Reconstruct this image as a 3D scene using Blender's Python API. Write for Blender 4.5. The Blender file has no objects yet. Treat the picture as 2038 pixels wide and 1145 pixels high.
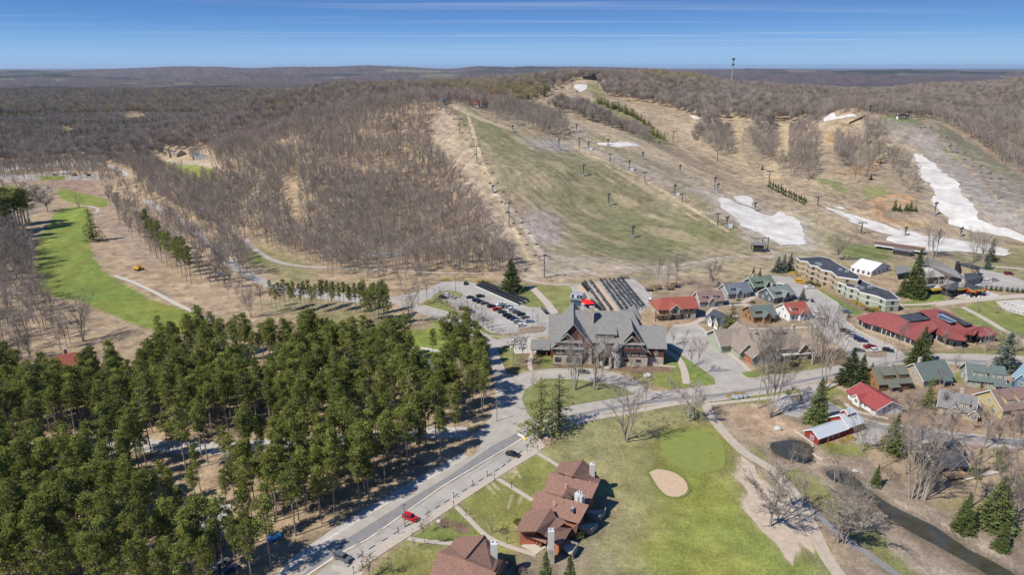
import bpy, bmesh, math, random
import numpy as np
from mathutils import Vector, Matrix, geometry

random.seed(7)
SC = bpy.context.scene
COL = SC.collection
R = math.radians

# ---------------------------------------------------------------- camera
CAM_H, PITCH, FOC = 120.0, R(17.94), 1359.0
CX, CY = 1019.0, 572.5
cd = bpy.data.cameras.new('camera'); cam = bpy.data.objects.new('camera', cd); COL.objects.link(cam)
cd.sensor_fit = 'HORIZONTAL'; cd.sensor_width = 36.0; cd.lens = 36.0 * FOC / 2038.0
cd.clip_start = 1.0; cd.clip_end = 90000.0
cam.location = (0, 0, CAM_H); cam.rotation_euler = (R(90) - PITCH, 0, 0)
SC.camera = cam

# ---------------------------------------------------------------- light
SUN_EL = R(48.0)
SH = Vector((0.84, 0.54, 0.0)).normalized()          # way the shadows fall on the ground
SUN_DIR = Vector((-SH.x * math.cos(SUN_EL), -SH.y * math.cos(SUN_EL), math.sin(SUN_EL)))
ld = bpy.data.lights.new('sun', 'SUN'); ld.energy = 4.6; ld.angle = R(0.55); ld.color = (1.0, 0.955, 0.88)
sun = bpy.data.objects.new('sun', ld); COL.objects.link(sun); sun.location = (-300, -200, 500)
sun.rotation_euler = SUN_DIR.to_track_quat('Z', 'Y').to_euler()

wd = bpy.data.worlds.new('World'); SC.world = wd; wd.use_nodes = True
nt = wd.node_tree; nt.nodes.clear(); N = nt.nodes; L = nt.links
out = N.new('ShaderNodeOutputWorld'); bg = N.new('ShaderNodeBackground'); sky = N.new('ShaderNodeTexSky')
sky.sky_type = 'NISHITA'; sky.sun_disc = False; sky.sun_elevation = SUN_EL
sky.sun_rotation = math.atan2(SUN_DIR.x, SUN_DIR.y); sky.altitude = 300; sky.air_density = 1.0
sky.dust_density = 0.25; sky.ozone_density = 2.2
hs = N.new('ShaderNodeMixRGB'); hs.inputs[0].default_value = 0.82; L.new(sky.outputs[0], hs.inputs[1])
# thin cirrus drawn out along the horizon
tc = N.new('ShaderNodeTexCoord'); sep = N.new('ShaderNodeSeparateXYZ'); L.new(tc.outputs['Generated'], sep.inputs[0])
rmp = N.new('ShaderNodeValToRGB'); el = rmp.color_ramp.elements
el[1].position = 0.3; el[1].color = (.012, .12, .44, 1)
for q, c in ((0.0, (2.3, 4.9, 8.2)), (0.02, (1.75, 4.3, 8.0)), (0.05, (.50, 2.5, 6.8)), (0.088, (.06, 1.3, 5.0)),):
    e = el[0] if q == 0 else el.new(q); e.color = (*[v / 10 for v in c], 1)
sc10 = N.new('ShaderNodeMixRGB'); sc10.blend_type = 'MULTIPLY'; sc10.inputs[0].default_value = 1; sc10.inputs[2].default_value = (10, 10, 10, 1)
L.new(sep.outputs['Z'], rmp.inputs[0]); L.new(rmp.outputs[0], sc10.inputs[1]); L.new(sc10.outputs[0], hs.inputs[2])
def wm(op, a, b=None, c=None):
    n = N.new('ShaderNodeMath'); n.operation = op
    for i, v in enumerate((a, b, c)):
        if v is None: continue
        if isinstance(v, (int, float)): n.inputs[i].default_value = v
        else: L.new(v, n.inputs[i])
    return n.outputs[0]
inv = wm('DIVIDE', 1.0, wm('MAXIMUM', sep.outputs['Z'], 0.004))
cmb = N.new('ShaderNodeCombineXYZ')
L.new(wm('MULTIPLY', sep.outputs['X'], inv), cmb.inputs[0]); L.new(wm('MULTIPLY', sep.outputs['Y'], inv), cmb.inputs[1])
mp = N.new('ShaderNodeMapping'); mp.inputs['Rotation'].default_value = (0, 0, R(4)); mp.inputs['Scale'].default_value = (0.07, 0.55, 1)
L.new(cmb.outputs[0], mp.inputs[0])
nz = N.new('ShaderNodeTexNoise'); nz.inputs['Scale'].default_value = 1.0; nz.inputs['Detail'].default_value = 7; nz.inputs['Roughness'].default_value = 0.62
nz.inputs['Distortion'].default_value = 0.35
L.new(mp.outputs[0], nz.inputs['Vector'])
mp2 = N.new('ShaderNodeMapping'); mp2.inputs['Location'].default_value = (3.3, 1.7, 0); mp2.inputs['Scale'].default_value = (0.03, 0.06, 1)
L.new(cmb.outputs[0], mp2.inputs[0])
nz2 = N.new('ShaderNodeTexNoise'); nz2.inputs['Scale'].default_value = 1.0; nz2.inputs['Detail'].default_value = 2
L.new(mp2.outputs[0], nz2.inputs['Vector'])
mr = N.new('ShaderNodeMapRange'); mr.inputs[1].default_value = 0.50; mr.inputs[2].default_value = 0.80; mr.inputs[4].default_value = 0.50
L.new(nz.outputs[0], mr.inputs[0])
mr2 = N.new('ShaderNodeMapRange'); mr2.inputs[1].default_value = 0.42; mr2.inputs[2].default_value = 0.62
L.new(nz2.outputs[0], mr2.inputs[0])
fade = N.new('ShaderNodeMapRange'); fade.inputs[1].default_value = 0.004; fade.inputs[2].default_value = 0.03
L.new(sep.outputs['Z'], fade.inputs[0])
cf = wm('MULTIPLY', wm('MULTIPLY', mr.outputs[0], mr2.outputs[0]), fade.outputs[0])
mx = N.new('ShaderNodeMixRGB'); mx.inputs[2].default_value = (7.2, 7.8, 8.6, 1)
L.new(cf, mx.inputs[0]); L.new(hs.outputs[0], mx.inputs[1]); L.new(mx.outputs[0], bg.inputs[0])
bg.inputs[1].default_value = 0.076; L.new(bg.outputs[0], out.inputs[0])

SC.view_settings.view_transform = 'Standard'; SC.view_settings.look = 'None'
SC.view_settings.exposure = 0.48; SC.view_settings.gamma = 1.0; SC.view_settings.use_curve_mapping = False
SC.cycles.max_bounces = 6; SC.cycles.diffuse_bounces = 2; SC.cycles.glossy_bounces = 2; SC.cycles.transmission_bounces = 3
SC.cycles.volume_bounces = 0; SC.cycles.caustics_reflective = False; SC.cycles.caustics_refractive = False
SC.cycles.transparent_max_bounces = 6

# ---------------------------------------------------------------- numeric helpers
def sstep(a, b, x):
    t = np.clip((x - a) / (b - a), 0, 1); return t * t * (3 - 2 * t)
def _hash(ix, iy, s):
    h = (ix.astype(np.int64) * 374761393 + iy.astype(np.int64) * 668265263 + s * 974634777) & 0xffffffff
    h = ((h ^ (h >> 13)) * 1274126177) & 0xffffffff
    return ((h ^ (h >> 16)) & 0xffff) / 65535.0
def vnoise(x, y, s=0):
    ix = np.floor(x); iy = np.floor(y); fx = x - ix; fy = y - iy
    fx = fx * fx * (3 - 2 * fx); fy = fy * fy * (3 - 2 * fy)
    a = _hash(ix, iy, s); b = _hash(ix + 1, iy, s); c = _hash(ix, iy + 1, s); d = _hash(ix + 1, iy + 1, s)
    return (a * (1 - fx) + b * fx) * (1 - fy) + (c * (1 - fx) + d * fx) * fy
def fbm(x, y, s=0, o=4):
    t = 0; a = 0.5; w = 0
    for k in range(o):
        t = t + a * vnoise(x * 2 ** k, y * 2 ** k, s + k); w += a; a *= 0.5
    return t / w
def pip(X, Y, poly):
    """which of the points lie in the polygon"""
    P = np.asarray(poly, float); ins = np.zeros(X.shape, bool)
    bb = (X >= P[:, 0].min()) & (X <= P[:, 0].max()) & (Y >= P[:, 1].min()) & (Y <= P[:, 1].max())
    x = X[bb]; y = Y[bb]; r = np.zeros(x.shape, bool)
    j = len(P) - 1
    for i in range(len(P)):
        xi, yi = P[i]; xj, yj = P[j]
        if yi != yj:
            c = ((yi > y) != (yj > y)) & (x < (xj - xi) * (y - yi) / (yj - yi) + xi); r ^= c
        j = i
    ins[bb] = r; return ins

cp, sp = math.cos(PITCH), math.sin(PITCH)
def ray(px, py):
    vx = (px - CX) / FOC; vz = -(py - CY) / FOC
    return vx, cp + vz * sp, -sp + vz * cp
def at_z(px, py, z=0.0):
    """world point of that height seen at that spot of the photograph"""
    a, b, c = ray(px, py); t = (z - CAM_H) / c
    return Vector((a * t, b * t, z))
def at_y(px, py, y):
    a, b, c = ray(px, py); t = y / b
    return (a * t, y, CAM_H + c * t)

# ---------------------------------------------------------------- the lie of the land
K = 4.0 / 3.0
HILL = [  # (column, row, depth) of places on the slopes
 (1050,510,335),(1013,450,375),(948,325,470),(915,265,533),(885,207,611),(1100,300,520),(1200,350,462),(1150,245,590),(1060,240,610),
 (1300,330,500),(1250,275,580),(1450,400,418),(1380,440,385),(1350,275,680),(1280,232,760),(1200,200,850),(1160,178,900),(1175,158,985),
 (1170,153,1010),(1210,152,1080),(1300,152,1150),(1380,160,1120),(1450,172,1080),(1560,190,1000),(1620,205,950),(1700,212,900),(1060,190,850),(1000,203,770),(960,205,720),
 (1450,300,600),(1500,335,540),(1500,255,680),(1600,265,650),(1600,340,500),(1680,385,440),(1640,236,640),(1780,300,540),(1720,236,605),(1790,232,610),
 (1850,240,590),(1850,400,412),(1885,305,528),(1950,300,540),(1950,296,560),(1950,400,408),(1985,395,408),(2038,342,470),(2038,420,382),(2150,440,365),(2150,400,440),
 (1520,420,410),(1620,420,405),(1760,420,400),(1400,300,590),(1400,350,500),(1330,400,425),(1150,440,395),(1100,400,420),
 (1850,182,1080),(1950,175,1080),(2038,168,1090),(2150,165,1100),(1900,230,760),(2038,250,760),(2038,300,600),(2150,300,600),
 (860,178,900),(760,178,930),(650,182,950),(560,200,900),(470,232,840),(400,262,780),(900,185,800),
 (850,208,622),(760,220,640),(700,245,600),(600,275,570),(530,320,520),(470,372,478),(700,400,430),(700,320,500),(800,400,435),(800,300,530),(850,460,380),(600,400,425),(620,450,385),
 (900,400,420),(880,330,480),(950,470,368)]
FLAT = [(200,400),(250,350),(320,330),(350,405),(100,300),(0,300),(-150,330),(150,260),(300,262),(400,480),(500,488),(620,530),(850,543),(960,548),(1080,543),(1290,530),
        (1450,500),(1600,492),(1750,484),(1900,478),(2038,487),(2200,500),(300,500),(700,600),(1100,600),(1500,600),(1900,600),(2200,600),(0,450),(-200,500),(800,560),(1400,540)]
cp_ = [(*at_y(a, b, y * K),) for a, b, y in HILL]
for a, b in FLAT: p = at_z(a, b); cp_.append((p.x, p.y, 0))
for x, y in ((-1500,1800),(-900,1700),(-300,1900),(300,2100),(900,2200),(1700,2200),(2600,2000),(-2200,900),(-1600,400),(2200,300),(0,100),(-400,100),(400,100),(900,150),(-900,1200),(-1400,1300),
             (-500,1650),(200,1900),(1200,1900)):
    cp_.append((x, y, 0))
cp_ = np.array(cp_); _C = 45.0
_A = np.sqrt((cp_[:, None, 0] - cp_[None, :, 0]) ** 2 + (cp_[:, None, 1] - cp_[None, :, 1]) ** 2 + _C ** 2)
_w = np.linalg.solve(_A + np.eye(len(cp_)) * 1e-3, cp_[:, 2])
_ft = [(-600,395),(200,395),(350,420),(420,478),(500,492),(620,533),(850,547),(1080,551),(1290,540),(1450,510),(1600,503),(1750,495),(1900,488),(2038,495),(2500,500)]
_fa = np.array([(at_z(a, b).x / at_z(a, b).y, at_z(a, b).y) for a, b in _ft])
SKY_ = [(-400,139),(0,137),(100,138.5),(210,139),(260,136.5),(330,133.5),(430,131.5),(560,133.5),(640,132),(760,129.5),(850,133),(900,136),(940,133),(960,131.5),(1020,133),(1050,130.5),(1150,131),(1200,132.5),
        (1300,136),(1400,137.5),(1440,135),(1500,136),(1600,138),(1680,137),(1720,135.5),(1800,137),(1850,139),(1960,138.5),(2038,139.5),(2400,139)]
_sa = np.array([((a - CX) / FOC / cp, b) for a, b in SKY_])
def Hgt(x, y):
    x = np.asarray(x, float); y = np.asarray(y, float); sh = x.shape; x = x.ravel(); y = y.ravel()
    z = np.zeros(x.shape); near = y < 3200
    xn, yn = x[near], y[near]; zz = np.zeros(xn.shape)
    for (a, b, c), w in zip(cp_, _w):
        zz += w * np.sqrt((xn - a) ** 2 + (yn - b) ** 2 + _C ** 2)
    fy = np.interp(xn / np.maximum(yn, 1), _fa[:, 0], _fa[:, 1])
    zz = np.maximum(zz, 0) * sstep(-4, 75, yn - fy)
    zz += ((fbm(xn / 75, yn / 120, 17, 3) - .5) * 15 - np.abs(vnoise(xn / 60 + 3, yn / 200, 19) - .5) * 5) * sstep(5, 32, zz) * (1 - .6 * sstep(60, 95, zz))
    zz *= 1 - sstep(2000, 2700, yn)
    z[near] = zz
    r = np.hypot(x, y); az = x / np.maximum(y, 1)
    roll = (fbm(x / 900, y / 900, 5, 3) - 0.5) * 60 * sstep(1500, 3500, y) * (1 - sstep(6000, 8000, y))
    z += roll
    # far ridges along the horizon
    rp = np.interp(az, _sa[:, 0], _sa[:, 1])
    ztop = CAM_H + (131.9 - rp) / FOC * 11500 + (fbm(az * 22, az * 0 + 3, 9, 4) - 0.5) * 26
    z += np.maximum(ztop, 5) * np.exp(-((y - 11500) / 1700.0) ** 2)
    z2 = CAM_H - (8.5 - 5 * fbm(az * 3, az * 0, 11, 3)) / FOC * 7600
    z += 0.80 * z2 * np.exp(-((y - 7600) / 700.0) ** 2) * sstep(0.35, 0.75, fbm(az * 4 + 7, az * 0 + 1, 13, 2))
    z[y > 13500] = np.minimum(z[y > 13500], 20)
    return z.reshape(sh)
def H1(x, y): return float(Hgt(np.array([x]), np.array([y]))[0])
_T = 90 * (3500 / 90) ** (np.arange(420) / 419.0)
def G(px, py):
    """the spot on the land seen at that place of the photograph"""
    if py > 552 or (px < 380 and py > 440): return at_z(px, py)
    a, b, c = ray(px, py)
    X = a * _T; Y = b * _T; Z = CAM_H + c * _T; d = Z - Hgt(X, Y)
    i = int(np.argmax(d < 0)) if (d < 0).any() else len(_T) - 1
    i = max(i, 1); t0, t1, d0, d1 = _T[i - 1], _T[i], d[i - 1], d[i]
    t = t0 + (t1 - t0) * (d0 / (d0 - d1) if d0 != d1 else 0)
    return Vector((a * t, b * t, H1(a * t, b * t)))
def Gpoly(pts, closed=True, step=22):
    o = []; n = len(pts)
    for i in range(n if closed else n - 1):
        a = pts[i]; b = pts[(i + 1) % n]; k = max(1, int(math.hypot(b[0] - a[0], b[1] - a[1]) / step))
        for j in range(k):
            o.append(G(a[0] + (b[0] - a[0]) * j / k, a[1] + (b[1] - a[1]) * j / k))
    if not closed: o.append(G(*pts[-1]))
    return o
def smooth(P, n=4, closed=False):
    """Catmull-Rom through the points"""
    o = []; m = len(P)
    for i in range(m if closed else m - 1):
        p0 = P[(i - 1) % m] if closed or i > 0 else P[i]; p1 = P[i]; p2 = P[(i + 1) % m]; p3 = P[(i + 2) % m] if closed or i + 2 < m else p2
        for j in range(n):
            t = j / n
            o.append(tuple(0.5 * ((2 * p1[k]) + (-p0[k] + p2[k]) * t + (2 * p0[k] - 5 * p1[k] + 4 * p2[k] - p3[k]) * t * t + (-p0[k] + 3 * p1[k] - 3 * p2[k] + p3[k]) * t ** 3) for k in range(2)))
    if not closed: o.append(tuple(P[-1][:2]))
    return o

# ---------------------------------------------------------------- materials
MATS = {}
def mat(name, col, rough=0.85, var=0.0, scale=1.0, bump=0.0, metal=0.0, col2=None, spec=0.3, stretch=(1, 1, 1), coord='Object', inst=0.0, detail=5):
    """colour with procedural grain; inst = variation from one object to the next"""
    if name in MATS: return MATS[name]
    m = bpy.data.materials.new(name); m.use_nodes = True; t = m.node_tree; b = t.nodes['Principled BSDF']
    b.inputs['Roughness'].default_value = rough; b.inputs['Metallic'].default_value = metal
    b.inputs['Specular IOR Level'].default_value = spec
    c = (*col, 1); b.inputs['Base Color'].default_value = c
    last = None
    if var > 0 or bump > 0 or col2:
        tcn = t.nodes.new('ShaderNodeTexCoord'); mpn = t.nodes.new('ShaderNodeMapping'); mpn.inputs['Scale'].default_value = stretch
        t.links.new(tcn.outputs[coord], mpn.inputs[0])
        nz = t.nodes.new('ShaderNodeTexNoise'); nz.inputs['Scale'].default_value = scale; nz.inputs['Detail'].default_value = detail; nz.inputs['Roughness'].default_value = 0.65
        t.links.new(mpn.outputs[0], nz.inputs['Vector'])
        mr = t.nodes.new('ShaderNodeMapRange'); mr.inputs[1].default_value = 0.3; mr.inputs[2].default_value = 0.7
        t.links.new(nz.outputs[0], mr.inputs[0])
        m2 = t.nodes.new('ShaderNodeMixRGB'); m2.inputs[1].default_value = (*[v * (1 - var) for v in col], 1)
        m2.inputs[2].default_value = (*(col2 or [min(1, v * (1 + var)) for v in col]), 1)
        t.links.new(mr.outputs[0], m2.inputs[0]); last = m2.outputs[0]
        if bump > 0:
            bn = t.nodes.new('ShaderNodeBump'); bn.inputs['Strength'].default_value = 1.0; bn.inputs['Distance'].default_value = bump
            t.links.new(nz.outputs[0], bn.inputs['Height']); t.links.new(bn.outputs[0], b.inputs['Normal'])
    if inst > 0:
        oi = t.nodes.new('ShaderNodeObjectInfo'); h = t.nodes.new('ShaderNodeHueSaturation')
        r1 = t.nodes.new('ShaderNodeMapRange'); r1.inputs[3].default_value = 1 - inst; r1.inputs[4].default_value = 1 + inst
        t.links.new(oi.outputs['Random'], r1.inputs[0]); t.links.new(r1.outputs[0], h.inputs['Value'])
        if last: t.links.new(last, h.inputs['Color'])
        else: h.inputs['Color'].default_value = c
        last = h.outputs[0]
    if last: t.links.new(last, b.inputs['Base Color'])
    MATS[name] = m; return m

# ---------------------------------------------------------------- mesh helpers
class MB:
    def __init__(s): s.v = []; s.f = []; s.m = []
    def face(s, pts, m=0):
        i = len(s.v); s.v += [tuple(p) for p in pts]; s.f.append(tuple(range(i, i + len(pts)))); s.m.append(m)
    def box(s, x0, x1, y0, y1, z0, z1, m=0, M=None):
        i = len(s.v); P = [(x, y, z) for z in (z0, z1) for x, y in ((x0, y0), (x1, y0), (x1, y1), (x0, y1))]
        if M: P = [tuple(M @ Vector(p)) for p in P]
        s.v += P
        for f in ((3, 2, 1, 0), (4, 5, 6, 7), (0, 1, 5, 4), (1, 2, 6, 5), (2, 3, 7, 6), (3, 0, 4, 7)):
            s.f.append(tuple(i + k for k in f)); s.m.append(m)
    def prism(s, poly, z0, z1, m=0, mtop=None, zf=None):
        i = len(s.v); n = len(poly); a = sum(poly[k][0] * poly[(k + 1) % n][1] - poly[(k + 1) % n][0] * poly[k][1] for k in range(n))
        if a < 0: poly = poly[::-1]
        s.v += [(p[0], p[1], z0) for p in poly] + [(p[0], p[1], z1) for p in poly]
        s.f.append(tuple(i + k for k in range(n))[::-1]); s.m.append(m)
        s.f.append(tuple(i + n + k for k in range(n))); s.m.append(m if mtop is None else mtop)
        for k in range(n):
            s.f.append((i + k, i + (k + 1) % n, i + n + (k + 1) % n, i + n + k)); s.m.append(m)
    def slab(s, q, t, m=0):
        """a thick sheet on four or more corner points"""
        q = [Vector(p) for p in q]; n = (q[1] - q[0]).cross(q[2] - q[0]).normalized() * t; k = len(q); i = len(s.v)
        s.v += [tuple(p) for p in q] + [tuple(p - n) for p in q]
        s.f.append(tuple(i + j for j in range(k))); s.f.append(tuple(i + k + j for j in range(k))[::-1]); s.m += [m, m]
        for j in range(k):
            s.f.append((i + j, i + k + j, i + k + (j + 1) % k, i + (j + 1) % k)); s.m.append(m)
    def tube(s, a, b, r0, r1=None, n=6, m=0, cap=True):
        a = Vector(a); b = Vector(b); r1 = r0 if r1 is None else r1; d = (b - a).normalized()
        u = d.orthogonal().normalized(); w = d.cross(u); i = len(s.v)
        for c, r in ((a, r0), (b, r1)):
            for k in range(n):
                t = 2 * math.pi * k / n; s.v.append(tuple(c + (u * math.cos(t) + w * math.sin(t)) * r))
        for k in range(n):
            s.f.append((i + k, i + (k + 1) % n, i + n + (k + 1) % n, i + n + k)); s.m.append(m)
        if cap:
            s.f.append(tuple(i + k for k in range(n))[::-1]); s.f.append(tuple(i + n + k for k in range(n))); s.m += [m, m]
    def mesh(s, name, mats):
        me = bpy.data.meshes.new(name); me.from_pydata(s.v, [], s.f)
        for q in (mats if isinstance(mats, (list, tuple)) else [mats]): me.materials.append(q)
        me.polygons.foreach_set('material_index', s.m); me.update(); return me
    def build(s, name, mats, parent=None, loc=None, rz=0, smooth=False):
        me = s.mesh(name, mats)
        if smooth: me.polygons.foreach_set('use_smooth', [True] * len(me.polygons))
        return link(name, me, parent, loc, rz)
def link(name, data, parent=None, loc=None, rz=0):
    o = bpy.data.objects.new(name, data); COL.objects.link(o); o.parent = parent
    if loc is not None: o.location = loc
    o.rotation_euler.z = rz; return o
def tag(o, label=None, cat=None, group=None, kind=None):
    if label: o['label'] = label
    if cat: o['category'] = cat
    if group: o['group'] = group
    if kind: o['kind'] = kind
    return o
def thing(name, label, cat, loc=(0, 0, 0), rz=0, group=None):
    return tag(link(name, None, None, loc, rz), label, cat, group)
def dup(o, loc=None, rz=None, label=None, group=None, scale=None, parent=None):
    c = o.copy(); COL.objects.link(c); c.parent = parent
    for ch in o.children: dup(ch, parent=c)
    if loc is not None: c.location = loc
    if rz is not None: c.rotation_euler.z = rz
    if scale is not None: c.scale = (scale,) * 3 if isinstance(scale, (int, float)) else scale
    if label: c['label'] = label
    if group: c['group'] = group
    return c
# ================================================================ the ground
GROUND_LAYERS = []      # (outline in photo coordinates, colour, edge wobble in metres, blur in metres)
def gl(pts, col, wob=2.0, blur=1.0, amt=1.0): GROUND_LAYERS.append(('p', pts, col, wob, blur, amt))
def gr(pts, width, col, wob=0.8, blur=0.5, amt=1.0): GROUND_LAYERS.append(('r', pts, width, col, wob, blur, amt))
LITTER = (.325, .240, .152); DRY = (.27, .215, .125); DIRT = (.35, .255, .165); PALE = (.38, .335, .275); OLIVE = (.14, .135, .065); GREEN = (.15, .18, .045)
LAWN = (.185, .200, .062); LAWN2 = (.235, .222, .100); BRIGHT = (.180, .215, .048); GREY = (.27, .25, .225); MULCH = (.19, .125, .085); ORANGE = (.345, .225, .125)
FARF = (.115, .092, .085)
# --- hill: the whole ski area, then its patches
gl([(1040,552),(1000,490),(960,430),(915,350),(870,310),(845,275),(850,240),(880,212),(895,204),(985,213),(1050,210),(1100,185),(1150,155),(1185,156),(1205,190),(1240,200),(1300,208),(1370,228),(1400,245),
    (1480,240),(1560,240),(1640,234),(1720,228),(1850,236),(1900,260),(1950,293),(2000,328),(2060,365),(2300,460),(2300,560),(1640,545),(1300,560)], (.275,.215,.145), 5, 3)
gl([(850,250),(880,215),(905,240),(935,290),(970,370),(1000,420),(1020,470),(1060,540),(1030,545),(985,470),(930,400),(880,310)], (.33,.255,.185), 5, 6)
gl([(900,208),(935,222),(985,245),(1060,268),(1130,288),(1190,315),(1260,350),(1330,395),(1400,430),(1480,468),(1505,492),(1440,512),(1300,528),(1180,545),(1095,540),(1110,500),(1120,450),(1075,410),(1030,395),(1000,370),(965,320),(935,270),(908,235)], (.205,.180,.105), 8, 8)
gl([(905,215),(940,225),(1010,260),(1060,300),(1000,300),(960,300),(930,260)], (.180,.170,.090), 6, 9, .8)
gl([(1060,300),(1130,330),(1180,350),(1200,400),(1290,440),(1300,470),(1400,455),(1470,480),(1440,508),(1320,520),(1200,540),(1170,490),(1130,470),(1160,420),(1110,370),(1060,340)], (.150,.152,.075), 12, 16, .75)
gl([(1060,420),(1090,415),(1115,440),(1118,470),(1105,490),(1060,485),(1030,440)], (.29,.245,.215), 4, 4)
gl([(1025,275),(1100,275),(1150,298),(1120,302),(1060,292)], (.30,.265,.235), 4, 6)
gl([(1030,350),(1080,340),(1100,370),(1080,390),(1050,365)], (.30,.235,.15), 6, 8, .8)
gl([(1130,350),(1160,350),(1175,375),(1150,380)], (.30,.235,.15), 6, 6, .8)
gl([(1040,490),(1100,500),(1300,528),(1440,512),(1560,510),(1640,520),(1560,545),(1300,556),(1040,552)], (.305,.255,.185), 6, 8)
gl([(1300,505),(1400,470),(1500,470),(1520,500),(1440,520)], (.30,.245,.155), 6, 8, .8)
gl([(1380,440),(1440,455),(1475,470),(1440,490),(1350,500),(1300,500)], (.145,.160,.065), 10, 12, .75)
# second slope, grey brown with pale running tracks
gl([(1135,240),(1220,275),(1350,330),(1440,370),(1520,410),(1600,460),(1620,500),(1560,500),(1470,460),(1390,415),(1300,370),(1200,310),(1130,285)], (.300,.245,.185), 6, 5)
gl([(1190,300),(1250,305),(1330,345),(1420,385),(1470,410),(1430,410),(1330,370),(1250,335)], (.345,.31,.265), 4, 6, .8)
gl([(1130,238),(1180,240),(1270,275),(1350,318),(1440,365),(1500,395),(1490,402),(1420,372),(1330,330),(1230,285)], (.37,.29,.195), 3, 3)
gl([(1150,262),(1200,272),(1300,322),(1390,368),(1370,376),(1290,342),(1200,300)], (.190,.165,.09), 6, 7, .8)
gl([(1500,400),(1600,430),(1660,470),(1640,510),(1620,510),(1600,450)], (.315,.27,.17), 4, 5)
gl([(1490,440),(1600,440),(1620,470),(1615,510),(1570,505),(1470,462)], (.33,.29,.245), 4, 3)
gl([(1110,175),(1155,158),(1180,158),(1200,185),(1230,215),(1200,215),(1160,195),(1115,190)], (.30,.235,.16), 3, 5)
gl([(1165,160),(1190,170),(1225,215),(1300,250),(1350,290),(1300,285),(1210,240),(1180,205)], (.19,.165,.085), 4, 5)
gl([(1200,195),(1250,203),(1320,225),(1380,240),(1400,260),(1380,290),(1350,290),(1290,240),(1230,215)], (.33,.255,.175), 3, 5)
gl([(1640,470),(1700,485),(1780,495),(1760,520),(1700,520),(1660,500)], (.145,.165,.06), 5, 5)
gl([(1520,460),(1600,500),(1700,520),(1900,520),(2040,520),(2040,560),(1700,545),(1560,545)], (.30,.25,.135), 5, 6, .8)
gl([(1340,360),(1400,395),(1430,420),(1400,420),(1330,385)], (.20,.175,.095), 5, 5, .8)
gl([(1620,345),(1680,370),(1690,395),(1640,380)], (.135,.165,.05), 4, 4, .8)
gl([(1712,370),(1760,372),(1780,395),(1720,400)], (.150,.175,.06), 4, 4, .8)
gl([(1640,380),(1760,400),(1800,420),(1880,430),(1930,460),(1980,480),(1760,440),(1660,405)], (.26,.195,.135), 4, 4, .8)
gl([(1750,236),(1790,232),(1830,240),(1830,262),(1780,258)], (.115,.145,.055), 3, 4, .9)
gl([(1700,240),(1760,235),(1900,262),(2060,365),(2060,470),(1960,440),(1900,350),(1850,320),(1790,290),(1760,260)], (.225,.19,.155), 5, 5, .9)
gl([(1800,262),(1870,320),(1930,390),(1990,440),(2060,470),(2060,440),(1980,390),(1900,320),(1840,265)], (.27,.245,.225), 6, 8, .8)
gl([(1850,240),(1900,262),(1960,305),(2030,350),(2030,365),(1950,330),(1880,280)], (.155,.155,.085), 4, 5, .7)
gl([(1880,290),(1920,320),(1900,320),(1870,300)], (.12,.155,.05), 4, 4, .7)
gl([(1650,240),(1700,236),(1720,240),(1690,270),(1660,300),(1640,280)], (.31,.235,.15), 3, 3)
gl([(1690,300),(1740,312),(1760,330),(1720,350),(1680,352),(1670,340),(1720,330),(1735,318)], ORANGE, 2, 1.5)
gl([(1640,268),(1668,262),(1660,285),(1638,290)], ORANGE, 2, 2)
for pts, w, c in [
  ([(930,225),(952,300),(975,360),(1003,420),(1030,470),(1062,540)], 3.0, (.42,.33,.21)), ([(895,208),(925,222),(980,245),(1020,258)], 9, (.36,.29,.19)),
  ([(975,360),(990,390),(1035,440),(1085,520)], 4, (.40,.33,.25)), ([(955,300),(962,345),(985,400)], 2.5, (.37,.29,.19)),
  ([(1145,290),(1200,320),(1270,352),(1340,392),(1400,430),(1450,462)], 3.2, (.40,.31,.20)), ([(1155,300),(1240,350),(1330,400),(1390,440)], 2, (.36,.28,.18)),
  ([(1395,300),(1440,330),(1500,350),(1560,375),(1640,405),(1720,437),(1800,460),(1900,470)], 7, (.38,.29,.19)),
  ([(1475,240),(1463,290),(1478,330),(1502,362)], 13, (.36,.275,.17)), ([(1560,245),(1555,300),(1535,340),(1545,365)], 14, (.37,.28,.17)),
  ([(1400,290),(1440,318),(1500,352)], 12, (.35,.27,.18)), ([(1350,285),(1390,320),(1460,352),(1520,380)], 8, (.36,.275,.19)),
  ([(1600,360),(1650,372),(1700,420),(1760,440)], 4, (.34,.26,.17)), ([(1735,410),(1750,398),(1790,388),(1810,395),(1795,404),(1758,412),(1742,425),(1760,445),(1850,448)], 9, ORANGE),
  ([(1650,345),(1690,335),(1740,325)], 6, ORANGE), ([(1690,415),(1735,430),(1800,447)], 6, (.33,.20,.11)), ([(1640,240),(1620,300),(1640,352),(1690,340)], 7, (.29,.225,.15)),
  ([(1860,262),(1900,310),(1945,352),(1990,400),(2050,440)], 2.2, (.33,.25,.17)), ([(1640,352),(1600,360),(1560,372)], 4, (.36,.28,.19)),
  ([(1120,180),(1150,165),(1175,158)], 14, (.34,.26,.18)), ([(1250,205),(1300,240),(1370,262),(1395,300)], 8, (.36,.28,.19)),
  ([(1040,556),(1080,548),(1200,535),(1330,530),(1450,512),(1560,512)], 4, (.36,.31,.25)), ([(1480,470),(1530,500),(1600,515)], 6, (.36,.31,.25)),
  ]: gr(pts, w, c)
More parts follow.
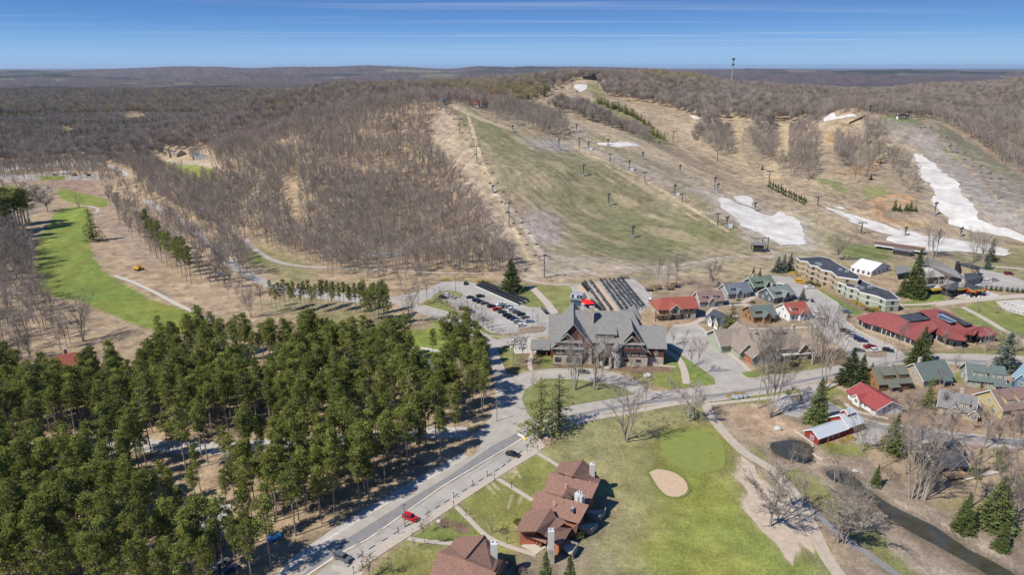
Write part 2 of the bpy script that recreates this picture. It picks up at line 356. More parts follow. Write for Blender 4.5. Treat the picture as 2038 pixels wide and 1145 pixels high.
SN = [[(1429,393),(1445,398),(1460,404),(1488,414),(1515,424),(1541,432),(1547,420),(1565,424),(1580,434),(1590,442),(1597,455),(1602,467),(1600,480),(1590,490),(1562,489),(1540,480),(1513,467),(1495,460),(1478,450),(1450,430),(1443,418),(1436,406)],
      [(1460,393),(1478,389),(1494,392),(1502,398),(1497,406),(1494,412),(1478,407),(1466,402)],
      [(1818,306),(1837,309),(1858,323),(1872,341),(1897,358),(1911,376),(1928,400),(1946,418),(1949,439),(1984,448),(2040,470),(2110,495),(2110,510),(2040,483),(1995,470),(1932,462),(1893,446),(1886,435),(1862,421),(1855,400),(1862,379),(1841,358),(1827,344),(1825,323)],
      [(1635,411),(1687,425),(1722,437),(1775,452),(1827,467),(1897,478),(1967,485),(2005,497),(2018,506),(2002,511),(1960,508),(1900,500),(1840,502),(1800,492),(1760,480),(1775,470),(1730,455),(1690,440)],
      [(1185,285),(1221,284),(1245,283),(1266,287),(1273,292),(1232,294),(1212,291),(1190,289)], [(1141,170),(1153,167),(1166,168),(1170,176),(1156,183),(1146,178)], [(1270,186),(1284,187),(1298,192),(1298,198),(1275,194)],
      [(1628,239),(1665,233),(1700,228),(1703,232),(1668,237),(1640,243)], [(1658,410),(1675,413),(1686,418),(1670,417)], [(1372,230),(1384,230),(1395,237),(1380,238)]]
for s_ in SN[:4]: gl(s_, (.36, .325, .28), 5, 7, .8)
# --- left hill: the two open rides and the path at its foot
gr([(590,350),(575,370),(572,400),(590,440),(600,470)], 13, (.40,.29,.17), 2, 2)
gr([(520,370),(500,400),(480,440)], 9, (.36,.29,.21), 2, 2)
gl([(470,485),(520,488),(600,520),(640,545),(620,560),(560,560),(500,520)], (.245,.215,.105), 3, 4)
gl([(470,487),(500,490),(530,520),(510,530)], (.17,.20,.06), 3, 3)
gl([(720,500),(790,500),(800,512),(715,510)], (.42,.40,.36), 2, 2)
gl([(180,465),(250,475),(320,540),(420,560),(520,590),(560,640),(410,640),(330,590),(228,545),(190,510)], (.36,.262,.170), 4, 3)
gl([(95,345),(180,350),(215,400),(160,395),(90,365)], (.29,.20,.145), 4, 3)
gl([(0,345),(60,348),(160,345),(200,350),(230,360),(150,358),(0,362)], (.33,.30,.26), 3, 2)
gl([(0,330),(100,322),(200,318),(200,324),(100,330),(0,340)], (.33,.30,.26), 2, 2)
gl([(180,410),(260,450),(320,520),(300,540),(250,490),(200,460),(175,430)], (.30,.225,.165), 4, 3)
# --- golf holes
gl(smooth([(100,437),(125,415),(165,412),(180,425),(178,470),(185,510),(215,545),(280,585),(350,612),(410,632),(400,655),(330,665),(250,640),(170,605),(105,590),(70,560),(68,520),(80,475)], 4, True), BRIGHT, 1.5, .8)
gl(smooth([(105,440),(125,418),(165,416),(172,432),(150,442),(115,455)], 4, True), (.20,.255,.05), 1, .5)
gl(smooth([(118,375),(160,384),(212,398),(208,412),(165,408),(120,394)], 4, True), BRIGHT, 2, 1)
gl([(0,372),(30,368),(28,378),(0,382)], BRIGHT, 2, 1)
gl([(75,350),(130,350),(128,358),(80,360)], BRIGHT, 2, 1)
gl([(0,380),(50,372),(80,365),(110,375),(100,400),(60,430),(0,440)], (.27,.215,.16), 4, 3)
gl([(300,318),(340,322),(390,328),(432,340),(430,360),(400,365),(370,352),(330,345)], (.18,.215,.055), 3, 2)
gl([(310,312),(345,318),(430,325),(432,332),(345,326)], (.36,.30,.21), 2, 2)
gl([(126,256),(144,258),(146,272),(130,272)], BRIGHT, 3, 2); gl([(250,230),(285,228),(290,240),(255,243)], (.30,.27,.12), 5, 3)
gl([(500,600),(700,565),(780,600),(760,640),(560,625)], (.27,.225,.12), 3, 3)
gl([(600,615),(1000,640),(1010,740),(760,760),(600,700)], (.235,.20,.10), 3, 3)
# --- lawns and beds round the hotel
gl([(830,635),(880,640),(925,665),(930,705),(900,720),(850,710),(790,690)], BRIGHT, 1.5, 1)
gl([(820,625),(850,628),(860,650),(830,660),(800,645)], (.30,.235,.15), 2, 2)
gl([(844,598),(870,590),(900,612),(950,645),(985,668),(1002,672),(965,674),(935,645),(890,624),(843,612)], LAWN, 1, .8)
gl([(870,555),(930,548),(1000,560),(1040,560),(1080,565),(1140,560),(1250,545),(1300,540),(1300,580),(1000,590)], (.27,.215,.125), 2, 2)
gl([(1035,575),(1052,572),(1090,615),(1050,615),(1032,600)], LAWN, 1.5, 1)
gl([(1060,568),(1135,570),(1190,640),(1110,625)], (.205,.205,.075), 2, 1.5)
gl([(988,690),(1075,668),(1100,700),(1098,735),(1012,745)], (.20,.20,.07), 1.5, 1)
gl([(1025,700),(1060,680),(1085,690),(1090,740),(1060,742),(1030,730)], MULCH, 2, 1.5, .75)
gl([(1075,700),(1320,705),(1405,765),(1340,775),(1290,768),(1240,740),(1150,732),(1075,738)], (.185,.205,.06), 1.5, 1)
gl([(1098,720),(1320,722),(1345,740),(1290,752),(1240,742),(1150,728),(1100,735)], MULCH, 1.5, 1.5)
gl([(1260,745),(1340,742),(1400,755),(1380,775),(1320,775)], (.175,.205,.055), 1.5, 1)
gl([(1322,690),(1345,700),(1420,750),(1440,762),(1400,770),(1350,735)], (.155,.195,.05), 1, 1)
gl([(1035,795),(1085,758),(1200,762),(1262,785),(1130,812),(1060,835)], (.165,.205,.055), 1.5, 1)
gl([(1110,760),(1220,770),(1245,785),(1150,800),(1110,785)], MULCH, 2, 2, .6)
gl([(925,850),(985,830),(1008,830),(1005,850),(960,862)], (.26,.225,.115), 1.5, 1)
# --- the big lawn and the green in the foreground
gl([(1080,895),(1160,840),(1300,810),(1400,800),(1440,850),(1500,910),(1560,1000),(1620,1090),(1690,1160),(1690,1500),(700,1500),(720,1145),(905,1010)], LAWN2, 1.5, 1)
gl([(1085,905),(1180,850),(1300,815),(1330,850),(1300,900),(1290,940),(1300,1000),(1290,1060),(1240,1145),(1200,1145),(1220,1000),(1190,930),(1110,920)], (.265,.245,.115), 5, 6, .8)
gl([(1240,880),(1310,860),(1310,930),(1285,1000),(1320,1060),(1300,1145),(1270,1145),(1280,1040),(1240,960)], (.215,.218,.08), 6, 6, .8)
gl([(1300,960),(1420,940),(1470,960),(1500,1020),(1560,1090),(1640,1145),(1650,1400),(1150,1400),(1260,1120),(1310,1040)], (.200,.232,.054), 4, 6)
gl(smooth([(1310,1090),(1390,1060),(1450,1050),(1540,1100),(1600,1145),(1600,1300),(1290,1300),(1290,1145)], 4, True), (.210,.245,.062), 1.5, 2)
gl([(1300,880),(1330,850),(1420,850),(1452,880),(1460,930),(1420,952),(1340,945),(1300,900)], (.175,.192,.05), 2, 2)
gl(smooth([(1306,935),(1320,925),(1400,950),(1400,985),(1370,1000),(1320,1000)], 4, True), (.165,.190,.045), 2, 2)
gl([(1470,905),(1500,930),(1512,955),(1560,985),(1600,1015),(1612,1060),(1622,1105),(1590,1082),(1578,1120),(1560,1112),(1545,1080),(1505,1045),(1478,1010),(1492,985),(1468,955)], (.43,.345,.255), 2, 1.2)
gl([(1040,1105),(1100,1110),(1180,1100),(1300,1145),(1100,1300),(1000,1200)], (.27,.235,.13), 3, 4, .7)
gl([(915,1000),(985,952),(1062,998),(1060,1010),(1010,1060),(965,1045)], (.185,.205,.062), 1, .8); gl([(995,948),(1072,908),(1112,935),(1075,985),(1058,990)], (.185,.205,.062), 1, .8)
gl([(735,1145),(810,1082),(830,1078),(860,1090),(905,1090),(960,1052),(1010,1062),(1050,1095),(900,1200),(720,1200)], (.215,.22,.075), 1.5, 2)
gl([(812,1075),(900,1012),(965,1050),(955,1068),(905,1080),(850,1080)], (.165,.20,.055), 1, 1)
gl(smooth([(898,1040),(920,1038),(938,1052),(930,1062),(905,1058)], 3, True), MULCH, .8, .5); gl(smooth([(868,1038),(885,1030),(900,1036),(892,1050),(874,1048)], 3, True), MULCH, .8, .5)
for a in ([(1010,935),(1025,942),(1018,950),(1002,952)], [(1022,930),(1035,952)], [(965,962),(985,985)], [(975,958),(996,978)], [(1010,1015),(1020,985)], [(1030,1005),(1040,985)]):
    gr(a, 0.8, (.40,.33,.22), .2, .2, .8)
gl([(1035,1040),(1062,1005),(1085,1050),(1060,1110),(1030,1115)], MULCH, 1, 1, .5); gl([(1180,1000),(1215,985),(1225,1040),(1180,1100),(1140,1090)], (.25,.20,.14), 2, 2, .6)
gl([(1030,1100),(1130,1090),(1200,1110),(1080,1180),(990,1140)], (.27,.21,.15), 2, 3, .8)
# --- right of the cart track
gl([(1410,795),(1445,790),(1480,783),(1560,772),(1590,790),(1600,830),(1660,870),(1700,900),(1800,960),(1900,1010),(2040,1070),(2300,1200),(2300,1500),(1700,1500),(1690,1150),(1630,1060),(1560,985),(1500,920),(1440,850)], (.265,.205,.15), 2, 2)
gl([(1405,790),(1560,765),(1590,785),(1560,800),(1480,805),(1420,805)], (.20,.205,.07), 1, 1)
gl([(1430,808),(1530,800),(1560,830),(1590,850),(1560,868),(1520,882),(1490,880),(1450,840)], (.38,.27,.175), 2, 2)
gl([(1484,878),(1512,895),(1540,930),(1600,940),(1660,985),(1720,1040),(1790,1100),(1850,1150),(1780,1150),(1700,1075),(1610,995),(1550,945),(1510,920)], (.205,.205,.075), 1.5, 1.5)
gl([(1630,948),(1700,1000),(1770,1060),(1900,1140),(1960,1160),(1850,1160),(1760,1085),(1690,1020)], (.33,.265,.20), 2.5, 1.5)
gl([(1640,930),(1700,930),(1760,985),(1860,1030),(1960,1080),(2030,1140),(2010,1150),(1900,1085),(1780,1010),(1700,955)], (.40,.33,.25), 2.5, 1.5)
gl([(1520,870),(1600,860),(1640,900),(1640,935),(1560,930),(1520,905)], (.33,.25,.18), 2, 1.5)
gl([(1630,880),(1720,885),(1740,900),(1700,910),(1640,905)], (.19,.20,.065), 1.5, 1.5); gl([(1840,1000),(1900,985),(1960,1010),(1900,1020)], (.20,.19,.075), 2, 2, .7)
gl([(1590,775),(1640,762),(1700,790),(1760,850),(1640,820),(1605,800)], (.195,.205,.065), 1.5, 1)
gl([(1640,830),(1670,840),(1720,860),(1700,875),(1650,860)], (.20,.21,.075), 1.5, 1)
gl([(1660,790),(1800,740),(2040,760),(2040,860),(1800,850),(1700,840)], (.27,.185,.125), 2, 2, .9)
gl([(1880,742),(1960,742),(1940,760),(1880,760)], (.19,.20,.06), 1.5, 1)
MUD = (.150, .112, .075)
gl([(1526,884),(1546,874),(1578,871),(1604,874),(1624,892),(1624,918),(1606,929),(1575,924),(1546,913),(1530,902)], MUD, 1.0, 1.4, .85)
gl([(1636,942),(1658,932),(1694,938),(1718,956),(1740,974),(1766,993),(1798,1011),(1836,1028),(1870,1045),(1908,1070),(1940,1091),(1985,1112),(2022,1136),(2070,1164),(2210,1254),(2110,1290),(1980,1170),(1932,1136),(1890,1112),(1842,1086),(1802,1065),(1776,1048),(1749,1027),(1727,1006),(1708,988),(1690,978),(1666,968),(1648,958)], MUD, 1.2, 1.6, .85)
# --- village
gl([(1300,620),(1300,560),(1440,545),(1540,545),(1620,575),(1680,635),(1700,660),(1640,700),(1500,740),(1410,670),(1380,640)], (.285,.215,.145), 2, 2)
gl([(1340,545),(1480,512),(1560,520),(1560,545),(1440,560)], (.31,.25,.155), 3, 3)
gl([(1625,572),(1660,590),(1720,620),(1712,628),(1680,625),(1640,600)], (.15,.195,.05), 1, 1)
gl([(1660,590),(1740,600),(1790,615),(1760,630),(1700,615)], MULCH, 2, 1.5, .8)
gl([(1790,600),(1860,605),(1850,612),(1800,612)], (.155,.20,.05), 1, 1); gl([(1800,590),(1880,585),(1880,600),(1820,602)], (.155,.20,.05), 1, 1)
gl([(1895,612),(1990,595),(2040,590),(2200,590),(2200,700),(2000,670),(1960,640)], (.185,.205,.06), 2, 2)
gl([(1880,615),(1930,612),(2010,680),(2040,700),(2000,705),(1960,660)], (.20,.21,.07), 2, 2); gl([(1980,600),(2040,585),(2100,600),(2000,625)], (.27,.22,.13), 3, 3, .8)
gl([(1700,655),(1800,700),(1980,690),(2040,690),(2040,712),(1860,705),(1790,712)], (.26,.19,.125), 2, 2)
gl([(1850,700),(2000,695),(2040,700),(2040,710),(1850,708)], (.20,.20,.07), 2, 1.5, .8)
gl([(1470,745),(1500,735),(1640,700),(1680,700),(1690,720),(1600,740),(1500,755)], (.20,.185,.075), 1.5, 1.5)
gl([(1472,742),(1500,738),(1510,750),(1480,755)], (.15,.20,.05), 1, 1)
gl([(1600,700),(1680,700),(1690,725),(1620,735)], MULCH, 2, 2, .7)
gl([(1900,500),(2040,500),(2200,520),(2200,600),(1900,560)], (.24,.22,.12), 3, 3, .8); gl([(1950,500),(2040,480),(2200,490),(2200,530),(1960,525)], (.235,.20,.10), 3, 3)
gl([(1960,548),(1990,540),(2010,550),(1985,556)], (.17,.20,.06), 1.5, 1)

def poly_world(pts): return [(p.x, p.y) for p in Gpoly(pts)]
def ribbon_world(pts, w):
    P = [Vector((p.x, p.y)) for p in Gpoly(smooth(pts, 4), False, 40)]; a = []; b = []
    for i in range(len(P)):
        d = (P[min(i + 1, len(P) - 1)] - P[max(i - 1, 0)]).normalized(); n = Vector((-d.y, d.x)) * w / 2
        a.append(tuple(P[i] + n)); b.append(tuple(P[i] - n))
    return a + b[::-1]
_azd = np.linspace(-43, 43, 820)
_az = np.radians(np.concatenate([np.linspace(-180, -44, 26)[1:], _azd, np.linspace(44, 180, 26)]))
_rr = np.concatenate([[2, 20, 60, 100], np.linspace(118, 460, 330), 460 * (1700 / 460) ** (np.arange(1, 300) / 299.0), 1700 * (60000 / 1700) ** (np.arange(1, 90) / 89.0)])
RR, AZ = np.meshgrid(_rr, _az, indexing='ij'); GX = RR * np.sin(AZ); GY = RR * np.cos(AZ); GZ = Hgt(GX, GY)
nr, na = GX.shape
col = np.zeros((nr, na, 3)); n1 = fbm(GX / 60, GY / 60, 3)[..., None]; n2 = fbm(GX / 9, GY / 9, 4)[..., None]
_c = np.array(LITTER) * (0.86 + 0.28 * n1)
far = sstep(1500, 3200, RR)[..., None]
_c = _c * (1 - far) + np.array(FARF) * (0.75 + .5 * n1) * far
# far woods in bands: dark firs, bare purple-grey hardwoods, pale fields
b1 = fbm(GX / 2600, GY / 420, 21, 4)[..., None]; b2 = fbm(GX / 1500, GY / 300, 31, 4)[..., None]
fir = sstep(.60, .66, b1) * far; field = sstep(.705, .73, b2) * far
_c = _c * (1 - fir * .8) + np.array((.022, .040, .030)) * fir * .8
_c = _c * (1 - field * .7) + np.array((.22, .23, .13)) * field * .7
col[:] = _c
rng = np.random.default_rng(5)
JX, JY = rng.normal(size=GX.shape), rng.normal(size=GX.shape)
W1 = (fbm(GX / 14, GY / 14, 41, 3) - .5) * 2; W2 = (fbm(GX / 14, GY / 14, 43, 3) - .5) * 2
W3 = (vnoise(GX / 3, GY / 3, 45) - .5) * 2
LAYW = []
for ly in GROUND_LAYERS:
    if ly[0] == 'p': _, pts, c, wob, blur, amt = ly; pw = poly_world(pts)
    else: _, pts, w, c, wob, blur, amt = ly; pw = ribbon_world(pts, w)
    P = np.array(pw); mg = wob * 2 + blur * 3 + 2
    sel = (GX > P[:, 0].min() - mg) & (GX < P[:, 0].max() + mg) & (GY > P[:, 1].min() - mg) & (GY < P[:, 1].max() + mg)
    if not sel.any(): continue
    x = GX[sel]; y = GY[sel]; acc = np.zeros(x.shape)
    for k in range(5):
        q = k / 4.0
        jx = math.cos(k * 2.4) * q * blur * 1.6 + JX[sel] * blur * .35; jy = math.sin(k * 2.4) * q * blur * 1.6 + JY[sel] * blur * .35
        acc += pip(x + W1[sel] * wob + W3[sel] * wob * .4 + jx, y + W2[sel] * wob - W3[sel] * wob * .4 + jy, pw)
    a = (acc / 5 * amt)[..., None]; cc = np.array(c) * .95 * (0.86 + 0.28 * n2[sel])
    col[sel] = col[sel] * (1 - a) + cc * a
# greenness mottling of slopes and lawns
g = fbm(GX / 5, GY / 5, 51, 4)[..., None]; g2 = fbm(GX / 26, GY / 26, 55, 3)[..., None]
green = np.clip((col[..., 1:2] - col[..., 0:1] * .82) * 14, 0, 1)
col = col * (1 + (g - .5) * .50); col[..., 0:1] *= 1 + green * (g2 - .42) * .6; col[..., 1:2] *= 1 + green * (g2 - .5) * .12
rough = 1 - green; sk = pip(GX.ravel(), GY.ravel(), poly_world([(1040,552),(850,280),(895,204),(1150,155),(1400,245),(1720,228),(2300,460),(2300,560),(1640,545)])).reshape(GX.shape)[..., None]
st = fbm((GX * .86 + GY * .51) / 2.6, (GX * -.51 + GY * .86) / 55, 121, 4)[..., None]; col *= 1 + sk * (st - .5) * .55; tn_ = sk * sstep(.56, .70, fbm((GX * .86 + GY * .51) / 9, (GX * -.51 + GY * .86) / 40, 131, 4))[..., None] * .55; col = col * (1 - tn_) + np.array((.36, .285, .185)) * tn_
pa = sstep(.50, .68, fbm(GX / 4.5, GY / 4.5, 101, 4))[..., None]; pb = sstep(.54, .68, fbm(GX / 3.2, GY / 3.2, 111, 4))[..., None]
col *= 1 - rough * .26 * pa + rough * .17 * pb
br = np.clip((col[..., 1:2] - col[..., 0:1] * 1.08) * 40, 0, 1) * (GY[..., None] < 700); u_ = (GX * .93 + GY * .36)[..., None]
col *= 1 + br * .07 * np.sign(np.sin(u_ / 2.3)) * (.4 + g2)
wr = sstep(.60, .72, fbm(GX / 2.2, GY / 2.2, 65, 3))[..., None]; col *= 1 + wr * (.16 - .30 * _hash(np.floor(GX / 9), np.floor(GY / 9), 3)[..., None])
col = np.clip(col, .004, .9)
me = bpy.data.meshes.new('ground'); V = np.stack([GX, GY, GZ], -1).reshape(-1, 3)
ii, jj = np.meshgrid(np.arange(nr - 1), np.arange(na - 1), indexing='ij'); a0 = (ii * na + jj).ravel()
F = np.stack([a0, a0 + na, a0 + na + 1, a0 + 1], -1)
jl = np.arange(nr - 1) * na
F = np.concatenate([F, np.stack([jl + na - 1, jl + 2 * na - 1, jl + na, jl], -1)]); F = F[:, ::-1]
me.vertices.add(len(V)); me.vertices.foreach_set('co', V.ravel()); me.loops.add(F.size); me.loops.foreach_set('vertex_index', F.ravel().astype(np.int32))
me.polygons.add(len(F)); me.polygons.foreach_set('loop_start', np.arange(0, F.size, 4, dtype=np.int32)); me.update(calc_edges=True)
me.polygons.foreach_set('use_smooth', np.ones(len(F), bool))
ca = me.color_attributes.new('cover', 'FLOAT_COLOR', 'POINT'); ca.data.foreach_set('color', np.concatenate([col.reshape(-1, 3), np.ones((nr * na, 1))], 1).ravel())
gm = bpy.data.materials.new('ground_cover'); gm.use_nodes = True; t = gm.node_tree; b = t.nodes['Principled BSDF']
b.inputs['Roughness'].default_value = .95; b.inputs['Specular IOR Level'].default_value = .12
at = t.nodes.new('ShaderNodeAttribute'); at.attribute_name = 'cover'; ge = t.nodes.new('ShaderNodeNewGeometry')
def tn(scale, det, rough=.65, vec=None):
    n = t.nodes.new('ShaderNodeTexNoise'); n.inputs['Scale'].default_value = scale; n.inputs['Detail'].default_value = det; n.inputs['Roughness'].default_value = rough
    t.links.new(vec or ge.outputs['Position'], n.inputs['Vector']); return n
def mrn(src, a, b_, c, d):
    n = t.nodes.new('ShaderNodeMapRange'); [setattr(n.inputs[i + 1], 'default_value', v) for i, v in enumerate((a, b_, c, d))]; t.links.new(src, n.inputs[0]); return n.outputs[0]
def mul(a, b_):
    n = t.nodes.new('ShaderNodeMath'); n.operation = 'MULTIPLY'; t.links.new(a, n.inputs[0]); t.links.new(b_, n.inputs[1]); return n.outputs[0]
fine = tn(1.1, 6, .8); mid = tn(.22, 6, .75); big = tn(.004, 8, .75)
v = mul(mrn(fine.outputs[0], .28, .72, .55, 1.45), mul(mrn(mid.outputs[0], .3, .7, .76, 1.24), mrn(big.outputs[0], .3, .7, .85, 1.15)))
h = t.nodes.new('ShaderNodeHueSaturation'); t.links.new(at.outputs['Color'], h.inputs['Color']); t.links.new(v, h.inputs['Value']); t.links.new(h.outputs[0], b.inputs['Base Color'])
bn = t.nodes.new('ShaderNodeBump'); bn.inputs['Distance'].default_value = .35; t.links.new(fine.outputs[0], bn.inputs['Height'])
bn2 = t.nodes.new('ShaderNodeBump'); bn2.inputs['Distance'].default_value = 22.0; fb = tn(.018, 8, .8); t.links.new(fb.outputs[0], bn2.inputs['Height'])
sx = t.nodes.new('ShaderNodeSeparateXYZ'); t.links.new(ge.outputs['Position'], sx.inputs[0]); t.links.new(mrn(sx.outputs['Y'], 2200, 3500, 0, 1), bn2.inputs['Strength'])
t.links.new(bn.outputs[0], bn2.inputs['Normal']); t.links.new(bn2.outputs[0], b.inputs['Normal'])
me.materials.append(gm); tag(link('ground', me), kind='structure')
del JX, JY, W1, W2, W3
# ================================================================ roads, lots, paths, snow, water: sheets laid on the ground
M_ASPH = mat('asphalt', (.315, .280, .240), .9, .14, .22, .01, col2=(.39, .35, .30), coord='Object')
M_ASPHD = mat('worn_asphalt', (.195, .187, .178), .9, .10, .35, .01, coord='Object')
M_LOT = mat('lot_asphalt', (.30, .275, .24), .9, .13, .10, .01, col2=(.38, .35, .31))
M_CONC = mat('concrete', (.40, .34, .275), .9, .07, .6, .01)
M_CONC2 = mat('pale_concrete', (.43, .39, .33), .9, .07, .6, .01)
M_PAINT = mat('white_paint', (.78, .77, .74), .7, .1, 2)
M_YEL = mat('yellow_paint', (.70, .50, .08), .7, .1, 2)
M_GRAV = mat('pale_gravel', (.38, .35, .31), .95, .25, .6, .05)
M_TRACK = mat('gravel_track', (.38, .315, .245), .95, .14, .5, .04, col2=(.43, .36, .285))
M_SNOW = mat('old_snow', (.48, .44, .385), .8, .24, .09, .35, col2=(.63, .60, .55), detail=8)
M_SAND = mat('bunker_sand', (.44, .315, .20), .95, .14, 1.1, .04, col2=(.51, .375, .25))
M_TURF = mat('putting_turf', (.175, .20, .045), .95, .09, .35, .01, col2=(.20, .22, .055))
M_WAT = mat('dark_water', (.050, .046, .030), .16, .35, .25, .02, spec=.5)
_b = M_WAT.node_tree.nodes['Principled BSDF']
def sheet(name, pts, m, z=.03, sm=False, drape=False, kind='structure', world=None, wob=0, cell=4.0, closed=True):
    """one flat sheet; on the slopes it follows the land"""
    P = world or (poly_world(smooth(pts, 4, True) if sm else pts))
    if not drape:
        mb = MB(); co = [Vector((x, y, 0)) for x, y in P]
        for tri in geometry.tessellate_polygon([co]):
            a, b_, c = [P[i] for i in tri]
            if (b_[0] - a[0]) * (c[1] - a[1]) - (b_[1] - a[1]) * (c[0] - a[0]) < 0: tri = tri[::-1]
            mb.face([(P[i][0], P[i][1], z) for i in tri])
        o = mb.build(name, m)
    else:
        A = np.array(P)
        if wob:
            D = []
            for i in range(len(P)):
                a = Vector(P[i]); c = Vector(P[(i + 1) % len(P)]); k = max(1, int((c - a).length / 3))
                for j in range(k):
                    q = a.lerp(c, j / k); D.append((q.x + (float(fbm(np.array(q.x / 9), np.array(q.y / 9), 71)) - .5) * wob * 3, q.y + (float(fbm(np.array(q.x / 9), np.array(q.y / 9), 73)) - .5) * wob * 3))
            P = D; A = np.array(P)
        gx, gy = np.meshgrid(np.arange(A[:, 0].min(), A[:, 0].max(), cell), np.arange(A[:, 1].min(), A[:, 1].max(), cell))
        k = pip(gx, gy, P); pts2 = [Vector(p) for p in P] + [Vector((x, y)) for x, y in zip(gx[k], gy[k])]
        n = len(P); v, e, f, *_ = geometry.delaunay_2d_cdt(pts2, [(i, (i + 1) % n) for i in range(n)], [tuple(range(n))], 1, 1e-4)
        vx = np.array([q.x for q in v]); vy = np.array([q.y for q in v]); vz = Hgt(vx, vy) + z
        me = bpy.data.meshes.new(name); me.from_pydata(list(zip(vx, vy, vz)), [], [tuple(q) for q in f]); me.materials.append(m); me.update()
        if len(me.polygons) and me.polygons[0].normal.z < 0: me.flip_normals()
        me.polygons.foreach_set('use_smooth', [True] * len(me.polygons)); o = link(name, me)
    return tag(o, kind=kind)
def strip(name, pts, w, m, z=.03, thick=0, drape=False, sm=True, parent=None, tagit=True, world=None):
    """a ribbon of even width along a line"""
    P = [Vector(q) for q in (world or [(p.x, p.y) for p in Gpoly(smooth(pts, 4) if sm else pts, False, 60)])]
    mb = MB(); E = []
    for i in range(len(P)):
        d = (P[min(i + 1, len(P) - 1)] - P[max(i - 1, 0)]).normalized(); n = Vector((-d.y, d.x)) * w / 2
        a, b_ = P[i] + n, P[i] - n; za = H1(a.x, a.y) if drape else 0; zb = H1(b_.x, b_.y) if drape else 0
        E.append(((a.x, a.y, za + z), (b_.x, b_.y, zb + z)))
    for i in range(len(E) - 1):
        (a, b_), (c, d) = E[i], E[i + 1]; mb.face([b_, d, c, a])
        if thick:
            lo = lambda p: (p[0], p[1], p[2] - thick)
            mb.face([a, c, lo(c), lo(a)]); mb.face([d, b_, lo(b_), lo(d)])
    o = mb.build(name, m, parent); return tag(o, kind='structure') if tagit else o

# main road with its parking strip, sidewalk and kerbs
sheet('road', [(585,1145),(612,1110),(700,1048),(802,984),(900,930),(945,905),(960,880),(935,868),(955,855),(975,835),(985,810),(986,770),(978,730),(958,690),(935,668),(905,650),(872,636),(833,622),(780,604),(700,602),(620,594),(560,585),(500,560),(455,535),(420,500),(385,465),(340,430),
    (352,425),(400,462),(440,500),(478,528),(540,562),(600,577),(700,586),(782,592),(840,608),(889,620),(937,641),(962,664),(990,676),(1068,661),(1072,672),(1000,690),(988,698),(1000,728),(1010,746),(1022,749),(1050,741),(1091,736),(1154,733),(1215,741),(1259,756),(1290,778),(1330,779),(1422,766),(1480,755),(1560,746),(1610,738),(1700,724),(1790,706),(1860,704),(1950,705),(2060,710),(2300,722),
    (2300,750),(2060,731),(1960,728),(1860,724),(1790,726),(1690,744),(1640,757),(1610,764),(1540,781),(1430,797),(1330,804),(1294,806),(1240,818),(1175,829),(1120,848),(1077,866),(1046,871),(880,970),(804,1024),(735,1073),(668,1110),(612,1147),(500,1230),(430,1290),(360,1300)], M_ASPH, .012)
sheet('road_island', [(1038,795),(1045,776),(1084,754),(1154,757),(1224,767),(1265,785),(1224,793),(1136,808),(1085,823),(1062,836),(1050,825)], mat('island_grass', (.150, .185, .05), .95, .3, .25, .05, col2=(.23, .215, .09)), .13, sm=False)
sheet('worn_lane', [(600,1147),(672,1085),(804,1002),(900,944),(980,888),(1030,862),(1040,870),(1000,897),(880,967),(804,1020),(735,1069),(668,1104),(604,1148)], M_ASPHD, .024)
sheet('worn_lane', [(1090,838),(1175,818),(1240,806),(1330,793),(1430,784),(1540,768),(1640,748),(1700,736),(1790,717),(1860,714),(1960,718),(2200,730),(2200,734),(1960,723),(1860,719),(1790,722),(1700,741),(1640,753),(1540,774),(1430,790),(1330,799),(1240,812),(1175,824),(1090,845)], M_ASPHD, .024)
sheet('worn_lane', [(1596,780),(1604,800),(1640,815),(1700,842),(1757,856),(1830,870),(2040,890),(2040,878),(1830,858),(1757,847),(1705,832),(1650,802),(1625,780),(1610,768)], M_ASPHD, .03)
sheet('parking_strip', [(668,1113),(735,1076),(804,1027),(880,973),(1046,873.5),(1066,866),(1072,871),(1060,885),(1000,934),(902,995),(804,1056),(731,1101),(690,1137),(560,1230),(480,1270)], M_LOT, .02)
strip('edge_line', [(500,1216),(612,1146),(668,1108),(735,1072.5),(804,1024),(880,969),(1000,897),(1045,871)], .18, M_PAINT, .036, sm=False)
strip('edge_line', [(612,1099),(700,1044),(802,984.5),(880,938)], .15, M_PAINT, .036, sm=False)
strip('stop_line', [(1030,865),(1046,873)], .7, M_PAINT, .036, sm=False)
strip('yellow_marking', [(1041,875),(1049,872)], 1.2, M_YEL, .040, sm=False); strip('yellow_marking', [(1044,871),(1047,878)], .5, M_YEL, .048, sm=False)
sheet('sidewalk', [(690,1137),(731,1101),(804,1056),(902,995),(1000,934),(1060,885),(1070,868),(1085,891),(1071,903),(1000,946),(909,1006),(809,1073),(734,1122),(640,1190),(560,1240)], M_CONC, .14)
strip('kerb', [(560,1230),(690,1137),(731,1101),(804,1056),(902,995),(1000,934),(1060,885),(1070,868)], .22, M_CONC2, .17, .16, sm=False)
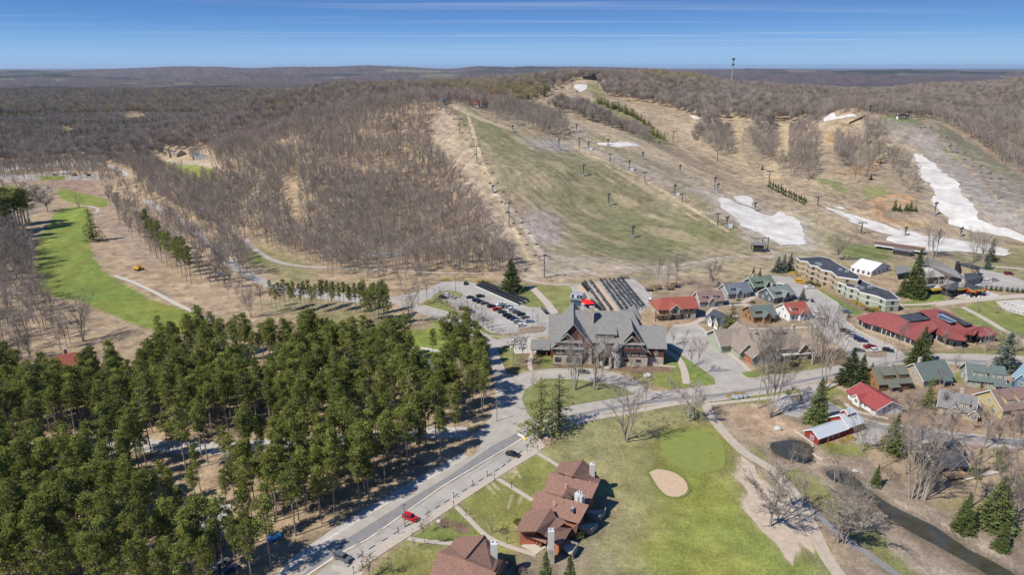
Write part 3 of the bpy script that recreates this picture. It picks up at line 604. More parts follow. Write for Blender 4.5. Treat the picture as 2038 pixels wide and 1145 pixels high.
for nm, pts, w in [('footpath', [(1070,903),(1100,921),(1118,933)], 1.5), ('footpath', [(985,951),(1020,972),(1060,997)], 1.5), ('footpath', [(905,1007),(935,1036),(968,1068),(1010,1088),(1066,1106)], 1.5),
                   ('footpath', [(812,1073),(850,1079),(915,1084)], 1.5), ('footpath', [(660,1130),(720,1145)], 1.8), ('footpath', [(1060,702),(1054,722),(1057,738)], 1.8), ('footpath', [(1206,735),(1200,722),(1195,706)], 3.2),
                   ('footpath', [(1322,696),(1350,715),(1362,740),(1366,765)], 3.0), ('footpath', [(1300,727),(1345,731)], 1.5), ('footpath', [(1042,556),(1084,565),(1135,567)], 2.6), ('footpath', [(1058,572),(1078,592),(1094,610),(1104,624)], 4.2),
                   ('footpath', [(1338,650),(1383,643),(1412,622),(1430,605),(1450,604),(1478,602),(1500,590),(1508,584)], 3.0), ('footpath', [(1383,645),(1413,668),(1470,718),(1492,740)], 2.2), ('footpath', [(1440,607),(1478,606),(1492,612)], 4.5),
                   ('footpath', [(1470,655),(1540,655),(1600,652),(1642,650)], 2.0), ('footpath', [(1640,652),(1680,676),(1687,695)], 2.0), ('footpath', [(1692,648),(1730,672),(1790,704)], 1.6),
                   ('footpath', [(1400,796),(1330,807),(1240,824),(1180,834),(1120,854),(1082,872)], 2.4), ('footpath', [(1294,781),(1262,764),(1215,747),(1154,739.5),(1091,742),(1050,747),(1030,757)], 1.6),
                   ('footpath', [(1860,606),(1930,598),(2038,589),(2200,580)], 6.0), ('footpath', [(1780,608),(1840,606),(1880,602)], 2.8), ('footpath', [(1915,611),(1960,635),(2005,662),(2060,690)], 3.2),
                   ('footpath', [(1681,802),(1700,818),(1740,828),(1768,834)], 1.8), ('footpath', [(1600,795),(1612,785),(1640,770),(1700,757),(1790,737)], 2.0), ('footpath', [(1406,806),(1500,796),(1560,789),(1590,785)], 2.0), ('footpath', [(1960,735),(2060,738)], 4),
                   ('footpath', [(1885,548),(1960,552),(2038,566)], 4), ('footpath', [(1960,530),(2038,535)], 3)]:
    strip(nm, pts, w, M_CONC, .055 if w < 3 else .045)
strip('golf_cart_path', [(228,549),(265,562),(310,583),(355,607),(410,632),(430,642)], 2.4, M_CONC2, .04)
strip('golf_cart_path', [(155,410),(175,410),(195,416),(190,424)], 2.2, M_CONC2, .04)
strip('golf_cart_path', [(1603,1003),(1640,1038),(1690,1080),(1722,1101),(1785,1145),(1860,1200)], 2.2, M_ASPHD, .05)
strip('golf_cart_path', [(800,692),(845,694),(882,703)], 2.6, M_CONC2, .04)
strip('gravel_track', [(1401,800),(1425,843),(1478,899),(1533,934),(1582,985),(1606,1030),(1624,1066),(1645,1110),(1680,1160),(1720,1220)], 3.4, M_TRACK, .045)
strip('gravel_road', [(-200,905),(0,905),(60,890),(98,884),(150,884),(216,879),(314,889),(436,893),(540,886),(594,881),(663,876),(720,872),(772,867),(850,862),(930,862)], 7.5, M_GRAV, .03)
strip('gravel_road', [(60,900),(110,885),(160,900),(240,915)], 6, M_GRAV, .035)
strip('hill_path', [(488,475),(500,490),(530,512),(560,524),(600,531),(650,534)], 4.0, M_ASPH, .25, drape=True)
strip('hill_path', [(640,534),(720,537),(800,541),(880,545),(960,545)], 2.6, M_TRACK, .3, drape=True)
strip('gravel_road', [(262,360),(275,385),(310,410),(345,428)], 9, M_ASPH, .05); strip('gravel_road', [(262,362),(240,340),(180,322),(100,322),(0,332),(-150,345)], 8, M_CONC2, .04)
# verges of the road on the far side and along the forest
strip('road_verge', [(470,1215),(560,1148),(600,1108),(690,1046),(795,982),(880,934),(925,906)], 3.4, M_GRAV, .006, sm=False)
# parking lots
sheet('parking_lot', [(782,592),(850,577),(876,561),(926,560),(958,565),(992,572),(1006,590),(1034,606),(1052,611),(1084,613),(1104,621),(1112,640),(1094,668),(1072,672),(1066,662),(1004,664),(979,663),(966,655),(944,638),(916,619),(895,602),(862,592),(838,603)], M_LOT, .018)
sheet('planted_island', [(868,585),(890,579),(915,582),(921,589),(905,595),(880,594),(860,596)], mat('bed_grass', (.19, .19, .075), .95, .3, .3, .05), .13, sm=True)
sheet('planted_island', [(1034,655),(1060,651),(1085,650),(1078,661),(1040,663)], mat('bed_mulch', (.22, .165, .11), .95, .3, .5, .05), .13, sm=True)
sheet('parking_lot', [(1134,568),(1252,554),(1264,558),(1298,584),(1291,610),(1272,628),(1200,660),(1170,650),(1160,625)], M_LOT, .02)
for a, b_ in (((1152,568),(1188,628)), ((1166,567),(1215,624)), ((1186,565),(1226,620))): strip('sand_strip', [a, b_], 3.2, M_SAND, .032, sm=False)
sheet('parking_lot', [(1336,652),(1384,646),(1411,670),(1470,720),(1492,737),(1472,744),(1490,754),(1424,766),(1421,752),(1390,730),(1350,702),(1322,680)], M_LOT, .02)
sheet('parking_lot', [(1534,549),(1575,552),(1592,566),(1626,577),(1668,604),(1682,624),(1684,640),(1700,655),(1778,690),(1800,704),(1760,716),(1700,726),(1685,700),(1640,668),(1612,640),(1602,606),(1570,585),(1542,566)], M_LOT, .02)
strip('bed_strip', [(1665,652),(1690,668),(1714,686),(1712,698)], 1.2, M_CONC, .05)
sheet('planted_island', [(1722,703),(1750,698),(1765,704),(1755,711),(1728,711)], MATS['bed_mulch'], .12, sm=True)
sheet('parking_lot', [(1534,792),(1560,783),(1586,800),(1610,815),(1590,832),(1562,826),(1545,812)], M_LOT, .025)
sheet('street', [(1590,770),(1640,760),(1625,778),(1652,802),(1705,828),(1757,842),(1830,852),(2040,876),(2300,900),(2300,930),(2040,895),(1830,880),(1757,864),(1700,852),(1640,830),(1605,812),(1596,792)], M_ASPH, .016)
sheet('street', [(1700,850),(1760,860),(1745,885),(1700,882),(1690,868)], M_LOT, .02)
sheet('service_yard', [(1880,545),(1920,530),(2000,545),(2040,560),(2200,570),(2200,602),(2040,580),(1960,575),(1900,565)], M_LOT, .02); sheet('service_yard', [(1980,600),(2030,596),(2060,605),(2060,635),(2000,618)], M_CONC2, .03)
sheet('terrace', [(1900,580),(1960,578),(1990,588),(1975,595),(1900,594)], M_CONC2, .1)
sheet('terrace', [(1018,690),(1050,672),(1075,676),(1085,700),(1050,704),(1025,705)], M_CONC2, .08)
# kerbs
for pts in ([(843,608),(889,621),(937,642),(962,665),(1002,673),(1002,667)], [(895,602),(916,619),(944,638),(966,655),(979,663),(1004,664)], [(1022,749),(1050,741),(1091,736),(1154,733),(1215,741),(1259,756),(1290,778)],
            [(988,698),(1000,728),(1010,746)], [(1412,671),(1471,720),(1492,738)], [(1684,640),(1700,655),(1778,690)], [(1626,577),(1668,604),(1682,622)], [(1077,867),(1175,830),(1294,807),(1430,798),(1540,782),(1600,770)],
            [(1472,744),(1490,754),(1560,747),(1700,725)], [(1135,567),(1252,553),(1298,584)]):
    strip('kerb', pts, .45, M_CONC2, .13, .13, sm=False)
# golf
sheet('putting_green', [(1313,870),(1340,859),(1380,856),(1420,868),(1441,893),(1442,925),(1425,938),(1385,941),(1340,925),(1318,897)], M_TURF, .05, sm=True)
sheet('bunker', [(1290,940),(1310,934),(1345,943),(1366,962),(1368,980),(1350,990),(1325,986),(1305,965)], M_SAND, .04, sm=True)
sheet('bare_sand', [(1472,905),(1500,928),(1510,955),(1535,972),(1562,988),(1600,1018),(1612,1060),(1622,1105),(1606,1096),(1592,1080),(1582,1100),(1574,1128),(1560,1112),(1545,1082),(1520,1060),(1500,1040),(1478,1012),(1492,985),(1480,968),(1468,955),(1474,930)], mat('bare_sand', (.40, .32, .235), .95, .20, .5, .05, col2=(.48, .39, .295)), .022, drape=True, wob=.7, cell=5)
# bunker lip, cracks and patches in the asphalt
strip('bunker_lip', [(1289,940),(1310,933),(1346,942),(1368,961),(1370,981),(1351,992),(1324,988),(1303,966),(1289,942)], .9, mat('dark_turf', (.13, .15, .04), .95, .2, 1), .16, .16)  # raised lip in a darker green than the grass around it
_r = random.Random(4); M_CRK = mat('crack_filler', (.10, .10, .10), .8, .2, 2)
for k in range(26):
    t = _r.random(); a = (_r.uniform(640, 1010)); b_ = 1110 - (a - 668) * .595 + _r.uniform(-16, 18); L_ = _r.uniform(10, 34); s_ = _r.choice((-.6, .75, .75)); strip('crack', [(a, b_), (a + L_ * .4, b_ - L_ * .35 * s_ + _r.uniform(-2, 2)), (a + L_, b_ - L_ * s_ * .8)], .11, M_CRK, .042, sm=False)
for k in range(30):
    a = _r.choice(((900, 1090, 575, 665), (1330, 1480, 650, 745), (1560, 1700, 560, 640), (1620, 1800, 690, 735), (1180, 1500, 775, 820), (950, 1040, 690, 860))); x_ = _r.uniform(a[0], a[1]); y_ = a[2] + (x_ - a[0]) / (a[1] - a[0]) * (a[3] - a[2]) + _r.uniform(-6, 6) if a[0] != 1180 else 830 - (x_ - 1180) * .17; L_ = _r.uniform(8, 30); strip('crack', [(x_, y_), (x_ + L_ * .5, y_ + _r.uniform(-3, 3)), (x_ + L_, y_ + _r.uniform(-6, 6))], .12, M_CRK, .041, sm=False)
# faint stall lines
for (a, b_), (c_, d_), n in (((951,601),(1046,652),17), ((1002,604),(1062,640),12), ((1676,662),(1722,688),9), ((1345,668),(1404,668),12)):
    for i in range(n): x_ = a + (c_ - a) * i / (n - 1); y_ = b_ + (d_ - b_) * i / (n - 1); strip('stall_line', [(x_ - 5, y_ + 3.2), (x_ + 5, y_ - 3.2)], .12, M_PAINT, .043, sm=False)
# water
sheet('pond', [(1534,884),(1550,879),(1575,877),(1600,880),(1618,893),(1619,915),(1603,923),(1575,918),(1550,908),(1536,898)], M_WAT, .02, sm=True)
sheet('stream', [(1643,942),(1660,937),(1690,943),(1712,960),(1733,978),(1760,998),(1792,1016),(1830,1034),(1862,1050),(1900,1076),(1932,1097),(1975,1118),(2012,1140),(2060,1170),(2200,1260),(2120,1280),(1990,1165),(1940,1130),(1897,1106),(1850,1080),(1810,1059),(1784,1042),(1757,1021),(1735,1000),(1715,983),(1695,972),(1673,963),(1655,956)], M_WAT, .02, sm=True)
for p_ in ([(1583,860),(1600,872),(1617,884),(1618,893)], [(1618,905),(1628,913),(1638,918)]):
    strip('retaining_wall', p_, .5, M_CONC2, .5, .5, sm=False)
# snow
for i, s_ in enumerate(SN): sheet('snow', s_, M_SNOW, .35, drape=True, wob=3.2 if i < 4 else 1.2, cell=5)
# ================================================================ buildings
def roofmat(n, c, sc=.9, v=.26): return mat('roof_' + n, c, .85, v, sc, .02, coord='Object', stretch=(1, 3, 1))
RM = {'slate': roofmat('slate', (.185, .180, .168)), 'red': roofmat('red', (.25, .070, .048)), 'rose': roofmat('rose', (.235, .065, .058)), 'brown': roofmat('brown', (.19, .125, .105)), 'blue': roofmat('blue', (.115, .135, .155)),
      'green': roofmat('green', (.11, .145, .105)), 'sage': roofmat('sage', (.155, .185, .165)), 'teal': roofmat('teal', (.105, .13, .12)), 'dark': roofmat('dark', (.05, .055, .065)), 'taupe': roofmat('taupe', (.215, .175, .14)),
      'tar': mat('roof_tar', (.042, .046, .056), .8, .35, .25, .01, col2=(.075, .078, .085)), 'white': mat('roof_white', (.62, .63, .65), .6, .04, .3), 'metal': mat('roof_metal', (.42, .45, .47), .45, .08, 2, 0, stretch=(8, 1, 1)), 'crimson': roofmat('crimson', (.25, .052, .050)),
      'shake': roofmat('shake', (.205, .115, .085), 1.6, .36), 'grey': roofmat('grey', (.17, .165, .16)), 'pale': roofmat('pale', (.40, .38, .35), .5, .12), 'sky': roofmat('sky', (.15, .24, .29)), 'olive': roofmat('olive', (.125, .13, .10))}
WM_ = {'shingle': mat('wall_brown_shingle', (.115, .048, .035), .9, .15, 1.5, .01), 'stone': mat('wall_field_stone', (.34, .29, .235), .95, .28, 1.1, .08, col2=(.50, .445, .38)), 'beige': mat('wall_beige', (.34, .29, .215), .9, .06, 1), 'white': mat('wall_white', (.62, .62, .60), .8, .04, 1),
       'grey': mat('wall_grey', (.24, .25, .25), .9, .06, 1), 'slate': mat('wall_slate', (.085, .10, .115), .9, .08, 1), 'dkgreen': mat('wall_dark_green', (.045, .07, .06), .9, .08, 1), 'log': mat('wall_golden_log', (.27, .145, .07), .8, .14, 1.2, .03, stretch=(1, 1, 6)), 'tan': mat('wall_tan', (.30, .235, .155), .9, .06, 1),
       'sagew': mat('wall_sage', (.30, .32, .25), .9, .05, 1), 'yellow': mat('wall_yellow', (.42, .345, .18), .85, .07, 1), 'barn': mat('wall_barn_red', (.24, .03, .026), .85, .15, 1.2, .01, stretch=(4, 4, 1)), 'brick': mat('wall_brick', (.36, .13, .07), .9, .12, 1.4, .01), 'brown': mat('wall_brown', (.15, .085, .05), .9, .1, 1),
       'dark': mat('wall_dark', (.035, .035, .038), .9, .1, 1), 'blue': mat('wall_blue', (.12, .18, .25), .85, .05, 1), 'navy': mat('wall_navy', (.045, .075, .12), .85, .05, 1), 'mustard': mat('fascia_mustard', (.60, .38, .06), .7, .05, 1), 'redtrim': mat('fascia_red', (.62, .035, .02), .7, .05, 1)}
M_TRIM = mat('trim_white', (.60, .59, .56), .7, .04, 1); M_TRIMG = mat('trim_grey_green', (.27, .30, .28), .8, .05, 1); M_GLASS = mat('window_glass', (.035, .045, .055), .12, .2, .3, spec=.6); M_DOOR = mat('door_brown', (.10, .05, .03), .6, .1, 1)
M_CHIM = mat('chimney_white', (.50, .485, .46), .8, .06, 1.5, .01); M_DARKM = mat('dark_metal', (.05, .052, .055), .5, .1, 1); M_STEEL = mat('galvanised_steel', (.33, .35, .36), .5, .1, 1, metal=.3); M_WOOD = mat('deck_wood', (.30, .205, .125), .85, .15, 2, stretch=(1, 8, 1))
_wc = {}
def win_mesh(w, h, n, fm):
    k = (w, h, n, fm.name)
    if k not in _wc:
        f = MB(); t = .13
        f.box(-w / 2, w / 2, -.10, .02, -t, 0); f.box(-w / 2, w / 2, -.10, .02, h, h + t)
        for i in range(n + 1): xx = -w / 2 + (w - t) * i / n; f.box(xx, xx + t, -.096, .016, .002, h - .002)
        f.box(-w / 2 + t, w / 2 - t, -.088, .01, h * .52, h * .52 + .07)
        p = MB(); p.face([(-w / 2 + .02, -.035, 0), (w / 2 - .02, -.035, 0), (w / 2 - .02, -.035, h), (-w / 2 + .02, -.035, h)])
        _wc[k] = (f.mesh('window_frame', fm), p.mesh('pane', M_GLASS))
    return _wc[k]
class Bld:
    def __init__(s, name, label, cat, a, b=None, rz=0, group=None, trim=None):
        """a, b: the two front corners on the ground as seen in the photograph"""
        pa = G(*a) if not isinstance(a, Vector) else a; s.W = 0
        if b: pb = G(*b); rz = math.atan2(pb.y - pa.y, pb.x - pa.x); s.W = (pb - pa).length
        s.o = thing(name, label, cat, (pa.x, pa.y, pa.z), rz, group); s.acc = {}; s.trim = trim or M_TRIM; s.n = 0
    def mb(s, part, m):
        return s.acc.setdefault((part, m.name), (MB(), m))[0]
    def box(s, x0, x1, y0, y1, z0, z1, m, part='wall'): s.mb(part, m).box(x0, x1, y0, y1, z0, z1)
    def gable(s, x0, x1, y0, y1, ze, zr, wm, rm, axis='x', ov=.6, z0=-.5, part='roof', rake=True, th=.22, wpart='wall', hip=(0, 0), facem=None, top=None):
        """walls up to the eaves at ze under a pitched roof with its ridge at zr"""
        T = (lambda x, y, z: (x, y, z)) if axis == 'x' else (lambda x, y, z: (y, x, z))
        if axis == 'y': x0, x1, y0, y1 = y0, y1, x0, x1
        ym = (y0 + y1) / 2; sl = (zr - ze) / (ym - y0); W = s.mb(wpart, wm); Rf = s.mb(part, rm); h0, h1 = hip
        P = lambda *a: [T(*q) for q in a]
        flip = axis == 'y'
        def F(mb, pts):
            pts = P(*pts); mb.face(pts[::-1] if flip else pts)
        F(W, [(x0, y0, z0), (x1, y0, z0), (x1, y0, ze), (x0, y0, ze)]); F(W, [(x1, y1, z0), (x0, y1, z0), (x0, y1, ze), (x1, y1, ze)])
        G_ = s.mb(wpart, facem or wm)
        for xx, hh, dr in ((x0, h0, 0), (x1, h1, 1)):
            q = [(xx, y1, z0), (xx, y0, z0), (xx, y0, ze)] + ([] if hh else [(xx, ym, zr - .05)]) + [(xx, y1, ze)]
            F(W if hh else G_, q if not dr else q[::-1])
        e = ov; zl = ze - e * sl; a0 = x0 - (e if not h0 else e); a1 = x1 + e; b0, b1 = y0 - e, y1 + e; r0 = x0 - e + (h0 + e if h0 else 0); r1 = x1 + e - (h1 + e if h1 else 0); up = .12
        def S(pts):
            pts = P(*pts); pts = pts[::-1] if flip else pts; Rf.slab(pts, th)
        S([(a0, b0, zl + up), (a1, b0, zl + up), (r1, ym, zr + up), (r0, ym, zr + up)]); S([(a1, b1, zl + up), (a0, b1, zl + up), (r0, ym, zr + up), (r1, ym, zr + up)])
        if h0: S([(a0, b1, zl + up), (a0, b0, zl + up), (r0, ym, zr + up)])
        if h1: S([(a1, b0, zl + up), (a1, b1, zl + up), (r1, ym, zr + up)])
        if rake:                                               # barge boards on the open ends
            for xx, hh, o_ in ((a0 - .05, h0, 0), (a1 - .03, h1, 1)):
                if hh: continue
                s.n += 1; tm = s.acc.setdefault(('trim', s.n), (MB(), s.trim))[0]
                for ya, yb in ((b0, ym), (b1, ym)):
                    i = len(tm.v); z1, z2 = zl + up + .03, zr + up + .03
                    q = [(xx, ya, z1 - .42), (xx, yb, z2 - .42), (xx, yb, z2), (xx, ya, z1)]; q2 = [(xx + .08, *p[1:]) for p in q]
                    tm.v += P(*q) + P(*q2)
                    for f in ((0, 1, 2, 3), (7, 6, 5, 4), (0, 4, 5, 1), (2, 6, 7, 3), (1, 5, 6, 2), (0, 3, 7, 4)): tm.f.append(tuple(i + k for k in f)); tm.m.append(0)
    def shed(s, x0, x1, y0, y1, z0, zf, zb, wm, rm, ov=.35, part='dormer', th=.16):
        """a shed dormer or porch: front at y0 of height zf, back at y1 of height zb"""
        s.mb(part, wm).box(x0, x1, y0, y1, z0, min(zf, zb)); m = s.mb(part, wm)
        for xx, q in ((x0, 1), (x1, 0)):
            f = [(xx, y0, min(zf, zb)), (xx, y1, min(zf, zb)), (xx, y1, zb) if zb > zf else (xx, y0, zf)]; m.face(f if q else f[::-1])
        sl = (zb - zf) / (y1 - y0); s.mb(part + '_roof' if part != 'porch' else 'porch_roof', rm).slab([(x0 - ov, y0 - ov, zf - ov * sl + .12), (x1 + ov, y0 - ov, zf - ov * sl + .12), (x1 + ov, y1, zb + .12), (x0 - ov, y1, zb + .12)], th)
    def chimney(s, x, y, z0, z1, w=1.1, m=None, cap=True):
        c = MB(); c.box(x - w / 2, x + w / 2, y - w / 2, y + w / 2, z0, z1); c.box(x - w / 2 - .1, x + w / 2 + .1, y - w / 2 - .1, y + w / 2 + .1, z1, z1 + .15); c.tube((x, y, z1 + .15), (x, y, z1 + .6), .18, .18, 6)
        c.build('chimney', m or WM_['stone'], s.o)
    def win(s, x, y, z, w=1.6, h=1.5, face='s', n=2, fm=None):
        f, p = win_mesh(w, h, n, fm or s.trim); r = {'s': 0, 'e': R(90), 'n': R(180), 'w': R(-90)}[face]
        o = link('window', f, s.o, (x, y, z), r); link('pane', p, o)
    def wins(s, xs, y, z, **k):
        for x in xs: s.win(x, y, z, **k)
    def door(s, x, y, z=0, w=1.1, h=2.2, face='s', m=None):
        d = MB(); d.box(-w / 2, w / 2, -.06, .03, 0, h); d.box(-w / 2 - .12, -w / 2, -.09, .03, 0, h + .12); d.box(w / 2, w / 2 + .12, -.09, .03, 0, h + .12); d.box(w / 2 - .22, w / 2 - .14, -.12, -.06, h * .45, h * .5)
        d.build('door', m or M_DOOR, s.o, (x, y, z), {'s': 0, 'e': R(90), 'n': R(180), 'w': R(-90)}[face])
    def posts(s, pts, z1, w=.3, m=None, z0=0):
        for x, y in pts:
            c = MB(); c.box(x - w / 2, x + w / 2, y - w / 2, y + w / 2, z0 - .3, z1); c.build('porch_post', m or s.trim, s.o)
    def rail(s, x0, x1, y0, y1, z, m=None):
        c = MB(); n = max(2, int(math.hypot(x1 - x0, y1 - y0) / 1.2))
        for i in range(n + 1): x, y = x0 + (x1 - x0) * i / n, y0 + (y1 - y0) * i / n; c.box(x - .05, x + .05, y - .05, y + .05, z, z + 1)
        c.tube((x0, y0, z + 1), (x1, y1, z + 1), .06, .06, 4); c.tube((x0, y0, z + .5), (x1, y1, z + .5), .04, .04, 4); c.build('railing', m or s.trim, s.o)
    def done(s):
        for (part, _), (mb, m) in s.acc.items(): mb.build(part, m, s.o)
        s.acc = {}; return s.o

# ---------------- the hotel
H = Bld('hotel', 'big grey gabled lodge with brown shingle upper floors over a stone ground floor', 'hotel', (1101,722), (1315,729), trim=M_TRIMG)
sg, st, sl = WM_['shingle'], WM_['stone'], RM['slate']
H.box(-.05, 12, -1.25, 3, -.5, 4.0, st); H.box(0.02, 16.4, .02, 24, -.5, 4.0, st); H.box(26, 39.4, -1.05, 14, -.5, 4.0, st); H.box(38.6, 46.3, 1, 19, -.5, 3.6, st); H.box(16, 27, 3.6, 22, -.5, 4.0, st)
H.gable(0, 16.4, 0, 26, 8.2, 18.2, sg, sl, 'y', 1.2, z0=4.0); H.gable(-.4, 12.0, -1.2, 6, 7.9, 14.0, sg, sl, 'y', .7, z0=4.0)
H.gable(10, 39, 4, 25, 9.0, 18.8, sg, sl, 'x', .9, z0=4.0, hip=(0, 5)); H.gable(26, 39.4, -1, 16, 7.6, 16.6, sg, sl, 'y', 1.2, z0=4.0); H.gable(27.2, 37.6, -2.2, 4, 8.6, 14.0, sg, sl, 'y', .7, z0=7.4)
H.gable(37, 46.3, 1, 20, 8.2, 14.0, sg, sl, 'x', 1.0, z0=3.6); H.gable(-1.6, 9, 9, 25, 8.2, 15.6, sg, sl, 'x', 1.0, z0=-.5); H.gable(-1.2, 3.5, 4.5, 12, 7.6, 11.6, sg, sl, 'x', .5, z0=-.5, rake=False)
# skirts: the pent roofs across the gables
for x0, x1, y, z in ((-.8, 12.6, -1.2, 7.6), (-.2, 12.0, -1.2, 10.6), (26, 39.6, -1.0, 7.3), (27.4, 37.6, -2.15, 10.9)):
    pr = MB(); pr.slab([(x0, y - 1.0, z - .45), (x1, y - 1.0, z - .45), (x1, y + .1, z + .25), (x0, y + .1, z + .25)], .15); pr.build('pent_roof', sl, H.o)
H.gable(18, 24, -4.5, 5, 6.2, 9.6, sg, sl, 'y', .8, z0=5.2, wpart='porch'); H.posts(((18.4, -4.1), (23.6, -4.1)), 5.3, .9, st)
H.shed(17.5, 26.2, 4.8, 10, 8.8, 11.9, 14.2, sg, sl, .5)
for k in range(1):
    t_ = MB(); t_.tube((26.4, -1.6, -.4), (26.4, -1.6, 7.4), 2.1, 2.1, 16); t_.build('stair_turret', st, H.o); t_ = MB(); t_.tube((26.4, -1.6, 7.4), (26.4, -1.6, 11.2), 2.75, .12, 16); t_.build('turret_roof', sl, H.o, smooth=True)
for z in (.9, 4.6):
    for k in range(-3, 4):
        a = R(-90 + k * 26); f, p = win_mesh(.75, 1.9, 1, M_TRIM); o = link('window', f, H.o, (26.4 + 2.1 * math.cos(a), -1.6 + 2.1 * math.sin(a), z), a + R(90)); link('pane', p, o)
t_ = MB(); t_.prism([(32, 20), (38, 20), (38, 26), (32, 26)], 8, 13); t_.build('rear_tower', sg, H.o); t_ = MB(); i = 0
for a, b_ in (((31.4, 19.4), (38.6, 19.4)), ((38.6, 19.4), (38.6, 26.6)), ((38.6, 26.6), (31.4, 26.6)), ((31.4, 26.6), (31.4, 19.4))): t_.face([(*a, 12.8), (*b_, 12.8), (35, 23, 19.6)])
t_.build('tower_roof', sl, H.o)
H.chimney(15.9, 10.5, 12, 21.8, 2.0, st); H.chimney(12.2, 18, 14, 20.4, 1.1, M_CHIM)
H.wins((2.0, 6.8), -1.25, 1.0, w=2.6, h=2.0, n=3, fm=M_DOOR); H.win(10.5, -1.25, 1.0, w=1.6, h=2.0, n=2, fm=M_DOOR)
H.wins((2.6, 7.2, 10.4), -1.2, 4.9, w=2.7, h=1.8, n=3, fm=M_TRIM); H.wins((3.2, 6.0, 8.8), -1.2, 8.4, w=1.9, h=1.4, n=3, fm=M_TRIM); H.wins((13.6, 15.4), 0, 4.9, w=1.2, h=1.8, n=2, fm=M_TRIM); H.wins((13.8,), .0, 1.0, w=1.8, h=2, n=2, fm=M_DOOR)
H.wins((19, 21.6, 24.2), 4.8, 9.5, w=2.2, h=1.6, n=3, fm=M_TRIM); H.wins((25.4,), 4.0, 5, w=1.8, h=1.7, n=3, fm=M_TRIM); H.wins((18.6,), 4.0, 5, w=1.8, h=1.7, n=3, fm=M_TRIM)
H.wins((30.8, 34.2, 37.4), -1, 4.8, w=2.4, h=1.8, n=3, fm=M_TRIM); H.wins((30.2, 32.6, 35.2), -2.2, 8.9, w=1.8, h=1.5, n=3, fm=M_TRIM); H.wins((30.6, 35.6), -1.05, 2.1, w=2.2, h=.8, n=2, fm=M_DOOR)
H.win(43, 1, 4.6, w=1.3, h=2.6, n=2, fm=M_TRIM); H.wins((5, 9, 13, 17), 46.3, 4.6, w=1.3, h=1.7, face='e') if False else None
for y in (5, 9, 13): H.win(46.3, y, 4.8, w=1.3, h=1.7, face='e')
H.door(21, 3.6, 0, 2.4, 2.6); H.door(12.6, 0, .1)
H.shed(-9.5, -2.2, 6, 14, 2.6, 3.3, 4.6, WM_['dark'], RM['slate'], .6, 'porch'); H.posts(((-9, 6.3), (-3, 6.3), (-9, 13.5)), 2.7, .35, WM_['log'])
H.done()
# ---------------- the red roofed inn
B = Bld('inn', 'beige two storey inn with stone base and bright red roof beside the cart lot', 'building', (1311,638), (1384,634)); D = 11
B.box(-.06, B.W + .06, -.06, D, -.5, 3.0, WM_['stone']); B.gable(0, B.W, 0, D, 6.4, 9.8, WM_['beige'], RM['red'], 'x', 1.3, z0=3, hip=(3, 0)); B.gable(5.0, 10, -1.8, 4, 6.4, 8.8, WM_['beige'], RM['red'], 'y', .8, z0=3.2)
B.box(-2.6, 4.6, -1.9, 4, 3.0, 3.3, M_WOOD, 'balcony'); B.rail(-2.6, 4.6, -1.85, -1.85, 3.3, WM_['brown']); B.posts(((-2.4, -1.7), (1, -1.7), (4.3, -1.7)), 6, .3, WM_['brown'])
B.wins((11.5, 14, 16.6), 0, 4.2, w=1.5, h=1.5, fm=WM_['dark']); B.wins((7.5,), -1.8, 4.2, w=2, h=1.5, fm=WM_['dark']); B.wins((2, 12, 15.6), -.06, .8, w=1.3, h=1.5, fm=WM_['dark']); B.door(7.4, -.06, 0, 2, 2.3); B.win(1.6, 0, 4, w=2.4, h=1.8, fm=WM_['dark'])
for y in (3, 7): B.win(B.W, y, 4.2, face='e', w=1.2, fm=WM_['dark'])
B.done()
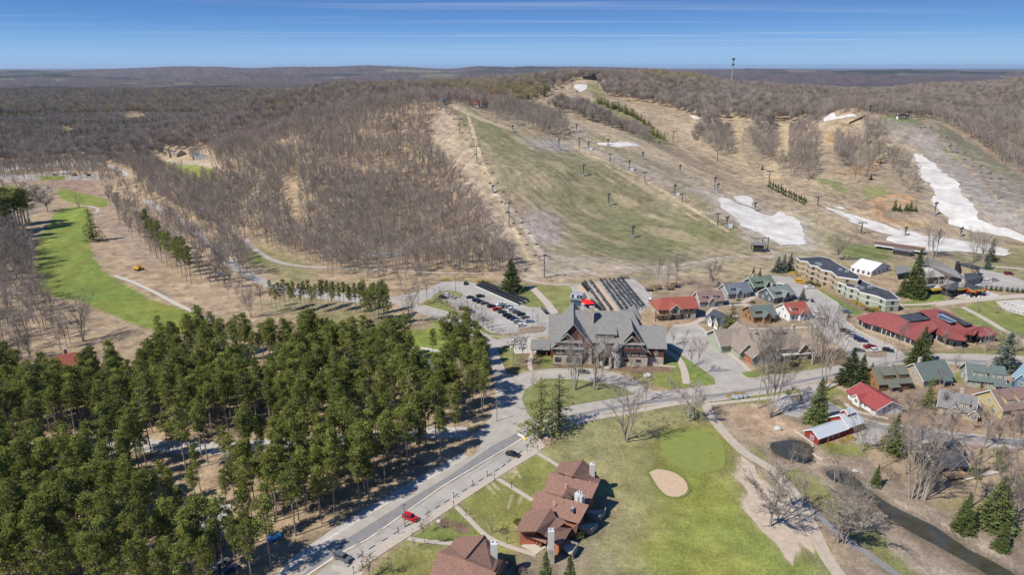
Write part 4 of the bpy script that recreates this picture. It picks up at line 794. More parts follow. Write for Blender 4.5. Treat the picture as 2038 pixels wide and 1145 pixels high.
def cottage(name, label, a, b, D, ze, rise, wm, rm, dorm=None, porch=None, chim=None, gm=None, sidew='w', trim=None, wx=None, hip=(0, 0), ov=.7, cross=None, cat='house', base=None, win=True):
    """a small house: main gable along the front, optional cross gables, shed dormers, porch, chimney and windows"""
    B = Bld(name, label, cat, a, b, trim=trim, group=None); W = B.W
    B.gable(0, W, 0, D, ze, ze + rise, wm, rm, 'x', ov, hip=hip, facem=gm)
    if base: B.box(-.05, W + .05, -.05, D + .05, -.5, 1.0, base, 'plinth')
    for x0, x1, y0, h in (cross or []): B.gable(x0, x1, y0, D * .5, ze, ze + h, wm, rm, 'y', .5, wpart='cross_gable', part='cross_gable_roof', facem=gm); (win and B.wins(((x0 + x1) / 2,), y0, ze - 1.7, w=min(1.8, (x1 - x0) * .5), h=1.3))
    for x0, x1 in (dorm or []):
        zf = ze + rise * .62; B.shed(x0, x1, D * .10, D * .46, ze - .1, zf, ze + rise * .93, wm, rm, .3); n = max(1, int((x1 - x0) / 1.7)); B.wins([x0 + (x1 - x0) * (i + .5) / n for i in range(n)], D * .10, ze + rise * .2, w=1.2, h=max(.6, rise * .34), n=2)
    for x0, x1, dp in (porch or []):
        B.mb('porch_roof', rm).slab([(x0 - .3, -dp - .3, 2.5), (x1 + .3, -dp - .3, 2.5), (x1 + .3, .3, 3.3), (x0 - .3, .3, 3.3)], .16); B.posts([(x0 + .1, -dp + .1), (x1 - .1, -dp + .1)] + ([((x0 + x1) / 2, -dp + .1)] if x1 - x0 > 4 else []), 2.7, .22); B.box(x0, x1, -dp, 0, -.4, .25, M_WOOD, 'porch_deck')
    for x, y in (chim or []): B.chimney(x, y, ze, ze + rise + 1.2, 1.1)
    if win:
        for i in range(max(1, int(W / 3.2))): B.win((i + .5) * W / max(1, int(W / 3.2)), 0, 1.0, w=1.3, h=1.4)
        for y in (D * .3, D * .7): B.win(0, y, 1.0, face='w', w=1.2); B.win(W, y, 1.0, face='e', w=1.2)
        if not hip[0]: B.win(0, D * .5, ze + .1, face='w', w=1.3, h=1.1)
        if not hip[1]: B.win(W, D * .5, ze + .1, face='e', w=1.3, h=1.1)
    B.door(W * .42, 0 if not base else -.05, .2); return B.done()
cottage('cottage', 'brown roofed cottage with arched porch next to the red roofed inn', (1393,612), (1440,609), 9, 3.4, 3.6, WM_['grey'], RM['brown'], dorm=[(1.2,4),(7.5,10.2)], cross=[(4.3,7.6,-1.2,2.2)], trim=M_TRIM)
cottage('cottage', 'pale grey cottage with slate blue roof between the brown and the green roofed cottages', (1449,596), (1494,591), 9.5, 3.4, 3.8, WM_['grey'], RM['blue'], dorm=[(1.5,4.0)], cross=[(4.6,8,-1.0,2.4)], porch=[(8.5,11,1)])
cottage('cottage', 'dark green cottage with moss green roof and white windows at the back of the village', (1500,583), (1541,577), 9.5, 3.6, 3.8, WM_['dkgreen'], RM['green'], dorm=[(1.5,6)], cross=[(6.4,9.8,-1.4,2.8)], chim=[(4,6)])
cottage('cottage', 'slate walled cottage with grey green roof and one long dormer beside the parked white trucks', (1540,605), (1580,597), 11, 3.6, 3.8, WM_['slate'], RM['sage'], dorm=[(1.2,5.2)], cross=[(5.8,9.6,-1.2,3.0)], chim=[(5,7)])
cottage('cottage', 'golden log cottage with dark green roof and double front gable', (1499,644), (1543,640), 10, 3.6, 3.6, WM_['log'], RM['teal'], dorm=[(1,4.2)], cross=[(4.6,8.2,-2,2.2)], porch=[(8.6,10.8,1.5)], trim=WM_['brown'])
cottage('cottage', 'white walled cottage with bright red roof at the edge of the upper lot', (1571,640), (1610,635), 11, 4.0, 3.6, WM_['white'], RM['red'], dorm=[(1.2,4.4)], cross=[(4.8,7.6,-1.4,2)], porch=[(7.8,9.6,1)])
cottage('cottage', 'dark slate roofed white cottage half hidden by the bright green pine', (1406,645), (1441,661), 9, 3.6, 3.2, WM_['grey'], RM['dark'], gm=WM_['white'], cross=[(2,4.4,-.9,1.6),(6,8.4,-.9,1.6)])
# ---------------- long brown roofed lodge
B = Bld('long_lodge', 'long two storey lodge with brown grey roof and brick end wall behind bare trees', 'building', (1496,728), (1622,718)); W = B.W
B.gable(0, 13, 0, 26, 4.2, 9.5, WM_['brick'], RM['taupe'], 'y', 1, facem=WM_['sagew']); B.gable(10, 29, 5, 20, 6.0, 10.2, WM_['tan'], RM['taupe'], 'x', 1, hip=(0, 5)); B.gable(13, 22.5, 2.0, 10, 6.2, 9.4, WM_['tan'], RM['taupe'], 'x', .8)
B.gable(-7, 8, 14, 28, 4.2, 8.6, WM_['sagew'], RM['taupe'], 'x', 1); B.gable(-2.5, 4, 6, 20, 4.2, 7.6, WM_['sagew'], RM['taupe'], 'y', .8); B.shed(14.5, 20, 9.6, 13.5, 7, 10.4, 11.2, WM_['dark'], RM['taupe']); B.gable(22, 26.5, 1.0, 9, 5.2, 8, WM_['tan'], RM['taupe'], 'y', .7)
B.wins((14.6, 17.4, 20.4), 2.0, 4.2, w=1.8, h=1.3); B.wins((14.6, 17.4, 20.4), 2.0, 1.2, w=1.8, h=1.3); B.wins((23, 25.4), 1.0, 1.2, w=1.4, h=1.3); B.wins((4, 7.5, 11), 0, 1.2, w=1.6, h=1.3); B.box(13, W, .6, 2.0, 2.9, 3.3, M_TRIM, 'balcony'); B.chimney(25, 12, 8, 12, 1.3); B.door(12.6, 0); B.done()
# ---------------- two stepped hotels with flat roofs
def stepped(name, label, pts, z, wm, fronts, fl_=3):
    o = thing(name, label, 'building', at_z(*pts[0], z).xy.to_3d()); ox, oy = o.location.x, o.location.y; P = [(at_z(a, b_, z).x - ox, at_z(a, b_, z).y - oy) for a, b_ in pts]
    c = Vector((sum(p[0] for p in P), sum(p[1] for p in P))) / len(P); sc_ = lambda k: [tuple(c + (Vector(p) - c) * k) for p in P]
    w = MB(); w.prism(P, -.5, z - .3); w.build('wall', wm, o); r = MB(); r.prism(sc_(.985), z - .3, z + .05); r.build('roof', RM['tar'], o); t = MB()
    n = len(P)
    for zz, hh, e in [(z - .55, .75, .18)] + [(z * k / fl_ - .2, .28, .12) for k in range(1, fl_)]:
        for i in range(n):
            a, b_ = Vector(P[i]), Vector(P[(i + 1) % n]); d = (b_ - a)
            if d.length < .5: continue
            u = d.normalized(); nn = Vector((u.y, -u.x)); q = [a - u * e + nn * e, b_ + u * e + nn * e, b_ + u * e - nn * .12, a - u * e - nn * .12]
            t.prism([tuple(v) for v in q], zz + i * .002, zz + hh + i * .002)
    t.build('cornice', M_TRIM, o)
    for i in fronts:
        a, b_ = Vector(P[i]), Vector(P[(i + 1) % n]); d = b_ - a; k = max(1, int(d.length / 6.5)); ang = math.atan2(d.y, d.x)
        nn = Vector((d.y, -d.x)).normalized()
        cx_ = Vector(c); flip = (a - cx_).dot(nn) < 0
        for fl in range(fl_):
            for j in range(k):
                p = a.lerp(b_, (j + .5) / k) + (nn * (-1 if flip else 1)) * .01; f, q = win_mesh(1.5, 1.3, 2, M_DARKM); w_ = link('window', f, o, (p.x, p.y, fl * z / fl_ + .9), ang + (math.pi if flip else 0)); link('pane', q, w_)
    rng_ = random.Random(3)
    for k in range(5):
        a = Vector(P[rng_.randrange(n)]).lerp(c, rng_.uniform(.35, .8)); u = MB(); u.box(a.x - .9, a.x + .9, a.y - .7, a.y + .7, z, z + 1.1); u.build('rooftop_unit', M_STEEL, o)
    return o
stepped('stepped_hotel', 'tan flat roofed hotel of three storeys stepping down beside the white tent', [(1586,514),(1592,519),(1607,521),(1612,528),(1627,530),(1635,537),(1655,541),(1666,551),(1708,557),(1711,550),(1690,538),(1665,524),(1650,514),(1634,511)], 9.5, WM_['tan'], (0, 1, 2, 3, 4, 5, 6, 7, 8))
stepped('stepped_hotel', 'sage green stepped hotel with flat dark roof above the yellow bushes', [(1664,561),(1682,566),(1686,571),(1707,576),(1712,582),(1746,590),(1764,598),(1791,597),(1770,579),(1742,571),(1713,558),(1690,556)], 6.4, WM_['sagew'], (0, 1, 2, 3, 4, 5, 6, 7), 2)
# ---------------- white event tent
B = Bld('event_tent', 'white framed event tent with peaked fabric roof and clear windows', 'tent', (1692,541), (1733,551)); W = B.W
B.gable(0, W, 0, 22, 3.2, 6.6, WM_['white'], RM['white'], 'x', .15, rake=False); B.wins([W * (i + .5) / 4 for i in range(4)], 0, .8, w=1.8, h=1.8, n=1)
for y in (4, 9, 14, 18): B.win(W, y, .8, face='e', w=2, h=1.8, n=1)
B.done()
# ---------------- main lodge and tavern
def px_roof(o, part, m, pts, th=.3):
    """one roof plane on corners (column, row, height)"""
    q = [at_z(a, b_, z) for a, b_, z in pts]; q = [Vector((p.x, p.y, z)) - o.location for p, (_, _, z) in zip(q, pts)]
    n = (q[1] - q[0]).cross(q[2] - q[0])
    if n.z < 0: q = q[::-1]
    mb = MB(); mb.slab(q, th); return mb.build(part, m, o)
def px_walls(o, part, m, pts, z0=-.4, dz=.25, inset=0):
    q = [Vector((*at_z(a, b_, z).xy, z - dz)) - o.location for a, b_, z in pts]; mb = MB(); c = sum((v.xy for v in q), Vector((0, 0))) / len(q)
    q = [Vector((*(v.xy + (c - v.xy).normalized() * inset), v.z)) for v in q]; n = len(q)
    ar = sum(q[i].x * q[(i + 1) % n].y - q[(i + 1) % n].x * q[i].y for i in range(n)); q = q if ar > 0 else q[::-1]
    for i in range(n):
        a, b_ = q[i], q[(i + 1) % n]; mb.face([(a.x, a.y, z0), (b_.x, b_.y, z0), tuple(b_), tuple(a)])
    mb.face([tuple(v) for v in q]); return mb.build(part, m, o)
o = thing('day_lodge', 'large day lodge with steep grey roof and a pale lower roof behind the spruces', 'building', at_z(1850,580).xyz)
px_roof(o, 'roof', RM['grey'], [(1846,512,15),(1852,530,10),(1882,549,6),(1915,556,6),(1920,553,6),(1898,535,10),(1868,521,13)]); px_roof(o, 'roof', RM['pale'], [(1826,529,6),(1846,527,8.5),(1858,538,8.5),(1884,550,5.6),(1862,552,4.4),(1822,556,4.4)]); px_roof(o, 'roof', RM['grey'], [(1846,512,15),(1826,522,8),(1828,529,7.5),(1850,529,10)])
px_walls(o, 'wall', WM_['grey'], [(1850,530,5.6),(1882,550,5.4),(1915,556,5.4),(1918,553,5.4),(1890,535,5.4),(1855,521,5.4)], inset=1.2); px_walls(o, 'wall', WM_['beige'], [(1828,530,4.2),(1846,528,4.2),(1882,549,4.2),(1862,551,4.2),(1826,554,4.2)], inset=.8)
px_roof(o, 'roof', RM['grey'], [(1780,531,4),(1810,529,5),(1812,540,5),(1784,546,4)])
for t in range(7): a = at_z(1852 + t * 10, 557 + t * .5, 2.6); f, p = win_mesh(1.8, 1.6, 2, M_TRIM); w_ = link('window', f, o, Vector((a.x, a.y + .6, .9)) - o.location, 0); link('pane', p, w_)
ch = at_z(1914,566,6); mb = MB(); mb.box(-1, 1, -1, 1, -.5, 7); mb.build('chimney', WM_['stone'], o, Vector((ch.x, ch.y, 0)) - o.location)
o = thing('tavern', 'low flat roofed tavern with mustard fascia and red window awnings by the sunny terrace', 'building', at_z(1930,590).xyz)
px_roof(o, 'roof', RM['tar'], [(1868,571,4.2),(1905,562,4.2),(1925,564,4.2),(1958,573,4.2),(1960,577,4.2),(1936,580,4.2),(1926,575,4.2),(1906,576,4.2),(1896,580,4.2)], .25)
px_walls(o, 'wall', WM_['dark'], [(1870,572,4),(1905,564,4),(1925,565,4),(1956,573,4),(1957,577,4),(1936,579.5,4),(1926,574.5,4),(1906,575.5,4),(1896,579,4)], inset=.6)
for a, b_ in (((1906,576.5),(1926,575.3)), ((1926,575.3),(1936,580.5)), ((1936,580.5),(1960,577.6))):
    p, q = at_z(*a, 4), at_z(*b_, 4); mb = MB(); d = (q - p).normalized(); n = Vector((d.y, -d.x, 0)) * .12; mb.prism([(v.x - o.location.x, v.y - o.location.y) for v in (p + n, q + n, q - n, p - n)], 3.6, 4.6); mb.build('fascia', WM_['mustard'], o)
for a, b_ in (((1888,569),(1906,576)), ((1940,582),(1944,581)), ((1927,578),(1932,580)), ((1956,579),(1961,576))):
    p, q = at_z(*a, 3.4), at_z(*b_, 3.4); mb = MB(); d = (q - p).normalized(); n = Vector((d.y, -d.x, 0)) * .5; mb.prism([(v.x - o.location.x, v.y - o.location.y) for v in (p + n, q + n, q - n, p - n)], 2.9, 4.2); mb.build('awning', WM_['redtrim'], o)
o = thing('sun_deck', 'raised timber deck with a gold coloured rail left of the tavern', 'deck', at_z(1860,585).xyz)
dp = [(1836,570),(1858,565),(1890,570),(1880,576),(1857,578),(1842,574)]; q = [at_z(a, b_, 3) - o.location for a, b_ in dp]; mb = MB(); mb.prism([(v.x, v.y) for v in q], 2.7, 3.0); mb.build('floor', M_CONC2, o)
mb = MB()
for i in (3, 4, 5): p, r_ = q[i], q[(i + 1) % 6]; n = Vector((r_.y - p.y, p.x - r_.x, 0)).normalized() * .1; mb.prism([(v.x, v.y) for v in (p - n, r_ - n, r_ + n, p + n)], 2.6, 4.0 + i * .003)
mb.build('rail', WM_['mustard'], o); px_walls(o, 'wall', WM_['dark'], [(a, b_, 2.7) for a, b_ in dp], inset=.7, dz=0)
o = thing('service_building', 'flat dark roofed service building with tan wall behind the day lodge', 'building', at_z(1940,548).xyz)
px_roof(o, 'roof', RM['tar'], [(1903,523,5),(1928,524,5),(1954,532,5),(1950,535,5),(1938,533,5),(1906,527,5)], .3); px_walls(o, 'wall', WM_['tan'], [(1905,525,4.8),(1928,525,4.8),(1952,532,4.8),(1948,535,4.8),(1937,533,4.8),(1907,528,4.8)], inset=.3); px_walls(o, 'tower', WM_['dark'], [(1903,520,7),(1910,520,7),(1910,525,7),(1903,525,7)], dz=0)
px_roof(o, 'roof', RM['tar'], [(1918,545,3.4),(1940,543,3.4),(1960,552,3.4),(1925,560,3.4)], .3); px_walls(o, 'wall', WM_['grey'], [(1919,546,3.2),(1940,544,3.2),(1958,552,3.2),(1926,559,3.2)], inset=.4)
# ---------------- red roofed restaurant: scale 4.549, origin (1590,580)
RQ = lambda u, v, z: (1590 + u / 4.549, 580 + v / 4.549, z)
o = thing('restaurant', 'sprawling one storey restaurant with dull red hipped roofs and a glazed bow', 'restaurant', at_z(1860,670).xyz)
for pts in ([(515,240,3.6),(720,190,6),(880,210,7),(990,275,7.4),(900,390,4),(720,322,3.6),(600,290,3.5)], [(900,390,4),(990,275,7.4),(1195,245,7.2),(1260,225,6.5),(1260,330,7),(1185,380,4.5),(1080,460,3.8),(950,400,3.6)],
            [(1090,175,5),(1235,158,5),(1330,178,5.5),(1560,300,6),(1640,330,6.5),(1590,400,5),(1260,330,7),(1195,245,7)], [(1185,360,5),(1260,330,7),(1520,350,7),(1590,380,5.5),(1490,405,4.2),(1525,430,3.8),(1500,452,3.8),(1360,430,3.8),(1215,375,3.8)],
            [(1590,340,6.5),(1700,320,6.0),(1820,395,3.6),(1640,420,3.8),(1615,392,4),(1490,405,4)]):
    px_roof(o, 'roof', RM['rose'], [RQ(*p) for p in pts], .25)
px_roof(o, 'flat_roof', RM['tar'], [RQ(*p) for p in [(890,215,7.4),(1075,203,7.4),(1195,250,7.6),(1000,275,7.6)]], .3); px_roof(o, 'flat_roof', RM['tar'], [RQ(*p) for p in [(1255,178,6.6),(1320,188,6.6),(1575,298,7.2),(1505,309,7.2),(1430,265,7.2)]], .3)
sk = px_roof(o, 'skylight', M_STEEL, [RQ(*p) for p in [(1262,205,7.6),(1300,205,7.6),(1432,272,7.8),(1375,284,7.8),(1255,232,7.4)]], .3)
for k in range(9):
    t = k / 8; a = (1272 + 125 * t, 212 + 52 * t); px_roof(o, 'skylight_pane', mat('skylight_glass', (.05, .075, .12), .2, spec=.7), [RQ(a[0] - 2, a[1], 7.9), RQ(a[0] + 10, a[1] + 4, 7.9), RQ(a[0] + 2, a[1] + 22, 7.9), RQ(a[0] - 11, a[1] + 17, 7.9)], .06)
foot = [(525,250),(600,293),(700,325),(905,395),(1060,455),(1190,440),(1215,380),(1300,420),(1360,445),(1420,462),(1500,460),(1520,440),(1500,410),(1612,398),(1640,425),(1800,398),(1690,335),(1560,300),(1330,185),(1235,165),(1095,180),(880,215),(720,195)]
px_walls(o, 'wall', WM_['dark'], [RQ(u, v, 3.4) for u, v in foot], inset=.9, dz=0)
pw = [at_z(*RQ(u, v, 3.4)) for u, v in foot]; mbp = MB(); mbb = MB()
for i in range(15):
    a, b_ = pw[i] - o.location, pw[i + 1] - o.location; a.z = b_.z = 0; n = max(1, int((b_ - a).length / 2.2))
    c_ = sum((p - o.location for p in pw), Vector()) / len(pw)
    for j in range(n + 1):
        p = a.lerp(b_, j / n); p += (c_ - p).normalized() * .75; p.z = 0; m1 = MB(); m1.box(p.x - .14, p.x + .14, p.y - .14, p.y + .14, -.3, 3.2); m1.build('mullion', M_TRIM, o)
    d = (b_ - a).normalized(); nn = Vector((d.y, -d.x, 0)) * .2; a += (c_ - a).normalized() * .7; b_ += (c_ - b_).normalized() * .7; a.z = b_.z = 0; mbb.prism([(v.x, v.y) for v in (a + nn, b_ + nn, b_ - nn, a - nn)], -.4, .9 + i * .003)
mbb.build('sill_wall', WM_['beige'], o)
# ---------------- the lower neighbourhood
cottage('ranch_house', 'white ranch house with a crimson roof next to the side street', (1687,793), (1742,829), 11, 3.0, 2.6, WM_['white'], RM['crimson'], cross=[(4,7.4,-1.2,1.5)], ov=.9)
cottage('house', 'brown timber house with twin olive grey dormer roofs and stone chimney', (1748,780), (1809,776), 10, 3.6, 4.4, WM_['brown'], RM['olive'], dorm=[(2,6.4),(8.6,12)], porch=[(3.5,7.5,2)], chim=[(7.6,5)], trim=WM_['log'], gm=WM_['log'])
cottage('house', 'tan gabled house with grey green roof and a stone chimney by the main road', (1836,772), (1893,764), 11, 3.4, 4.6, WM_['grey'], RM['teal'], chim=[(3.8,7)], gm=WM_['beige'], porch=[(8,12,2)])
cottage('house', 'sage house with two broad green shed dormers either side of a chimney', (1925,770), (1995,778), 10.5, 3.4, 4.6, WM_['sagew'], RM['teal'], dorm=[(1.4,6.2),(8,12.6)], chim=[(7.1,5)], porch=[(8.5,14,2.2)])
cottage('house', 'navy and light blue house with pale blue roof at the edge of the village', (2012,770), (2060,790), 12, 4.4, 4.2, WM_['navy'], RM['sky'], cross=[(2,6.5,-1.5,3.2)], gm=WM_['blue'])
cottage('house', 'low grey roofed house with one white dormer half hidden by bare branches', (1866,822), (1935,838), 12, 3.0, 3.8, WM_['beige'], RM['grey'], dorm=[(6,9)], cross=[(3.5,6.2,-1.2,1.8),(9.4,12,-.8,1.5)], chim=[(6,8)])
cottage('house', 'yellow gabled house with brown roof and white trim at the lower right', (1992,836), (2062,828), 12, 4.2, 4.6, WM_['yellow'], RM['brown'], dorm=[(2,5.5),(7.5,11)], gm=WM_['yellow'], porch=[(3,9,2)])
# red barn
B = Bld('red_barn', 'dark red barn with silver metal roof and a white window beside the pond', 'barn', (1628,887), (1688,866)); W = B.W
B.gable(0, W, 0, 5.6, 2.8, 4.6, WM_['barn'], RM['metal'], 'x', .5); B.gable(W - .6, W + 6.5, -.2, 7.4, 3.4, 6.0, WM_['barn'], RM['metal'], 'x', .5); B.gable(W + 1.6, W + 5, 2.4, 5, 6.4, 7.5, WM_['barn'], RM['metal'], 'x', .3, z0=4, wpart='cupola', part='cupola_roof')
B.win(0, 2.6, .9, face='w', w=1.5, h=1.3); B.door(1, 0, 0, 1.2, 2.1, m=M_DARKM); B.door(4.6, 0, 0, .9, 2.1, m=M_STEEL); B.wins((7, 9.6), 0, 1, w=1, h=1, n=1); B.done()
# dark cabin in the trees
B = Bld('creek_cabin', 'near black cabin with timber deck tucked under tall bare trees', 'cabin', (1862,948), (1918,942)); W = B.W
B.gable(0, W, 0, 9, 3.2, 5.8, WM_['dark'], RM['dark'], 'x', .8); B.gable(W * .55, W + 4, 5, 13, 3.4, 6.2, WM_['dark'], RM['dark'], 'x', .8); B.box(2, W - 1, -3.4, -.2, .8, 1.1, M_WOOD, 'deck'); B.rail(2, W - 1, -3.3, -3.3, 1.1, WM_['brown']); B.wins((2, 4.5, 7), 0, 1, w=1.3, h=1.3, fm=WM_['brown']); B.done()
strip('footbridge', [(1918,957),(1950,948),(1985,942)], 1.6, M_CONC2, .6, .5, sm=False)
# ---------------- brown shake townhouses at the bottom; scale 5.4545, origin (1010,900)
TQ = lambda u, v, z: (1010 + u / 5.4545, 900 + v / 5.4545, z)
def flue(o, px, py, z0, z1, w=1.5, n=1, star=False):
    """a white stack whose top is seen at that spot"""
    p = at_z(px, py, z1) - o.location; mb = MB(); mb.box(p.x - w / 2, p.x + w / 2, p.y - w / 2, p.y + w / 2, z0, z1)
    if star:
        for a in (R(0), R(45)):
            mb.box(-w * .62, w * .62, -w * .62, w * .62, z0, z1 - .3 - a * .1, M=Matrix.Translation((p.x, p.y, 0)) @ Matrix.Rotation(a + .3, 4, 'Z'))
    for k in range(n):
        a = 6.28 * k / max(1, n); r = 0 if n == 1 else w * .32; mb.tube((p.x + r * math.cos(a), p.y + r * math.sin(a), z1), (p.x + r * math.cos(a), p.y + r * math.sin(a), z1 + .55), .2, .2, 8)
    mb.build('chimney', M_CHIM, o)
o = thing('townhouse_row', 'row of townhouses under stepped brown shake roofs with white chimneys beside the green', 'building', at_z(1110,1040).xyz)
SK = RM['shake']
for pts in ([(820,85,10),(700,270,10),(920,325,7),(955,290,6),(970,225,6)], [(820,85,10),(700,270,10),(545,215,7.6),(530,180,6.6),(575,118,6.6),(735,140,7)], [(700,270,9.8),(545,205,7.6),(460,225,7.4),(990,345,7.2),(1015,290,5.4),(920,322,7)],
            [(455,222,9.2),(992,345,9.2),(885,568,6.6),(600,490,6.8),(395,430,6),(400,380,6.2)], [(305,415,8.8),(885,578,8.8),(775,782,5.8),(262,640,5.6)], [(475,608,8.4),(312,862,8.4),(400,905,6.4),(580,1032,3.8),(700,832,4.6),(560,820,6.2),(640,760,6.4),(530,712,7)],
            [(475,608,8.4),(312,862,8.4),(90,866,5.4),(155,725,5.4),(205,640,5.6)], [(660,378,9.6),(590,490,9.6),(760,520,7.6),(830,430,7.6)], [(180,895,3.6),(240,890,4.2),(435,935,4.2),(420,995,3.2)], [(770,775,6),(700,832,4.6),(745,890,3),(750,800,4)]):
    px_roof(o, 'roof', SK, [TQ(*p) for p in pts], .28)
for pts, z in (([(830,100),(700,262),(925,325),(960,235)], 6.2), ([(580,125),(545,205),(700,262),(800,110)], 6.3), ([(470,235),(980,350),(880,560),(410,430)], 6.0), ([(310,425),(875,585),(770,775),(275,630)], 5.4), ([(480,620),(690,835),(575,1025),(325,870)], 3.6), ([(470,615),(215,645),(110,860),(310,865)], 5.0)):
    px_walls(o, 'wall', WM_['brick'], [TQ(u, v, z) for u, v in pts], inset=1.0)
for u, v in ((260,950),(320,965),(355,985)): p = at_z(*TQ(u, v, 1.5)) - o.location; mb = MB(); mb.box(p.x - .3, p.x + .3, p.y - .3, p.y + .3, -.3, 3.4); mb.build('porch_post', WM_['brick'], o)
flue(o, *TQ(922,130,0)[:2], 5, 10.4, 1.4, 1); flue(o, *TQ(785,450,0)[:2], 6, 10.8, 1.7, 4, True); flue(o, *TQ(475,850,0)[:2], 4.4, 9.6, 1.5, 2)
ps_ = at_z(*TQ(475,850,0)[:2], 9.6) - o.location; mb = MB(); mb.box(ps_.x - .9, ps_.x + .9, ps_.y - .9, ps_.y + .9, -.3, 4.4); mb.build('chimney_base', WM_['stone'], o)
px_roof(o, 'skylight', M_STEEL, [TQ(*p) for p in ((690,590,8.6),(722,598,8.6),(712,650,8.2),(682,642,8.2))], .25); px_roof(o, 'skylight_pane', MATS['skylight_glass'], [TQ(*p) for p in ((686,618,8.5),(712,624,8.5),(706,648,8.35),(684,642,8.35))], .05)
px_roof(o, 'skylight', M_DARKM, [TQ(*p) for p in ((655,448,9.6),(665,444,9.6),(702,482,9.2),(692,488,9.2))], .2)
for u, v in ((640,250),(505,545),(725,142),(895,330),(635,357)): p = at_z(*TQ(u, v, 8.8)) - o.location; mb = MB(); mb.tube((p.x, p.y, 7.4), (p.x, p.y, 9.2), .12, .12, 6); mb.build('vent_pipe', M_TRIM, o)
for pts, z in (([(880,640),(1045,625),(1065,650),(1000,730),(860,690)], 1.2), ([(760,800),(960,770),(975,800),(910,870),(790,850)], 1.2), ([(590,1040),(640,990),(765,1030),(700,1130)], 1.4)):
    q = [at_z(*TQ(u, v, z)) - o.location for u, v in pts]; mb = MB(); mb.prism([(p.x, p.y) for p in q], z - .25, z); mb.build('deck', M_CONC2, o)
    mb = MB()
    for i in range(1, len(q) - 1):
        a, b_ = q[i], q[i + 1]; n = Vector((b_.y - a.y, a.x - b_.x, 0)).normalized() * .12; mb.prism([(v.x, v.y) for v in (a - n, b_ - n, b_ + n, a + n)], z - .9, z + 1.0 + i * .003)
    mb.build('deck_wall', mat('weathered_boards', (.25, .23, .20), .9, .12, 2), o)
q = [at_z(*TQ(u, v, .3)) for u, v in ((150,1020),(215,955),(440,1020),(310,1110))]; sheet('entrance_terrace', None, M_CONC2, .16, world=[(p.x, p.y) for p in q])
o2 = thing('townhouse_row', 'second townhouse with brown shake roof and one white chimney cut off by the lower edge', 'building', at_z(930,1140).xyz)
CQ = lambda u, v, z: (820 + u / 3.816, 845 + v / 3.816, z)
for pts in ([(550,842,10),(398,1022,10),(620,1130,7.4),(700,1010,5.4),(655,1030,6.6),(640,960,6.6)], [(550,842,10),(398,1022,10),(195,975,7.8),(285,925,6.8),(345,860,6.8)], [(395,1022,9.6),(195,972,9.2),(110,1200,6.4),(560,1330,6.4),(640,1130,8.6)], [(640,1130,8.6),(700,1020,5.4),(730,1050,4.6),(620,1240,4.6)]):
    px_roof(o2, 'roof', SK, [CQ(*p) for p in pts], .28)
for pts, z in (([(545,860),(400,1020),(610,1120),(660,1030)], 6), ([(540,860),(345,870),(215,970),(395,1015)], 6), ([(390,1020),(205,980),(130,1180),(560,1310),(630,1130)], 6)): px_walls(o2, 'wall', WM_['brick'], [CQ(u, v, z) for u, v in pts], inset=1.0)
flue(o2, *CQ(622,900,0)[:2], 4, 10.8, 1.7, 2)
# ---------------- houses in the pine stand and far houses
cottage('house', 'red roofed house with a grey chimney at the upper edge of the pine stand', (112,762), (160,752), 11, 5.0, 4.2, WM_['brown'], RM['red'], cross=[(7,12,-2.5,3.4)], chim=[(5,8)])
cottage('house', 'pale grey roofed house glimpsed in the middle of the pine stand', (505,812), (560,795), 11, 3.4, 3.6, WM_['beige'], RM['pale'])
cottage('house', 'house with sharp grey green gable under the pines near the curved road', (834,770), (880,762), 10, 4, 5, WM_['grey'], RM['sage'], cross=[(1,5,-1.5,4.4)])
cottage('house', 'house with silver grey roof in the clearing near the bottom of the pine stand', (398,1100), (462,1085), 10, 4.5, 4.5, WM_['beige'], RM['pale'], cross=[(1,5,-1.5,3.5)])
for i, (a, b_, lb, rm) in enumerate((((333,312),(352,314),'far tan house with olive roof left of its neighbour behind the fairway','taupe'), ((385,318),(418,322),'far grey house with white trim right of its neighbour behind the fairway','grey'))):
    cottage('house', lb, a, b_, 14, 5, 5, WM_['beige'], RM[rm], cross=[(3,9,-2,4)], dorm=[(11,15)])
for a, b_, lb, hh in (((952,213),(971,215),'small chalet with dark red roof nearest the top of the lift', 4), ((962,196),(990,197),'long white chalet with dull red roof on the ridge', 5), ((1052,186),(1076,186),'chalet with tiered red roof beside a dark fir on the ridge', 6), ((926,206),(940,207),'low chalet with dark red roof among trees left of the ridge chalets', 3)):
    cottage('chalet', lb, a, b_, 13, hh, 5, WM_['white'], RM['red'], hip=(3, 3), cross=[(3, 8, -2, 3)], ov=1.2)
B = Bld('summit_lodge', 'dark flat roofed lodge on stilts at the top of the mountain', 'building', (1160,158), (1184,160)); W = B.W
B.box(0, W, 0, 12, 1.5, 5.5, WM_['dark']); B.box(-2, W + 2, -2, 13, 5.5, 6.0, RM['tar'], 'roof'); B.box(W * .4, W * .75, 2, 9, 6.0, 9.5, WM_['dark'], 'upper_floor'); B.box(W * .35, W * .8, 1, 10, 9.5, 10, RM['grey'], 'roof'); B.posts([(1, .5), (W / 2, .5), (W - 1, .5)], 1.6, .8, WM_['dark']); B.wins([W * (i + .5) / 6 for i in range(6)], 0, 2.8, w=2.4, h=1.6, fm=M_DARKM); B.done()
rng = np.random.default_rng(17)
